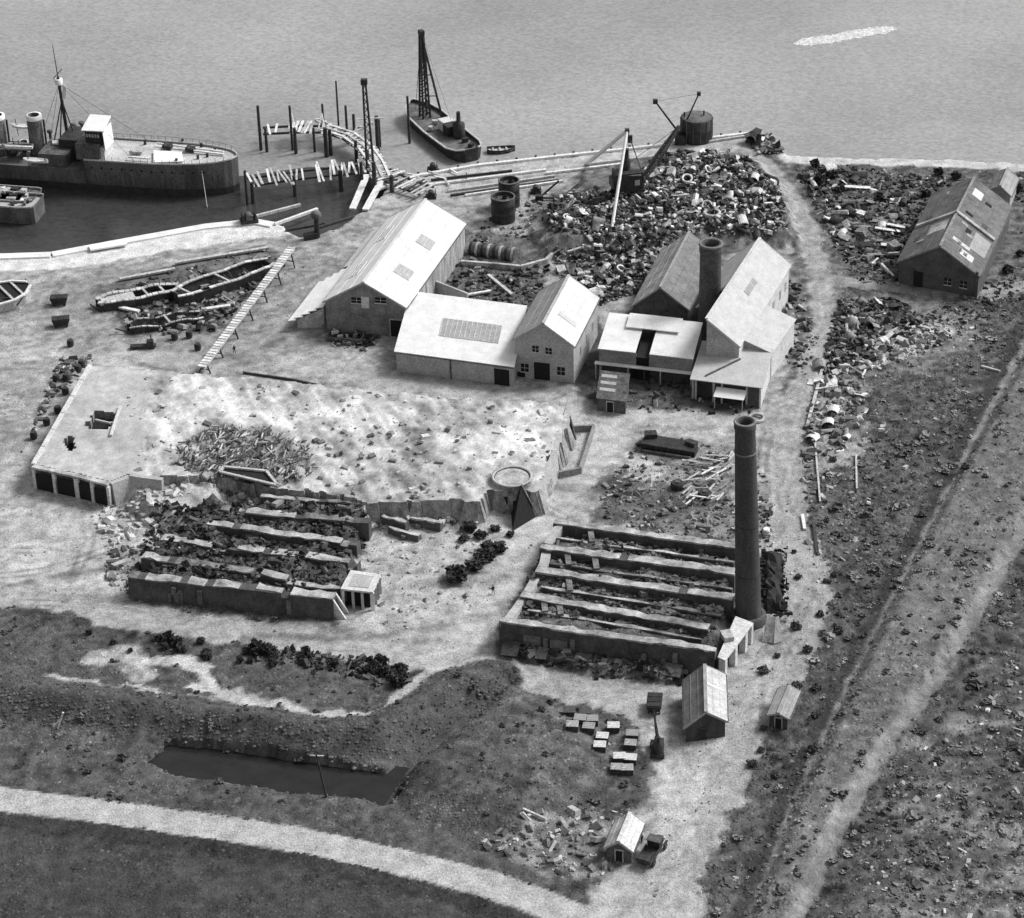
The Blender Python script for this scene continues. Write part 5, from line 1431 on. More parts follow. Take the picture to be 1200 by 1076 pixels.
rail(st, .14, .3, .1).build('gunwale', PLASTER_L, ship)
bt_ = [(x, b + .05, 1.5, -.6) for x, b, zt, zb in st2[:-1] + st]
hb, _ = hull(bt_, .2, .97); hb.build('waterline_band', BOOT, ship)
m = MB()
for x, b, zt, zb in st2: pass
for k in range(26):        # plate seams
    x = -28.5 + k * 1.05
    b = np.interp(x, [s[0] for s in st], [s[1] for s in st])
    m.box((x, -b * .955 - .02, FB * .55), (.07, .12, FB * .75))
m.build('plate_seam', IRON_G, ship)
m = MB()
for x in np.arange(-29, -1.5, 1.5):
    b = float(np.interp(x, [s[0] for s in st], [s[1] for s in st])); z = float(np.interp(x, [s[0] for s in st], [s[2] for s in st]))
    for s in (1, -1): m.bar((x, s * b, z), (x, s * b, z + 1.0), .07)
m.build('stanchion', IRON_G, ship)
rail(st, .05, .05, 1.05, (1,)).build('guard_rail', IRON_G, ship)
m = MB()
for x in np.arange(-29, -4, 2.1):
    b = float(np.interp(x, [s[0] for s in st], [s[1] for s in st])); m.tube((x, -b * .985 - .1, 5.2), (x, -b * .985 + .2, 5.2), .2, n=8)
m.pieces('porthole', DARK, ship)
rs = random.Random(8)
for k in range(34):
    p = sl(rs.uniform(4, 128), rs.uniform(165, 186), FB if k % 3 == 0 else 4.4)
    if p.x > -24.5: p.z = FB - .2
    elif p.x > -30.5: continue
    else: p.z = 4.35
    if abs(p.y) > 4.8: continue
    MB().box(p + Vector((0, 0, .5)), (rs.uniform(.5, 2.2), rs.uniform(.4, 1.3), rs.uniform(.5, 1.6)), rs.uniform(-.2, .2)).build('deck_gear', rs.choice([IRON, IRON, IRON_G, PLASTER, TIM_W]), ship)
# foredeck gear
for px, py in ((197, 174), (224, 177)):
    p = sl(px, py, FB)
    w_ = MB(); w_.tube(p + Vector((-.6, -.8, .6)), p + Vector((-.6, .8, .6)), .45, n=10); w_.box(p + Vector((.3, 0, .4)), (1.0, 1.6, .8)); w_.build('winch', IRON, ship)
for px, py in ((207, 190), (232, 186), (243, 184), (236, 172), (252, 177), (170, 168), (214, 167)):
    p = sl(px, py, FB); MB().lathe(p, [(.32, -.3), (.24, .5), (.34, .6), (.3, .75)], 8, True).build('bollard', IRON, ship)
MB().slab([sl(180, 176, FB + .35), sl(180, 190, FB + .35), sl(215, 189, FB + .35), sl(213, 178, FB + .35)], .2).build('deck_sheet', WHITE, ship)
MB().slab([sl(155, 172, FB + .5), sl(155, 178, FB + .5), sl(166, 178, FB + .5), sl(166, 172, FB + .5)], .5).build('hatch', PLASTER, ship)
for a, b in (((184, 168), (262, 178)), ((222, 176), (262, 181)), ((150, 184), (176, 186))):
    MB().bar(sl(*a, FB + .4), sl(*b, FB + .4), .35, .3).build('deck_spar', TIM_W, ship)
MB().bar(sl(235, 190.5, FB), sl(243, 243, 0.05), .09).build('mooring_rope', TIM_W, ship)
MB().bar(sl(278, 180, FB), sl(281, 222, 0), .16).build('stem_bar', IRON_G, ship)
# bridge
def sbox(px, py, z, d, name, mat, par=None, rz=0):
    p = sl(px, py, z); return MB().box(p + Vector((0, 0, d[2] / 2)), d, rz).build(name, mat, par or ship)
br = sbox(110, 180, FB - .2, (5.0, 6.5, 3.4), 'bridge_house', IRON_G)
sbox(124, 181, FB - .2, (1.6, 5.2, 2.6), 'bridge_front', PLASTER_L)
pd = sl(116, 180, FB)
b2 = MB().box(pd + Vector((0, 0, 4.6)), (3.2, 4.6, 2.6)).build('wheelhouse', IRON, ship)
for k in range(5):
    MB().box(pd + Vector((-1.2 + k * .6, -2.33, 4.9)), (.4, .1, .7)).build('window', SKYL, b2)
p = pd + Vector((0, 0, 6.4))
MB().slab([p + Vector((-2.2, -2.6, -.3)), p + Vector((2.6, -2.6, -.2)), p + Vector((2.4, 2.6, 1.0)), p + Vector((-2.0, 2.6, 1.0))], .2).build('canopy', WHITE, ship)
MB().slab([p + Vector((2.3, -2.5, -.4)), p + Vector((2.5, -2.5, -4.6)), p + Vector((2.5, 2.5, -4.6)), p + Vector((2.3, 2.5, -.4))], .12).build('wind_screen', WHITE, ship)
sbox(93, 180, 4.4, (5.5, 7, 4.5), 'chart_house', IRON)
sbox(70, 186, 4.4, (6, 7.5, 2.6), 'deck_house', IRON_G)
MB().slab([sl(61, 168, 7.4), sl(61, 164, 7.4), sl(81, 165, 7.4), sl(81, 169.5, 7.4)], .3).build('boat_deck', PLASTER_L, ship)
for x in (60, 70, 80):
    MB().bar(sl(x, 170, 7.2), sl(x, 170, 7.2) - Vector((0, 0, 2.9)), .18).build('boat_deck_post', IRON, ship)
# mast
mp = sl(82, 176, 4.4); mt_ = Vector((mp.x - 1.0, mp.y, zat(P(82, 176, 2.4), 53) - WZ))
ms = MB().tube(mp, mt_.lerp(mp, .3), .38, .3, 10).tube(mt_.lerp(mp, .3), mt_, .12, .06, 8).build('mast', IRON, ship)
for dx, dy in ((-3, 2.4), (-3, -2.4), (2.2, 0)):
    MB().tube(mp + Vector((dx, dy, 0)), mt_.lerp(mp, .52), .16, .12, 8).build('mast_leg', IRON, ship)
q = mt_.lerp(mp, .34); MB().lathe(q, [(.75, -.7), (.85, .5), (.7, .5)], 12, True).build('crows_nest', WHITE, ms)
MB().bar(q + Vector((0, -2.4, 1.6)), q + Vector((0, 2.4, 1.6)), .14).build('yard', IRON, ms)
q = mt_.lerp(mp, .47)
MB().plate([q + Vector((.3, -.2, -1.0)), q + Vector((1.3, -.6, -.3)), q + Vector((1.6, -.5, 2.0)), q + Vector((.9, -.2, 2.4)), q + Vector((.4, -.2, .6))], (0, 1, 0), .08).build('signal_flag', WHITE, ms)
for dy in (-5, 5):
    MB().bar(mt_.lerp(mp, .36), Vector((-20, dy, FB)), .05).build('shroud', IRON, ms)
    MB().bar(mt_.lerp(mp, .36), Vector((-42, dy, 4.4)), .05).build('shroud', IRON, ms)
# funnels
for px in (45, 2):
    p = sl(px, 180, 4.4); hgt = 8.6
    f_ = MB().lathe(p, [(1.55, 0), (1.5, hgt), (1.2, hgt), (1.15, hgt - 1.5)], 18).build('funnel', IRON_G, ship)
    MB().lathe(p, [(1.58, hgt - .9), (1.62, hgt), (1.15, hgt + .02)], 18).build('funnel_cap', WHITE, f_)
    MB().lathe(p + Vector((2.0, 0, 0)), [(.22, 0), (.22, hgt - 1)], 8).build('steam_pipe', IRON, f_)
for px, py, rz in ((25, 172, 0), (12, 174, 0), (42, 190, .05), (28, 150, 0)):
    p = sl(px, py, 6.6)
    bt0 = [(-2.6, .15, .75, 0), (-1.8, .7, .62, 0), (0, .95, .55, 0), (1.8, .7, .62, 0), (2.6, .15, .75, 0)]
    hm_, dm_ = hull(bt0, .3, .5); hm_.v = [tuple(Vector(v) + p) for v in hm_.v]; dm_.v = [tuple(Vector(v) + p) for v in dm_.v]
    b_ = hm_.build('ships_boat', WHITE, ship); dm_.build('boat_cover', PLASTER_L, b_)
    for dx in (-1.8, 1.8): MB().bar(p + Vector((dx, .9, -2.2)), p + Vector((dx, .2, 1.8)), .12).build('davit', IRON, ship)
for px, py in ((60, 168), (30, 180), (88, 160), (97, 158)):
    p = sl(px, py, 4.4); MB().lathe(p, [(.3, 0), (.3, 2.2), (.6, 2.5), (.62, 2.9), (.3, 3.0)], 10, True).build('cowl_vent', IRON_G, ship)
MB().slab([sl(0, 175, 7.0), sl(0, 168, 7.0), sl(36, 169, 7.0), sl(36, 175.5, 7.0)], .25).build('boat_deck', IRON_G, ship)
MB().bar(sl(6, 172, 8.0), sl(38, 173, 8.0), .5, .5).build('deck_spar', TIM_W, ship)

# the lighter lying inside her
lq = P(47, 222, 1.2); lt = thing('cargo_lighter', 'grey blunt ended lighter moored inside the warship at the left edge', 'barge', (lq.x, lq.y - 3.2, WZ), rot)
for (L, zt, wdt, y0, nm, mt) in ((40, 3.4, 3.3, 0, 'hull', HULL),):
    s_ = [(-L, wdt, zt, -.5), (-3, wdt, zt, -.5), (-.8, wdt * .95, zt + .1, -.5), (0, wdt * .8, zt + .2, -.5)]
    a_, b_ = hull(s_, .3, .95); a_.build('hull', grey('lighter_hull', .12, .8, .5, .5), lt); b_.build('deck', IRON_G, lt); rail(s_, .2, .3).build('gunwale', PLASTER, lt)
rr = random.Random(3)
for k in range(16):
    MB().box((rr.uniform(-12, -1), rr.uniform(-2.5, 2.5), 3.4), (rr.uniform(.5, 2.2), rr.uniform(.3, 1.2), rr.uniform(.2, .7)), rr.uniform(0, 3)).build('deck_gear', rr.choice([TIM_W, IRON, PLASTER, TIM_P]), lt)
lq2 = P(48, 245, -1)
lt2 = thing('cargo_lighter', 'lower lighter nearest the quay at the left edge', 'barge', (lq2.x + .2, lq2.y - 2.0, WZ), rot)
s_ = [(-40, 3.4, 3.6, -.5), (-3, 3.4, 3.6, -.5), (-.6, 3.2, 3.7, -.5), (0, 2.8, 3.8, -.5)]
a_, b_ = hull(s_, .5, .95); a_.build('hull', grey('lighter_hull', .12, .8, .5, .5), lt2); b_.build('deck', PLASTER, lt2); rail(s_, .2, .3).build('gunwale', TIM_P, lt2)
for k in range(14):
    MB().box((rr.uniform(-12, -1), rr.uniform(-2.5, 2.5), 3.5), (rr.uniform(.4, 1.8), rr.uniform(.3, 1.0), rr.uniform(.2, .8)), rr.uniform(0, 3)).build('deck_gear', rr.choice([TIM_W, IRON, PLASTER, IRON_G]), lt2)

# sheer-legs lighter
n0, n1 = P(546, 172, .4), P(489, 126, .4)
dv = n1 - n0; Lb = dv.length + 5; rotb = math.atan2(dv.y, dv.x)
cb_ = (n0 + n1) / 2
sb_ = thing('sheerlegs_barge', 'dark barge with tall lattice sheer legs moored by a pile', 'barge', (cb_.x, cb_.y, WZ), rotb)
Rb = Matrix.Rotation(-rotb, 3, 'Z')
def bl(px, py, z): return Rb @ (P(px, py, z + WZ) - Vector((cb_.x, cb_.y, WZ)))
hL = Lb / 2
s_ = [(-hL, 1.6, 2.9, -.4), (-hL + 1.2, 3.0, 2.6, -.4), (-hL + 4, 3.9, 2.3, -.4), (0, 4.1, 2.1, -.4), (hL - 6, 3.9, 2.4, -.4), (hL - 2.5, 2.8, 2.8, -.4), (hL, .5, 3.3, -.4)]
a_, b_ = hull(s_, .7, .85); a_.build('hull', TIM_D, sb_); b_.build('deck', grey('oily_deck', .13, .8, .6, .5), sb_)
rail(s_, .4, .25, .05).build('gunwale', TIM_P, sb_)
zb_ = 1.7
bpL, bpR = bl(498, 137, zb_), bl(518, 137, zb_)
top = bpL.copy(); top.z = zat(P(498, 137, zb_ + WZ), 38) - WZ
leg = MB()
for dx, dy in ((.85, .85), (-.85, .85), (.85, -.85), (-.85, -.85)):
    leg.bar(bpL + Vector((dx, dy, 0)), top + Vector((dx * .35, dy * .35, 0)), .34)
for k in range(14):
    t0, t1 = k / 14, (k + 1) / 14
    c0, c1 = bpL.lerp(top, t0), bpL.lerp(top, t1); f0, f1 = .85 - .55 * t0, .85 - .55 * t1
    for (ax, ay), (bx, by) in (((1, 1), (-1, 1)), ((-1, 1), (-1, -1)), ((-1, -1), (1, -1)), ((1, -1), (1, 1))):
        leg.bar(c0 + Vector((ax * f0, ay * f0, 0)), c1 + Vector((bx * f1, by * f1, 0)), .14)
leg.build('lattice_leg', IRON, sb_)
MB().bar(bpR, top + Vector((.4, 0, 0)), .38).build('sheer_leg', IRON, sb_)
for t in (.25, .5, .72):
    MB().bar(bpL.lerp(top, t), bpR.lerp(top, t), .18).build('cross_brace', IRON, sb_)
MB().box(top, (1.3, 1.0, .9)).build('head_block', IRON, sb_)
MB().bar(top, bl(487, 128, 2.4), .08).build('guy_wire', IRON, sb_); MB().bar(top, bl(535, 160, 2.4), .05).build('guy_wire', IRON_G, sb_)
p = bl(523, 151, zb_); MB().box(p + Vector((0, 0, 1)), (2.6, 2.6, 2.2)).build('deck_house', PLASTER_L, sb_)
p = bl(538, 160, zb_); MB().lathe(p, [(1.3, 0), (1.3, 3.0), (.5, 3.4), (.4, 5.6)], 12, True).build('boiler', IRON, sb_)
p = bl(530, 156, zb_); MB().box(p + Vector((0, 0, 1)), (2.4, 3.2, 2.0)).build('winch_engine', IRON, sb_)
for px, py in ((510, 145), (545, 166), (552, 172), (505, 152), (487, 124)):
    p = bl(px, py, zb_); MB().box(p + Vector((0, 0, .4)), (1.2, .9, .8), px).build('deck_gear', random.choice([TIM_P, IRON, PLASTER]), sb_)
# rowing boat
rp = P(587, 178, WZ)
rb = thing('rowing_boat', 'small dark rowing boat afloat beside the timber quay', 'boat', rp, .15)
s_ = [(-2.9, .7, 1.0, -.1), (-2.2, 1.1, .85, -.1), (0, 1.3, .75, -.1), (2, .9, .9, -.1), (3.0, .08, 1.2, -.1)]
a_, b_ = hull(s_, .45, .6); a_.build('hull', TIM_D, rb); b_.build('bottom_boards', TIM_P, rb); rail(s_, .16, .12).build('gunwale', TIM_D, rb)
for x in (-1.6, -.2, 1.2): MB().box((x, 0, .62), (.35, 2.0, .08)).build('thwart', TIM_P, rb)

# hulls laid up on the foreshore
def wreck(name, label, a, b, wdt, ht, mt, top_mt, thw, openf=.9, drop=1.2):
    A, B = P(*a, ht * .8), P(*b, ht * .8); dv = B - A; L = dv.length; r_ = math.atan2(dv.y, dv.x); c = (A + B) / 2
    t = thing(name, label, 'barge hull', (c.x, c.y, hat(c.x, c.y)), r_)
    h_ = L / 2
    s = [(-h_, wdt * .35, ht, -.3), (-h_ + 1.5, wdt * .8, ht, -.3), (-h_ * .4, wdt, ht * .95, -.3), (h_ * .4, wdt, ht * .95, -.3), (h_ - 2, wdt * .75, ht, -.3), (h_, wdt * .2, ht * 1.1, -.3)]
    x, y = hull(s, drop, .85); x.build('hull', mt, t); y.build('hold_floor', DARK, t)
    rail(s, .5, .25, .05).build('gunwale', top_mt, t)
    for q in thw:
        MB().box((-h_ + L * q, 0, ht * .97), (.45, wdt * 1.9, .2)).build('cross_beam', TIM_P, t)
    rr = random.Random(len(label))
    for k in range(8):
        MB().bar((rr.uniform(-h_ * .8, h_ * .8), rr.choice([-1, 1]) * wdt * .9, ht * .3), (rr.uniform(-h_ * .8, h_ * .8), rr.choice([-1, 1]) * wdt * .7, ht * .95), .2).build('frame_timber', TIM_D, t)
    return t
def long_wreck(label, a, b, wdt, ht, broken, cov, near_w, beams, seed):
    A, B = P(*a, ht), P(*b, ht); dv = B - A; L = dv.length; r_ = math.atan2(dv.y, dv.x); c = (A + B) / 2
    t = thing('barge_hull', label, 'barge hull', (c.x, c.y, hat(c.x, c.y) - .2), r_); h = L / 2; rr = random.Random(seed)
    for s_, nm in ((-1, 'near_side'), (1, 'far_side')):
        m = MB(); n = 14; vs = []
        for k in range(n + 1):
            x = -h + L * k / n; e = 1 - .45 * (abs(x) / h) ** 5; z = ht * (1 + rr.uniform(-.03, .03) - broken * (.5 + .5 * math.sin(k * .9 + seed)))
            vs += [Vector((x, s_ * wdt * e * .85, -.4)), Vector((x, s_ * wdt * e, z)), Vector((x, s_ * (wdt * e - .25), z)), Vector((x, s_ * (wdt * e * .85 - .3), -.4))]
        m.add(vs, [(k * 4 + q, k * 4 + 4 + q, k * 4 + 5 + q, k * 4 + 1 + q) for k in range(n) for q in range(3)]); m.build('hull_side', TIM_D, t)
        for k in range(n):
            if rr.random() < (.12 if s_ < 0 else .2): continue
            p, q = vs[k * 4 + 1], vs[k * 4 + 5]
            MB().bar(Vector((p.x + .1, p.y - s_ * near_w * .5, p.z + .1)), Vector((q.x - .05, q.y - s_ * near_w * .5, q.z + .1)), near_w, .2).build('gunwale_plank', rr.choice([TIM_W, TIM_P, TIM_P]), t)
    MB().box((0, 0, .1), (L * .9, wdt * 1.5, .3)).build('hold_floor', DARK, t)
    for x in (-h + .6, h - .6): MB().box((x, 0, ht * .45), (.4, wdt * 1.1, ht)).build('end_board', TIM_D, t)
    for f in beams: MB().bar((-h + L * f, -wdt * .9, ht * .95), (-h + L * (f - .03), wdt * .9, ht * .95), .4, .25).build('cross_beam', TIM_P, t)
    for f0, f1 in cov: MB().box((-h + L * (f0 + f1) / 2, 0, ht * .85), (L * (f1 - f0), wdt * 1.5, .2)).build('deck_piece', TIM_P, t)
    for k in range(9):
        x = rr.uniform(-h, h); MB().bar((x, -wdt * rr.uniform(.2, 1), rr.uniform(.1, .6)), (x + rr.uniform(-3, 3), wdt * rr.uniform(-.6, .6), ht * rr.uniform(.4, 1.1)), .22).build('frame_timber', TIM_D, t)
long_wreck('longest stripped barge hull on the foreshore, with pale gunwales and cross beams', (204, 343), (318, 304), 2.7, 2.4, .1, [], .7, (.12, .5), 1)
long_wreck('pale decked end of a barge hull on the foreshore, left of the stripped one', (113, 351), (210, 333), 2.2, 2.0, .15, [(.02, .45)], .9, (.6, .8), 2)
long_wreck('low dark hull remains lying nearest the yard on the foreshore', (150, 380), (243, 364), 1.8, 1.5, .35, [], .3, (.5,), 3)
for k, (a_, b_, mt, lab) in enumerate([((140, 327), (205, 315), TIM_P, 'thin pale spar behind the decked barge hull'), ((205, 308), (315, 290), TIM_P, 'long pale spar farthest back behind the stripped barge hull'), ((140, 360), (163, 365), TIM_W, 'short white plank between the barge hulls'), ((242, 362), (270, 358), TIM_W, 'white plank at the right end of the low dark hull')]):
    o = MB(P(*a_, .5)).bar(P(*a_, .5), P(*b_, .5), .8, .35).build('spar', mt); tag(o, lab, 'spar')
scrap_bits('shore_rubble', [(150, 345), (300, 318), (310, 330), (250, 392), (150, 392)], 420, 137, (.25, 1.1), (.02, .45), .4)
bb = wreck('beached_boat', 'pale beached boat hull cut off by the left edge', (-60, 362), (34, 336), 4.2, 2.2, TIM_P, TIM_W, (.5, .7, .85), drop=.25)

# ================================================================== QUAYS, JETTY
qw = thing('concrete_quay', 'white concrete quay edge along the basin at the left', 'quay', P(140, 288))
qo = Vector(qw.location)
ql = [(-150, 300), (0, 299), (60, 297), (130, 284), (240, 264), (300, 258), (322, 262)]
for k in range(len(ql) - 1):
    a, b = P(*ql[k]), P(*ql[k + 1])
    u_ = (b - a).normalized(); n_ = Vector((u_.y, -u_.x, 0))
    MB(qo).hexa([gl(a, -5), gl(a, -5) + n_ * 2, gl(b, -5) + n_ * 2, gl(b, -5)], [gl(a, .35), gl(a, .3) + n_ * 2, gl(b, .3) + n_ * 2, gl(b, .35)]).build('quay_block', CONC, qw)
for a, b, w_, nm in (((105, 291), (148, 284), 2.2, 'slab'),):
    MB(qo).bar(P(*a, .6), P(*b, .6), w_, .3).build(nm, WHITE, qw)
tq_ = thing('timber_quay', 'timber faced quay with long pale beams along the river', 'quay', P(660, 190))
to_ = Vector(tq_.location)
ql = [(440, 224), (490, 207), (560, 195), (650, 185), (760, 173), (800, 167), (890, 156)]
for k in range(len(ql) - 1):
    a, b = P(*ql[k]), P(*ql[k + 1])
    MB(to_).bar(gl(a, .25), gl(b, .25), .8, .45).build('edge_beam', TIM_W, tq_)
    MB(to_).bar(gl(a, -1.3) + Vector((0, .2, 0)), gl(b, -1.3) + Vector((0, .2, 0)), .4, 2.8).build('facing', TIM_D, tq_)
    nn = max(2, int((b - a).length / 4))
    for q in range(nn):
        c = a.lerp(b, q / nn); MB(to_).tube(gl(c, -4) + Vector((0, .6, 0)), gl(c, .7) + Vector((0, .6, 0)), .25, n=8).build('pile', TIM_D, tq_)
gb = 'long beams laid along the timber quay'
for k, (a, b, w_, mt, lab) in enumerate([((500, 217), (640, 199), .6, TIM_W, 'second pale beam back from the river edge of the timber quay'), ((640, 203), (780, 186), .6, TIM_W, 'pale beam on the timber quay running towards the big drum'),
        ((525, 224), (650, 206), .55, TIM_P, 'longest pale beam behind the twin boilers'), ((528, 229), (655, 211), .5, TIM_D, 'dark rail behind the twin boilers'), ((545, 229), (660, 212), .5, TIM_W, 'lowest pale beam behind the twin boilers'),
        ((690, 192), (770, 183), .5, TIM_P, 'short beam on the quay right of the white tripod'), ((830, 166), (885, 158), .5, TIM_P, 'short pale beam right of the big drum'), ((505, 211), (600, 200), .4, TIM_D, 'dark rail near the river edge of the timber quay')]):
    o = MB(P(*a, .3)).bar(P(*a, .3), P(*b, .3), w_, .4).build('quay_beam', mt); tag(o, lab, 'beam', gb)
for k in range(10):
    x = 460 + k * 8; 
    o = MB().box((0, 0, 0), (2.6, .35, .2)).build('quay_plank', TIM_W if k % 2 else TIM_P)
    o.location = P(x, 205 + (k % 3) * 6 + (480 - x) * .08, .5); o.rotation_euler = (0, .1, -1.1 + .3 * (k % 4))
    tag(o, 'short plank strewn where jetty and timber quay meet', 'plank', 'planks strewn where jetty and quay meet')

jt = thing('ruined_jetty', 'ruined timber jetty with bare pale planks on dark piles', 'jetty', P(400, 190))
jo = Vector(jt.location)
JZ = 1.3
def jrun(pts, wdt, gap, mats, seed, len_j=.5, lo=0, skip=0.15):
    rr = random.Random(seed)
    wp_ = [P(a, b, JZ) for a, b in pts]
    for k in range(len(wp_) - 1):
        a, b = wp_[k], wp_[k + 1]; d = (b - a); L = d.length; d.normalize(); n_ = Vector((-d.y, d.x, 0))
        for s in (-.42, .42):
            MB(jo).bar(a + n_ * wdt * s - Vector((0, 0, .3)), b + n_ * wdt * s - Vector((0, 0, .3)), .4, .4).build('deck_beam', TIM_P if lo else TIM_D, jt)
        x = 0.3
        while x < L:
            if rr.random() > skip:
                c = a + d * x; sk = rr.uniform(-.45, .45)
                MB(jo).bar(c - n_ * wdt * rr.uniform(.45, .45 + len_j) - d * sk, c + n_ * wdt * rr.uniform(.45, .45 + len_j) + d * sk, rr.uniform(.3, .55), .16).build('plank', rr.choice(mats), jt)
            x += gap * rr.uniform(.7, 1.4)
jrun([(308, 152), (345, 150), (382, 150)], 4.0, .75, [TIM_W, TIM_W, TIM_P], 1)
jrun([(382, 150), (408, 158), (428, 172), (440, 190), (447, 208)], 3.8, .42, [TIM_W, TIM_P, TIM_W], 2, .15, skip=.05)
jrun([(292, 212), (340, 205), (385, 200), (428, 196)], 4.4, .85, [TIM_W, TIM_W, TIM_P], 3, .7, skip=.08)
jrun([(447, 200), (470, 212), (500, 222)], 5, .9, [TIM_W, TIM_P, TIM_D], 4, .3)
jrun([(372, 139), (410, 160), (428, 178)], 1.2, 1.5, [TIM_W], 6, .3, 1)
jrun([(400, 158), (444, 140)], 1.0, 1.4, [TIM_P], 7, .3, 1)
jc = [(382, 149), (408, 157), (428, 171), (441, 189), (449, 207)]
for off in (-1.5, -.2, 1.3):
    for k in range(4):
        a, b = P(*jc[k], JZ + .18), P(*jc[k + 1], JZ + .18); d_ = (b - a).normalized(); n_ = Vector((-d_.y, d_.x, 0)) * off
        MB(jo).bar(a + n_, b + n_, .5, .14).build('wale', TIM_W if off != -.2 else TIM_P, jt)
for a, b in (((430, 205), (413, 245)), ((447, 212), (428, 246))):
    MB(jo).bar(P(*a, .9), P(*b, .4), 1.3, .3).build('gangway', TIM_W, jt)
def pile(px, py_top, py_bot, r=.32, lean_=0.0):
    b = P(px, py_bot, WZ); z = zat(b, py_top)
    MB(jo).tube(gl(b, -5), Vector((b.x + lean_, b.y, z)), r, r * .85, 8).build('pile', TIM_D, jt)
for px, a, b, r in ((306, 124, 176, .35), (313, 150, 178, .35), (343, 124, 176, .3), (347, 150, 180, .4), (380, 122, 160, .28), (383, 150, 184, .5), (388, 152, 182, .45), (397, 95, 150, .22), (407, 124, 160, .3), (416, 134, 168, .35),
                    (443, 136, 176, .45), (445, 140, 172, .4), (297, 214, 238, .45), (290, 200, 240, .3), (346, 206, 230, .4), (400, 200, 222, .5), (401, 200, 224, .35), (425, 190, 226, .4), (440, 190, 232, .5), (460, 206, 236, .5), (418, 165, 190, .4), (432, 176, 205, .4), (480, 113, 168, .3), (369, 150, 178, .3)):
    pile(px, a, b, r)
# lattice derrick on the jetty
db = P(434, 196, JZ); dz_ = zat(db, 97)
for dx, dy in ((.7, .7), (-.7, .7), (-.7, -.7), (.7, -.7)):
    MB(jo).bar(db + Vector((dx, dy, 0)), Vector((db.x - .3 + dx * .4, db.y + dy * .4, dz_)), .3).build('derrick_post', IRON, jt)
m = MB(jo)
for k in range(11):
    t0, t1 = k / 11, (k + 1) / 11
    c0 = db.lerp(Vector((db.x - .3, db.y, dz_)), t0); c1 = db.lerp(Vector((db.x - .3, db.y, dz_)), t1); f0, f1 = .7 - .4 * t0, .7 - .4 * t1
    for (ax, ay), (bx, by) in (((1, 1), (-1, 1)), ((-1, 1), (-1, -1)), ((-1, -1), (1, -1)), ((1, -1), (1, 1))):
        m.bar(c0 + Vector((ax * f0, ay * f0, 0)), c1 + Vector((bx * f1, by * f1, 0)), .12)
m.build('derrick_lacing', IRON_G, jt)
MB(jo).box((db.x - .3, db.y, dz_ + .2), (1.3, 1.0, 1.1)).build('derrick_head', IRON, jt)
MB(jo).bar(P(418, 140, 6), P(450, 138, 6), .2).build('derrick_arm', TIM_W, jt)
for px in (342, 377):
    MB(jo).bar(P(px, 133, 3.6), P(px + 4, 152, JZ), .25).build('prop', TIM_W, jt); MB(jo).bar(P(px, 133, 3.6), P(px - 4, 152, JZ), .25).build('prop', TIM_W, jt)

# timbers across the slip
gs = 'long timbers across the muddy slip'
for k, (a, b, mt, lab) in enumerate([((283, 258), (352, 240), TIM_P, 'uppermost long timber across the slip'), ((322, 263), (372, 245), TIM_W, 'pale timber next to the slip bollard post'), ((335, 270), (380, 262), TIM_D, 'dark timber lowest on the slip'), ((370, 268), (415, 254), TIM_D, 'dark timber kerb running to the jetty gangway')]):
    o = MB(P(*a, .2)).bar(P(*a, .2), P(*b, -.2), .6, .5).build('slip_timber', mt); tag(o, lab, 'timber', gs)
wc = thing('slip_winch', 'black boxy winch at the end of the white quay', 'winch', P(292, 260, .3), .3)
MB().box((0, 0, .35), (3.4, 2.2, .7)).build('bed', IRON, wc); MB().tube((0, -1, 1.1), (0, 1, 1.1), .75, n=12).build('drum', IRON_G, wc); MB().box((-1.2, 0, 1.2), (.3, 2, 1.6)).build('frame', IRON, wc); MB().box((1.2, 0, 1.2), (.3, 2, 1.6)).build('frame', IRON, wc)
pc = thing('pump_post', 'dark post with a bulky head near the lean-to sheds', 'post', P(372, 278))
MB().tube((0, 0, 0), (0, 0, 4.2), .55, .5, 12).build('post', IRON, pc); MB().lathe((0, 0, 4.2), [(.9, 0), (1.1, .5), (.9, 1.1), (.3, 1.3)], 12, True).build('head', IRON_G, pc); MB().box((-1.2, -.6, .6), (2.6, 1.4, 1.2), .4).build('engine_bed', IRON, pc)

# inclined gangway across the yard
tr = thing('plank_trestle', 'long pale plank trestle slanting down across the yard', 'trestle', P(290, 360))
tro = Vector(tr.location)
a, b = P(342, 291, 3.2), P(236, 432, 1.6)
dvv = (b - a); n_ = Vector((-dvv.y, dvv.x, 0)).normalized()
for s in (-.5, .5): MB(tro).bar(a + n_ * s, b + n_ * s, .22, .5).build('girder', TIM_P, tr)
nn = int(dvv.length / .9)
for k in range(nn):
    c = a.lerp(b, (k + .5) / nn) + Vector((0, 0, .32)); MB(tro).bar(c - n_ * .75, c + n_ * .75, .7, .1).build('plank', TIM_W if k % 3 else TIM_P, tr)
for f in (.04, .2, .36, .52, .68, .84, .97):
    c = a.lerp(b, f)
    for s in (-1, 1): MB(tro).bar(gl(c, -.2) + n_ * s * 1.1, c + n_ * s * .5, .22).build('trestle_leg', TIM_D, tr)
    MB(tro).bar(gl(c, c.z * .45) + n_ * .85, gl(c, c.z * .45) - n_ * .85, .16).build('trestle_brace', TIM_D, tr)

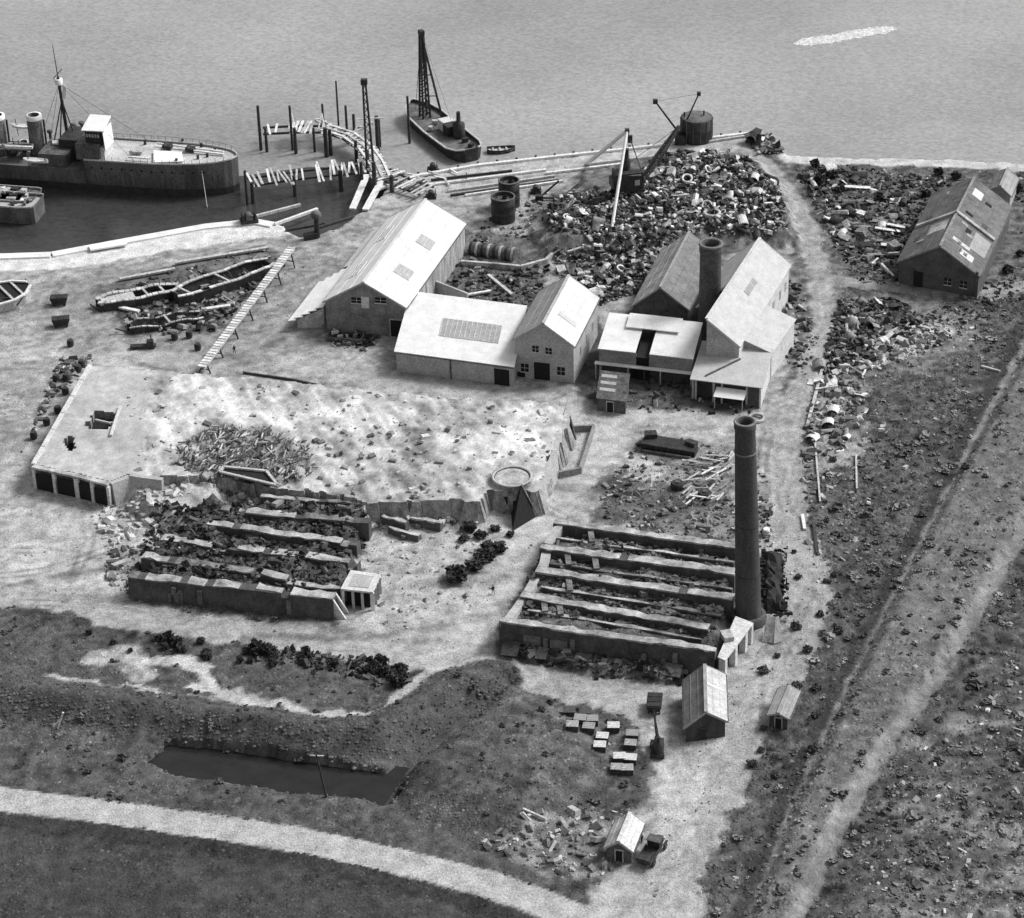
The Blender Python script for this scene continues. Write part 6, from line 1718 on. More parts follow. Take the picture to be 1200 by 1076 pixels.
# ================================================================== CRANES, BOILERS, DRUM
def boiler(px, py, r, ztop_px, label, mt=IRON):
    b = P(px, py); h = zat(b, ztop_px)
    t = thing('boiler_tank', label, 'boiler', b, 0, 'upright boilers by the scrap heap')
    MB(b).lathe(b, [(r, 0), (r, h * .33), (r + .06, h * .34), (r, h * .36), (r, h * .66), (r + .06, h * .68), (r, h * .7), (r, h), (r - .12, h), (r - .15, h - .9)], 24).build('shell', mt, t)
    MB(b).lathe(b, [(r + .05, h - .12), (r + .1, h), (r - .2, h + .06), (r - .2, h - .1)], 24).build('rim', IRON_G, t)
    MB(b).lathe(b, [(r - .1, h - .85), (r * .4, h - .6), (.05, h - .55)], 20).build('end_plate', IRON_G, t)
    MB(b).lathe(b + Vector((.4, .2, h - .6)), [(.55, 0), (.55, .5), (.4, .5)], 10).build('manhole', DARK, t)
    for k in range(10):
        a = k * .63; MB(b).tube(b + Vector((r * .62 * math.cos(a), r * .62 * math.sin(a), h - .75)), b + Vector((r * .62 * math.cos(a), r * .62 * math.sin(a), h - .5)), .16, n=6).build('stay_bolt', IRON, t)
    return t
boiler(590, 258, 2.35, 230, 'front one of two upright black boilers')
boiler(597, 241, 2.1, 211, 'rear one of two upright black boilers')
# low pump house / tank with pale top in the hollow
hb_ = thing('culvert_drum', 'row of ribbed pipe in the hollow beside the largest white shed', 'drain', P(570, 295))
ho = Vector(hb_.location)
MB(ho).tube(P(552, 291, .9), P(604, 299, .9), 1.3, n=14).build('pipe', IRON_G, hb_)
for k in range(8):
    a = P(552, 291, .9).lerp(P(604, 299, .9), k / 7.5); b = P(552, 291, .9).lerp(P(604, 299, .9), (k + .35) / 7.5)
    MB(ho).tube(a, b, 1.45, n=14).build('rib', COPE if k % 2 else IRON, hb_)
for k, (a, b, lab) in enumerate([((545, 346), (575, 341), 'white plank in the hollow behind the low shed'), ((572, 322), (600, 345), 'grey slanting spar in the hollow behind the low shed')]):
    o = MB(P(*a, .5)).bar(P(*a, .5), P(*b, .5), .6, .3).build('plank', TIM_W if k == 0 else TIM_P); tag(o, lab, 'plank')
wl = thing('retaining_wall', 'low pale wall curving round the hollow behind the low shed', 'wall', P(600, 310)); wo = Vector(wl.location)
pts = [(540, 308), (580, 311), (610, 314), (640, 306), (650, 296)]
for k in range(4): MB(wo).bar(P(*pts[k], .5), P(*pts[k + 1], .5), .6, 1.0).build('wall_section', COPE, wl)
wl = thing('boundary_wall', 'stub of plastered wall between the largest white shed and low shed', 'wall', P(525, 350)); wo = Vector(wl.location)
for a, b in (((505, 335), (548, 352)), ((500, 352), (506, 336))):
    MB(wo).bar(P(*a, 1.5), P(*b, 1.2), .4, 3.0).build('wall_section', PLASTER, wl)
# big vertical drum with two booms
db_ = P(816, 163); dh = zat(db_, 137)
dr = thing('storage_drum', 'big black upright drum at the river end of the quay', 'drum', db_)
MB(db_).lathe(db_, [(3.35, 0), (3.35, dh * .5), (3.45, dh * .52), (3.35, dh * .54), (3.35, dh), (3.1, dh + .05)], 28).build('shell', IRON, dr)
MB(db_).lathe(db_, [(3.3, dh), (2.0, dh + .35), (.1, dh + .5)], 28).build('lid', IRON_G, dr)
for k in range(14):
    a = k * 2 * math.pi / 14; c = Vector((3.38 * math.cos(a), 3.38 * math.sin(a), 0)); MB(db_).bar(db_ + c, db_ + c + Vector((0, 0, dh)), .14).build('rib', IRON_G, dr)
MB(db_).box(db_ + Vector((-3.2, -1, 1.0)), (1.8, 2, 2.0)).build('valve_chest', IRON, dr); MB(db_).bar(db_ + Vector((1.5, 0, dh)), db_ + Vector((1.5, 0, dh + 1.4)), .3).build('vent', IRON, dr)
MB(db_).bar(db_ + Vector((-2.6, -.5, dh)), db_ + Vector((-2.6, -.5, dh + 1.3)), .3).build('vent', IRON, dr)
# steam crane with long dark jib
cbp = P(738, 244); cr = thing('steam_crane', 'black steam crane with a long dark jib over the scrap heap', 'crane', cbp)
hh = hat(cbp.x, cbp.y) + 1.0
o = Vector((cbp.x, cbp.y, hh))
c = MB(cbp); c.box(o + Vector((0, 0, .75)), (6.0, 3.0, .5)); c.build('chassis', IRON, cr)
for dx in (-2, 2):
    for dy in (-1.35, 1.35): MB(cbp).tube(o + Vector((dx, dy - .12, .45)), o + Vector((dx, dy + .12, .45)), .48, n=12).build('wheel', IRON_G, cr)
MB(cbp).box(o + Vector((-.4, 0, 2.7)), (5.6, 3.6, 3.6), .25).build('engine_house', IRON, cr)
MB(cbp).slab([o + Vector((-3.1, -1.9, 4.2)), o + Vector((2.3, -1.9, 4.2)), o + Vector((2.3, 1.9, 4.7)), o + Vector((-3.1, 1.9, 4.7))], .12).build('roof', IRON_G, cr)
MB(cbp).lathe(o + Vector((-.7, .6, 4.3)), [(.85, 0), (.85, 2.2), (.5, 2.6), (.42, 4.4), (.55, 4.5)], 12, True).build('boiler', IRON, cr)
MB(cbp).box(o + Vector((-3.2, 0, 2.0)), (1.2, 3.0, 1.8), .25).build('counterweight', IRON_G, cr)
MB(cbp).box(o + Vector((1.5, -1.72, 2.6)), (1.0, .1, 1.1), .25).build('window', SKYL, cr)
jb = o + Vector((2.0, 0, 1.5)); jtip = P(796, 148, 11.0)
jd = (jtip - jb); js = Vector((-jd.y, jd.x, 0)).normalized()
jn = jd.cross(js).normalized()
for a_, b_ in ((1, 1), (1, -1), (-1, 1), (-1, -1)):
    MB(cbp).bar(jb + js * a_ * .3 + jn * b_ * .25, jb.lerp(jtip, .45) + js * a_ * .55 + jn * b_ * .45, .22).build('jib_chord', IRON, cr)
    MB(cbp).bar(jb.lerp(jtip, .45) + js * a_ * .55 + jn * b_ * .45, jtip + js * a_ * .2 + jn * b_ * .2, .22).build('jib_chord', IRON, cr)
m = MB(cbp); N_ = 18
for k in range(N_):
    def pt_(t, a_, b_):
        f = .3 + .25 * min(t, .45) / .45 if t < .45 else .55 - .35 * (t - .45) / .55
        return jb.lerp(jtip, t) + js * a_ * f + jn * b_ * f * .85
    t0, t1 = k / N_, (k + 1) / N_
    for (a0_, b0_), (a1_, b1_) in (((1, 1), (-1, 1)), ((-1, -1), (1, -1)), ((1, -1), (1, 1)), ((-1, 1), (-1, -1))): m.bar(pt_(t0, a0_, b0_), pt_(t1, a1_, b1_), .15)
m.build('jib_lacing', IRON, cr)
MB(cbp).bar(o + Vector((-2, 0, 4.6)), jtip, .07).build('jib_stay', IRON, cr)
# two crossed booms beyond the drum
g2 = thing('quay_derrick', 'black quay derrick with two crossed booms beside the big drum', 'crane', P(796, 165)); go = Vector(g2.location)
gbse = P(797, 163, 1.0)
MB(go).box(gbse, (2.2, 2.2, 2.0)).build('base', IRON, g2)
MB(go).tube(gbse + Vector((0, 0, 1)), P(768, 119, 9.5), .24, .18, 8).build('boom', IRON, g2)
MB(go).tube(gbse + Vector((0, 0, 1)), P(819, 110, 10.5), .2, .14, 8).build('boom', IRON, g2)
MB(go).box(P(768, 119, 9.5), (1.0, .8, .9)).build('boom_head', IRON, g2); MB(go).box(P(819, 110, 10.5), (.8, .6, .8)).build('boom_head', IRON, g2)
MB(go).bar(P(768, 119, 9.5), P(819, 110, 10.5), .05).build('guy_wire', IRON_G, g2)
# white tripod derrick
wf = P(735, 243); apx = Vector((wf.x, wf.y, zat(wf, 153)))
wt = thing('white_tripod', 'tall white tripod derrick standing over the scrap heap', 'derrick', wf)
for a, r_ in (((717, 284), .34), ((688, 192), .45), ((762, 246), .14)):
    f = P(*a); f.z = hat(f.x, f.y)
    MB(wf).tube(f if r_ > .2 else f, apx, r_, r_ * .8, 8).build('leg', WHITE if r_ > .2 else IRON_G, wt)
MB(wf).bar(P(717, 284, .2), apx.lerp(P(717, 284, 0), .72) , .5).build('leg_shoe', IRON, wt)
MB(wf).box(apx, (.9, .7, .7)).build('head', IRON, wt); MB(wf).bar(apx, Vector((apx.x + .6, apx.y, apx.z - 9)), .07).build('hoist_rope', IRON, wt); MB(wf).box((apx.x + .6, apx.y, apx.z - 1.8), (.9, .5, 1.5)).build('pulley_block', IRON, wt)
# low winches and gear on the quay
for px, py, lab in ((776, 183, 'small dark capstan at the foot of the black jib'), (628, 226, 'dark winch at the left foot of the scrap heap'), (507, 200, 'dark bollard box on the timber quay'), (505, 232, 'dark crate behind the ridge of the largest white shed')):
    t = thing('deck_winch', lab, 'winch', P(px, py))
    MB().box((0, 0, .3), (2.2, 1.6, .6)).build('bed', IRON, t); MB().tube((0, -.7, 1.0), (0, .7, 1.0), .6, n=12).build('drum', IRON, t); MB().box((.9, 0, .9), (.25, 1.5, 1.3)).build('frame', IRON_G, t)
sp = thing('hand_jib', 'slender dark hand crane arm left of the scrap heap', 'crane', P(632, 232)); spo = Vector(sp.location)
MB(spo).bar(P(632, 232, .3), P(655, 212, 3.0), .3).build('arm', IRON, sp); MB(spo).bar(P(632, 232, .5), P(672, 232, .5), .3).build('tail_beam', IRON, sp); MB(spo).box(P(632, 232, .6), (1.6, 1.2, 1.2)).build('base', IRON, sp)

# ================================================================== VEHICLES AND SMALL THINGS IN THE LANE
def lorry(loc, rz, label):
    t = thing('old_lorry', label, 'lorry', loc, rz)
    MB().box((0, 0, .75), (5.6, .9, .22)).build('chassis', IRON, t)
    b = MB(); b.box((-1.2, 0, 1.05), (3.3, 2.1, .16)); b.build('load_bed', TIM_D, t)
    for y in (-1.0, 1.0): MB().box((-1.2, y, 1.35), (3.3, .08, .5)).build('side_board', TIM_D, t)
    MB().box((-2.82, 0, 1.35), (.08, 2.0, .5)).build('tail_board', TIM_D, t)
    c = MB(); c.box((.95, 0, 1.45), (1.0, 1.8, 1.1)); c.build('cab', IRON, t)
    MB().slab([(.2, -1, 2.45), (1.6, -1, 2.5), (1.6, 1, 2.5), (.2, 1, 2.45)], .1).build('cab_roof', IRON_G, t)
    for y in (-.88, .88):
        for x in (.5, 1.45): MB().bar((x, y, 1.9), (x, y, 2.42), .09).build('pillar', IRON, t)
    MB().slab([(1.5, -.7, 1.9), (1.62, -.7, 2.42), (1.62, .7, 2.42), (1.5, .7, 1.9)], .04).build('windscreen', SKYL, t)
    MB().hexa([(1.5, -.6, .8), (2.75, -.5, .8), (2.75, .5, .8), (1.5, .6, .8)], [(1.5, -.6, 1.75), (2.75, -.45, 1.6), (2.75, .45, 1.6), (1.5, .6, 1.75)]).build('bonnet', IRON, t)
    MB().box((2.78, 0, 1.2), (.08, .85, .75)).build('radiator', IRON_G, t)
    for y in (-.62, .62): MB().tube((2.6, y, 1.35), (2.82, y, 1.35), .17, n=10).build('headlight', PLASTER_L, t)
    for x in (-1.7, 2.15):
        for y in (-1, 1):
            w_ = MB().tube((x, y - .13, .5), (x, y + .13, .5), .5, n=16).build('wheel', IRON, t); MB().tube((x, y - .15, .5), (x, y + .15, .5), .2, n=10).build('hub', IRON_G, w_)
            MB().box((x, y, 1.06), (1.2, .35, .07)).build('mudguard', IRON, t)
    return t
p = G(764, 1004); lorry(p, 1.15, 'dark old open lorry parked at the corner beside the roadside hut')
def tub(loc, rz, label, grp, mt, s=1.0, fill=None):
    t = thing('tub_wagon', label, 'wagon', loc, rz, grp)
    MB().hexa([(-1.1 * s, -.6 * s, .5), (1.1 * s, -.6 * s, .5), (1.1 * s, .6 * s, .5), (-1.1 * s, .6 * s, .5)], [(-1.4 * s, -.85 * s, 1.6), (1.4 * s, -.85 * s, 1.6), (1.4 * s, .85 * s, 1.6), (-1.4 * s, .85 * s, 1.6)]).build('body', mt, t)
    for x in (-.8 * s, .8 * s):
        for y in (-.65 * s, .65 * s): MB().tube((x, y - .06, .3), (x, y + .06, .3), .3, n=10).build('wheel', IRON, t)
    for k in range(3): MB().box(((k - 1) * .9 * s, 0, 1.66), (.8 * s, 1.5 * s, .14)).build('lid_board', fill or mt, t)
    return t
tub(G(767, 831), 1.5, 'black tub wagon standing on the lane before the gabled hut', None, IRON, 1.3)
gbx = 'pale-lidded crates on the grass by the lane'
CR = [(680, 850, 'leftmost grey-lidded crate, its dark side to the right', ROOF_G), (671, 861, 'small pale crate in front of the grey-lidded one', COPE), (719, 853, 'rearmost pale crate nearest the lane', PLASTER_L), (706, 865, 'wide pale crate in the middle of the cluster', PLASTER_L),
      (703, 878, 'bright crate just below the wide middle one', PLASTER_L), (726, 889, 'left one of two joined crates in the second row from the front', PLASTER_L), (739, 890, 'right one of two joined crates in the second row from the front', PLASTER_L), (723, 902, 'left one of the two low front crates', COPE), (735, 903, 'right one of the two low front crates', COPE), (739, 873, 'striped pale crate behind the right joined one', COPE), (686, 836, 'dark crate at the back of the cluster', BRICK_D), (694, 846, 'grey crate between the rear pale crate and the grey-lidded one', ROOF_G), (690, 858, 'small grey crate left of the wide middle one', ROOF_G), (741, 862, 'grey crate standing alone at the right rear of the cluster', ROOF_G), (667, 838, 'dark low crate at the back left of the cluster', BRICK_D)]
for k, (px, py, lab, mt) in enumerate(CR):
    t = thing('slatted_crate', lab, 'crate', G(px, py + 3), -.12 + .06 * (k % 3), gbx)
    MB().box((0, 0, .45), (1.7, 1.5, .9)).build('body', TIM_D, t)
    for q in range(4): MB().box((0, -.57 + q * .38, .95), (1.75, .34, .1)).build('slat', mt, t)
# small tripod-like mobile crane in the lane
mcp = G(770, 882); mc = thing('yard_hoist', 'black yard hoist with a leaning pole beside the crates', 'hoist', mcp, 0)
MB().box((0, 0, .7), (1.8, 3.6, .5)).build('chassis', IRON, mc)
for x in (-.9, .9):
    for y in (-1.2, 1.2): MB().tube((x - .1, y, .45), (x + .1, y, .45), .45, n=12).build('wheel', IRON, mc)
MB().lathe((.2, -1.0, .9), [(.75, 0), (.75, 1.5), (.3, 1.8), (.25, 2.6)], 12, True).build('boiler', IRON, mc)
MB().bar((0, 1.2, .9), (-.4, 3.8, 4.6), .28).build('pole', IRON, mc); MB().bar((.5, -.6, 1.6), (-.4, 3.6, 4.4), .1).build('stay', IRON, mc); MB().box((.3, .3, 1.4), (1.3, 1.2, 1.1)).build('winch_box', IRON, mc)
for k, x in enumerate((-.9, .9)): MB().bar((x, -1.6, .9), (0, 1.0, 3.0), .18).build('strut', IRON, mc)

# coal heap by the chimney, bushes by the round kiln
cq = [P(a, b) for a, b in [(893, 716), (894, 652), (918, 650), (920, 720), (912, 728)]]
cm = MB(); rr = random.Random(21)
tcl = thing('coal_bay', 'long black coal heap beside the foot of the tall chimney', 'coal heap', P(906, 690)); co = Vector(tcl.location)
NL, NW = 14, 5
vs = []
for i in range(NL + 1):
    a = P(894, 652).lerp(P(894, 718), i / NL); b = P(918, 652).lerp(P(919, 722), i / NL)
    for j in range(NW + 1):
        p = a.lerp(b, j / NW); e = (0 if i in (0, NL) or j in (0, NW) else 1)
        p.z = -.1 + e * (1.7 + rr.uniform(-.3, .4)); p.x += rr.uniform(-.25, .25); p.y += rr.uniform(-.3, .3); vs.append(p)
MB(co).add(vs, [(i * (NW + 1) + j, i * (NW + 1) + j + 1, (i + 1) * (NW + 1) + j + 1, (i + 1) * (NW + 1) + j) for i in range(NL) for j in range(NW)]).build('heap', COAL, tcl)
for k in range(120):
    p = rr.choice(vs)
for f in (.1, .5, .9):
    c = P(921, 652).lerp(P(922, 720), f); MB(co).bar(c, c + Vector((0, 0, 1.3)), .2).build('bay_post', TIM_D, tcl)
scrap_bits('coal_lumps', [(892, 650), (921, 648), (924, 728), (892, 722)], 260, 126, (.25, .7), (.015, .03), 1.5)

# ---- bushes and plants
def bush_mesh(seed, n, r, h, mt, leafs=.34):
    rr = np.random.default_rng(seed)
    v = rr.normal(size=(n, 3)); v /= np.linalg.norm(v, axis=1)[:, None]
    rad_ = (.55 + .45 * rr.random(n)) * (0.8 + .35 * np.sin(v[:, 0] * 4 + seed) * np.cos(v[:, 1] * 3))
    pos = v * rad_[:, None] * np.array([r, r, h * .55]) + np.array([0, 0, h * .5])
    pos[:, 2] = np.maximum(pos[:, 2], .05)
    tv = np.array([(-.5, -.35, 0), (.5, -.3, .1), (.4, .45, -.05), (-.45, .35, .12)]); R = np.stack([rot_np(1)[0] for _ in range(n)])
    s = rr.uniform(.6, 1.4, n) * leafs
    vv = np.einsum('nij,nkj->nki', R, tv[None] * s[:, None, None]) + pos[:, None, :]
    me = bpy.data.meshes.new('foliage'); me.from_pydata(vv.reshape(-1, 3).tolist(), [], (np.arange(n * 4).reshape(-1, 4)).tolist()); me.materials.append(mt)
    return me
BM = [bush_mesh(s, 520, 1.1, 1.4, LEAF, .28) for s in (1, 2, 3)]
BM2 = [bush_mesh(s, 260, 1.1, 1.1, LEAF2) for s in (4, 5, 6)]
stem_me = MB().tube((0, 0, -.2), (0.1, 0, .8), .09, .05, 6).mesh('stem'); stem_me.materials.append(TIM_D)
def bush(px, py, s, label, grp, k=0, sz=1.0):
    t = thing('bush', label, 'bush', G(px, py), k * 1.7, grp); t.scale = (s, s, s * sz)
    f = bpy.data.objects.new('foliage', (BM2 if 'scrub' in label else BM)[k % 3]); COL.objects.link(f); f.parent = t
    q = bpy.data.objects.new('stem', stem_me); COL.objects.link(q); q.parent = t
big = [(536, 680, 2.2, 'largest round dark bush, lowest of the clump below the round kiln head'), (556, 668, 1.6, 'dark bush touching the largest round one on its right'), (570, 656, 1.8, 'dark bush in the middle of the right-hand clump'), (584, 646, 1.6, 'rightmost dark bush of the clump below the round kiln head'), (572, 645, 1.5, 'dark bush just left of the rightmost one'), (551, 622, 1.4, 'dark bush at the top left of the upper clump'), (563, 630, 1.2, 'dark bush at the right of the upper clump'), (543, 634, 1.0, 'small dark bush apart at the left of the upper clump'), (580, 622, .9, 'small dark bush against the foot of the round kiln head'), (598, 628, .8, 'smallest dark bush at the foot of the tallest black fin')]
for k, (x, y, s, lab) in enumerate(big): bush(x, y, s, lab, 'dark bushes below the round kiln head', k, .75)
rr = random.Random(31)
for k in range(30):
    x = rr.choice([rr.uniform(100, 330), rr.uniform(100, 480), rr.uniform(280, 480)]); y = 742 + (x - 100) * .11 + rr.uniform(-4, 16)
    bush(x, y, rr.uniform(.4, .95), 'low dark bush along the lower edge of the track', 'bushes along the lower edge of the track', k)
for k, (x, y) in enumerate([(198, 752), (208, 756), (438, 786), (450, 790), (462, 794), (472, 798), (446, 780), (470, 788), (466, 804), (300, 762), (312, 765)]):
    bush(x, y, rr.uniform(.9, 1.3), 'tall black bush standing out in the bush line by the track', 'tall black bushes by the track', k, 1.2)
for k in range(24):
    t = rr.random(); x = 945 + rr.uniform(0, 60) + t * 40; y = 560 + t * 350 + rr.uniform(-40, 40)
    x = 985 - t * 80 + rr.uniform(-40, 45)
    bush(x, y, rr.uniform(.4, .9), 'scrubby bush between the yard road and the dike', 'bushes between the yard road and the dike', k)
for k in range(34):
    t = rr.random(); y = 660 + t * 400; xm = np.interp(y, [660, 790, 870, 960, 1060], [1185, 1110, 1050, 995, 955]); x = rr.uniform(xm + 14, 1215)
    if x > 1214: continue
    bush(x, y, rr.uniform(.35, .8), 'low scrub bush on the waste ground right of the footpath', 'scrub bushes right of the footpath', k, .6)
for k, (x, y) in enumerate([(955, 196), (975, 210), (985, 225), (1100, 205), (1120, 210), (1190, 225), (1195, 300), (1180, 320), (1085, 230), (960, 215)]):
    bush(x, y, rr.uniform(.9, 1.6), 'dark bush among the scrap near the strand', 'dark bushes near the strand', k)

scrap_bits('hedge_litter', [(270, 754), (400, 768), (480, 782), (478, 800), (430, 795), (300, 772)], 420, 142, (.2, .8), (.015, .2), .4)
# grass and scrub cover
def cover(name, n, seed, region, hgt, wid, tint, dens=1.0):
    g = np.random.default_rng(seed)
    x = g.uniform(X0 + 3, X1 - 3, n); y = g.uniform(Y0 + 3, Y1 - 3, n)
    px, py = proj_np(x, y, 0)
    i = np.clip(np.round((x - X0) / STEP).astype(int), 0, nx - 1); j = np.clip(np.round((y - Y0) / STEP).astype(int), 0, ny - 1)
    gr = GRASS[j, i] * land[j, i]; a = ALBF[j, i]
    cl_ = fbm(x, y, 5, seed) ; keep = (g.random(n) < gr * np.clip((cl_ - .2) * 2.2, .25, 1) * dens) & (px > -60) & (px < 1260) & (py < 1120) & region(x, y, px, py)
    x, y, a = x[keep], y[keep], a[keep]; m_ = len(x)
    pos = np.stack([x, y, HGT[j, i][keep] - .03], -1)
    tv = np.array([(-.5, -.4, -.1), (.5, -.5, -.1), (.45, .5, -.1), (-.5, .4, -.1), (.1, -.05, 1)]); tf = np.array([(0, 1, 4), (1, 2, 4), (2, 3, 4), (3, 0, 4)])
    ang = g.uniform(0, 6.28, m_); c_, s_ = np.cos(ang), np.sin(ang); z_, o_ = np.zeros(m_), np.ones(m_)
    R = np.stack([np.stack([c_, -s_, z_], -1), np.stack([s_, c_, z_], -1), np.stack([z_, z_, o_], -1)], -2)
    s = np.exp(g.normal(0, .24, m_))
    scl = np.stack([wid * s, wid * s, hgt * s * g.uniform(.4, 1.5, m_)], -1)
    return kind(scatter(name, tv, tf, pos, R, scl, np.clip(a * tint * np.exp(g.normal(0, .28, m_)), .012, .5), M_ATTR, True, True), 'stuff')
cover('grass', 420000, 5, lambda x, y, px, py: ((px < 780) & (py > 580)), .16, .36, 1.12)
cover('undergrowth', 380000, 6, lambda x, y, px, py: (px >= 780) | (py <= 580), .22, .42, 1.12)
LT = []
lr = np.random.default_rng(77)
for q in range(12):
    c = lr.normal(size=3); c /= np.linalg.norm(c); c = c * np.array([.42, .42, .4]) * lr.uniform(.5, 1) + np.array([0, 0, .35]); Rr = rot_np(1)[0]
    for e in ((-.26, -.18, 0), (.26, -.16, .04), (.2, .22, 0), (-.22, .18, .05)): LT.append(c + Rr @ np.array(e))
def clumps(name, n, seed, ok, sz, t0=.07, t1=.34):
    g = np.random.default_rng(seed); x = g.uniform(X0 + 3, X1 - 3, n); y = g.uniform(Y0 + 3, Y1 - 3, n); px, py = proj_np(x, y, 0)
    i = np.clip(np.round((x - X0) / STEP).astype(int), 0, nx - 1); j = np.clip(np.round((y - Y0) / STEP).astype(int), 0, ny - 1)
    keep = (GRASS[j, i] * land[j, i] > .4) & (fbm(x, y, 8, seed) + .25 * vnoise(x, y, 2, seed) > g.uniform(.45, .75, n)) & (px > -40) & (px < 1240) & (py < 1110) & ok(px, py)
    x, y = x[keep], y[keep]; m_ = len(x); z = HGT[j, i][keep]; s = sz * np.exp(g.normal(0, .35, m_)); ang = g.uniform(0, 6.28, m_); c_, s_ = np.cos(ang), np.sin(ang); z_, o_ = np.zeros(m_), np.ones(m_)
    R = np.stack([np.stack([c_, -s_, z_], -1), np.stack([s_, c_, z_], -1), np.stack([z_, z_, o_], -1)], -2)
    return kind(scatter(name, LT, np.arange(48).reshape(12, 4), np.stack([x, y, z - .05], -1), R, np.stack([s, s, s * g.uniform(.4, .8, m_)], -1), np.exp(g.uniform(math.log(t0), math.log(t1), m_)), M_ATTR, False), 'stuff')
clumps('brambles', 26000, 8, lambda px, py: (px > 780) | (py < 600), .85)
clumps('weeds', 16000, 9, lambda px, py: (px < 760) & (py > 600) & (py < 960), .7, .05, .15)
# stones lying on the waste ground at the right
scrap_bits('stones', [(1060, 900), (1200, 760), (1215, 1076), (980, 1076), (1010, 1000)], 500, 130, (.15, .7), (.15, .6))
scrap_bits('stones', [(1010, 430), (1150, 380), (1110, 520), (1020, 620), (960, 640), (960, 560)], 420, 146, (.15, .8), (.08, .55))
scrap_bits('stones', [(940, 560), (1000, 540), (1010, 640), (950, 690)], 120, 131, (.2, .8), (.1, .5))
scrap_bits('pebbles', [(-10, 420), (700, 490), (640, 620), (540, 770), (-10, 700)], 1500, 132, (.08, .35), (.2, .6))
scrap_bits('pebbles', [(900, 500), (960, 690), (940, 760), (830, 960), (780, 1060), (740, 1040), (860, 800), (890, 600)], 500, 133, (.08, .3), (.15, .6))

# posts, poles and planks
tp = thing('telegraph_pole', 'dark leaning pole with a short crossarm by the pond', 'pole', G(383, 934)); tpo = Vector(tp.location)
tt_ = P(383, 934); zt_ = zat(tt_, 884)
MB(tpo).tube(tpo - Vector((0, 0, .5)), Vector((tpo.x - 1.0, tpo.y, zt_)), .17, .12, 8).build('pole', TIM_D, tp); MB(tpo).bar(Vector((tpo.x - 1.9, tpo.y, zt_ - .2)), Vector((tpo.x, tpo.y, zt_ - .3)), .16).build('crossarm', TIM_P, tp)
tp = thing('leaning_post', 'short white leaning post on the meadow bank at the left', 'post', G(68, 856)); tpo = Vector(tp.location)
MB(tpo).bar(tpo, tpo + Vector((1.0, .3, 2.6)), .22).build('post', TIM_W, tp); MB(tpo).bar(tpo + Vector((-.6, 0, .3)), tpo + Vector((.5, .3, 1.4)), .18).build('brace', TIM_W, tp)
for k, (a, b, mt, lab) in enumerate([((966, 425), (946, 500), TIM_P, 'long grey baulk edging the yard road beside the pale litter'), ((940, 605), (943, 622), TIM_W, 'bright short baulk at the edge of the yard road'), ((953, 615), (958, 650), TIM_D, 'dark baulk at the edge of the yard road'), ((1003, 535), (1004, 575), TIM_P, 'thin pale rail lying upright to the road in the scrub'),
        ((955, 520), (961, 590), TIM_P, 'long thin rail in the scrub beside the yard road'), ((1150, 430), (1172, 436), TIM_P, 'pale pole lying on the dike slope'), ((613, 955), (640, 962), TIM_P, 'pale kerb board at the edge of the grass mound'), ((285, 438), (345, 447), TIM_D, 'dark rail along the track behind the platform'), ((345, 447), (415, 462), TIM_D, 'dark rail end along the track behind the platform')]):
    p, q = G(*a, .25), G(*b, .25); o = MB(p).bar(p, q, .5 if k < 3 else .3, .35).build('timber_baulk', mt); tag(o, lab, 'timber')
rr = random.Random(12)
for k, (x, y, lab) in enumerate([(70, 357, 'upper of two dark trucks on the mud left of the foreshore hulls'), (72, 382, 'lower of two dark trucks on the mud left of the foreshore hulls')]):
    tub(G(x, y), .1 + k * .1, lab, 'dark trucks on the mud', IRON, 1.15)
for k, (x, y, lab) in enumerate([(83, 406, 'single black barrel below the two dark trucks'), (66, 447, 'black barrel left of the platform, upper left one'), (78, 446, 'black barrel left of the platform, upper right one'), (92, 436, 'black barrel touching the upper platform corner'), (77, 462, 'black barrel lower down beside the platform'), (40, 514, 'dark barrel low beside the left platform edge'), (55, 498, 'dark barrel midway along the left platform edge'), (68, 484, 'grey barrel above the middle of the left platform edge'), (96, 430, 'last black barrel by the platform corner'), (205, 398, 'lone barrel in the middle of the yard'), (222, 396, 'barrel right of the lone yard barrel'), (898, 628, 'white topped barrel right of the tall chimney'), (232, 410, 'barrel nearest the trestle foot')]):
    t = thing('barrel', lab, 'barrel', G(x, y), 0, 'barrels about the yard')
    MB().lathe((0, 0, 0), [(.5, 0), (.62, .5), (.62, .9), (.5, 1.35)], 12, True).build('staves', SCR_D if k != 11 else WHITE, t); MB().lathe((0, 0, 0), [(.64, .42), (.66, .5), (.64, .58)], 12).build('hoop', IRON, t); MB().lathe((0, 0, 0), [(.64, .85), (.66, .92), (.64, .98)], 12).build('hoop', IRON, t)
tm = thing('hand_truck', 'dark low truck with an upright on the yard above the platform', 'truck', G(168, 408), .1)
MB().box((0, 0, .5), (4.6, 1.2, .3)).build('bed', IRON, tm); MB().box((1.3, 0, 1.1), (1.2, 1.1, 1.0)).build('load', TIM_D, tm); MB().bar((1.6, 0, .6), (1.5, 0, 2.6), .2).build('upright', IRON, tm)
for x in (-1.5, 1.5): MB().tube((x, -.65, .32), (x, .65, .32), .32, n=10).build('wheel', IRON, tm)
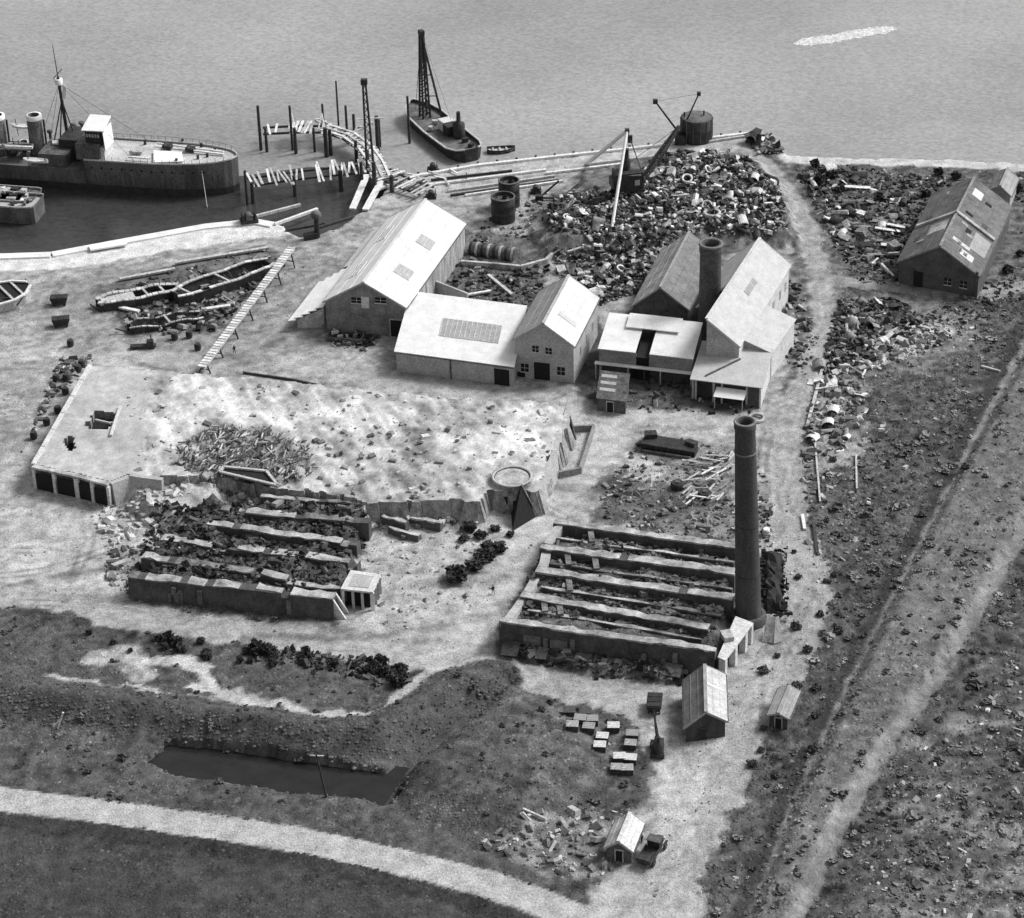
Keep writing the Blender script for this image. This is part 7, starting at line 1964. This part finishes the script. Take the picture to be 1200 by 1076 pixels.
# wreckage beside the timber pile left of the chimney
wg = thing('black_wagon', 'long black derelict wagon body lying among the timber rubble', 'wagon', P(785, 528), -.28)
MB().hexa([(-4.6, -1.2, 0), (4.6, -1.2, 0), (4.6, 1.2, 0), (-4.6, 1.2, 0)], [(-4.8, -1.5, 1.5), (4.7, -1.4, 1.2), (4.5, 1.4, 1.6), (-4.6, 1.5, 1.7)]).build('body', IRON, wg)
for q in range(9): MB().box((-4 + q, -1.45, .8), (.18, .16, 1.3)).build('stanchion', TIM_D, wg)
MB().bar((-4.6, -1.9, .4), (4.2, -1.9, .3), .35).build('sole_bar', IRON_G, wg); MB().box((-3.6, 1.0, 1.9), (2.0, 1.6, .9), .4).build('wreckage', IRON, wg); MB().box((3.6, .6, 1.7), (1.8, 1.2, .7), -.3).build('wreckage', TIM_D, wg)
for k, (x, y) in enumerate(((794, 572), (826, 583))):
    t = thing('fuel_drum_rack', ['black squat tank in the rubble yard left of the board pile', 'dark low skip beside the board pile'][k], 'tank', P(x, y)); MB().lathe((0, 0, 0), [(1.1, 0), (1.2, .8), (1.0, 1.1)], 14, True).build('shell', IRON, t); MB().lathe((0, 0, 0), [(.4, 1.1), (.4, 1.3)], 10, True).build('lid', IRON_G, t)
# debris trough before the largest white shed
dt = thing('scrap_skip', 'open skip of junk before the gable of the largest white shed', 'skip', P(405, 398), -.15)
for (c, d_) in (((0, -1.3, .5), (6.5, .2, 1.0)), ((0, 1.3, .5), (6.5, .2, 1.0)), ((-3.2, 0, .5), (.2, 2.4, 1.0)), ((3.2, 0, .5), (.2, 2.4, 1.0))): MB().box(c, d_).build('side', IRON_G, dt)
for k in range(9): MB().box((rr.uniform(-2.6, 2.6), rr.uniform(-.9, .9), .8), (rr.uniform(.4, 1.4), .5, .6), rr.uniform(0, 3)).build('junk', rr.choice([IRON, IRON, TIM_P, SCR_L]), dt)
# streak of flat pale flecks on the open river
n = 2600; fa_, fb_ = P(932, 52, WZ), P(1047, 33, WZ); tt = RNG.random(n); off = RNG.normal(0, 1, n) * .85 * np.sqrt(np.clip(np.minimum(tt, 1 - tt) * 6, .15, 1))
dvx = np.array(fb_ - fa_); nrm_ = np.array([-dvx[1], dvx[0], 0]) / np.linalg.norm(dvx[:2])
pos = np.array(fa_)[None] + tt[:, None] * dvx[None] + off[:, None] * nrm_[None]; pos[:, 2] = WZ + .02
s_ = RNG.uniform(.25, .8, n)
kind(scatter('streak_flecks', CUBE_V, CUBE_F, pos, rot_np(n, .05), np.stack([s_ * 1.6, s_, np.full(n, .08)], -1), RNG.uniform(.4, .75, n), M_ATTR, False), 'stuff')

# ================================================================== PEOPLE
def person_mesh(stride=.0, arm=.2, top_m=CLOTH, leg_m=CLOTH2):
    J = [(0, 0, .93, .15), (0, 0, 1.15, .15), (0, 0, 1.38, .17), (0, 0, 1.50, .07), (0, 0.01, 1.60, .10), (0, 0.02, 1.70, .095),
         (-.1, 0, .88, .10), (-.11, stride * .5, .5, .075), (-.12, -stride * .1 + stride * .6, .09, .05), (-.12, stride * .6 + .14, .04, .045),
         (.1, 0, .88, .10), (.11, -stride * .3, .5, .075), (.12, -stride, .09, .05), (.12, -stride + .14, .04, .045),
         (-.2, 0, 1.38, .07), (-.26, -arm * .3, 1.12, .055), (-.27, arm * .3, .88, .042), (-.27, arm * .45, .78, .04),
         (.2, 0, 1.38, .07), (.26, arm * .3, 1.12, .055), (.27, arm * .9, .92, .042), (.27, arm * 1.2, .84, .04)]
    E = [(0, 1), (1, 2), (2, 3), (3, 4), (4, 5), (0, 6), (6, 7), (7, 8), (8, 9), (0, 10), (10, 11), (11, 12), (12, 13), (2, 14), (14, 15), (15, 16), (16, 17), (2, 18), (18, 19), (19, 20), (20, 21)]
    me = bpy.data.meshes.new('p'); me.from_pydata([j[:3] for j in J], E, [])
    o = bpy.data.objects.new('p', me); COL.objects.link(o)
    o.modifiers.new('s', 'SKIN'); sv = me.skin_vertices[0].data
    for k, j in enumerate(J): sv[k].radius = (j[3], j[3] * .8)
    sv[0].use_root = True
    o.modifiers.new('d', 'SUBSURF').levels = 1
    dg = bpy.context.evaluated_depsgraph_get(); out = bpy.data.meshes.new_from_object(o.evaluated_get(dg)); out.name = 'person'
    bpy.data.objects.remove(o)
    out.materials.clear()
    for mm in (SKIN, top_m, leg_m): out.materials.append(mm)
    for f in out.polygons:
        c = f.center; f.use_smooth = True
        f.material_index = 0 if (c.z > 1.5 or (abs(c.x) > .22 and c.z < .87)) else (1 if c.z > .9 else 2)
    return out
capm = MB().lathe((0, .02, 1.72), [(.13, -.02), (.12, .07), (.03, .1)], 12, True).slab([(-.1, .08, 1.72), (.1, .08, 1.72), (.08, .22, 1.70), (-.08, .22, 1.70)], .02).mesh('cap'); capm.materials.append(CLOTH2)
for k, (px, py, rz, s, lab, tm_, lm_) in enumerate([(578, 697, .4, .3, 'person in dark clothes walking on the pale lane between the kilns', CLOTH, CLOTH2), (752, 988, 2.0, .0, 'person in a dark coat standing by the roadside hut', CLOTH, CLOTH),
        (31, 337, -1, .1, 'person in dark clothes standing on the yard near the beached boat', CLOTH2, CLOTH), (275, 415, .5, .25, 'person in dark clothes walking under the plank trestle', CLOTH, CLOTH), (547, 212, 1.2, .1, 'person in dark clothes on the timber quay behind the boilers', CLOTH, CLOTH2), (930, 738, .2, .2, 'person in dark clothes beside the coal heap', CLOTH, CLOTH)]):
    o = bpy.data.objects.new('person', person_mesh(s, .2, tm_, lm_)); COL.objects.link(o)
    o.location = G(px, py, .02); o.rotation_euler = (0, 0, rz); tag(o, lab, 'person')
    c = bpy.data.objects.new('cap', capm); COL.objects.link(c); c.parent = o
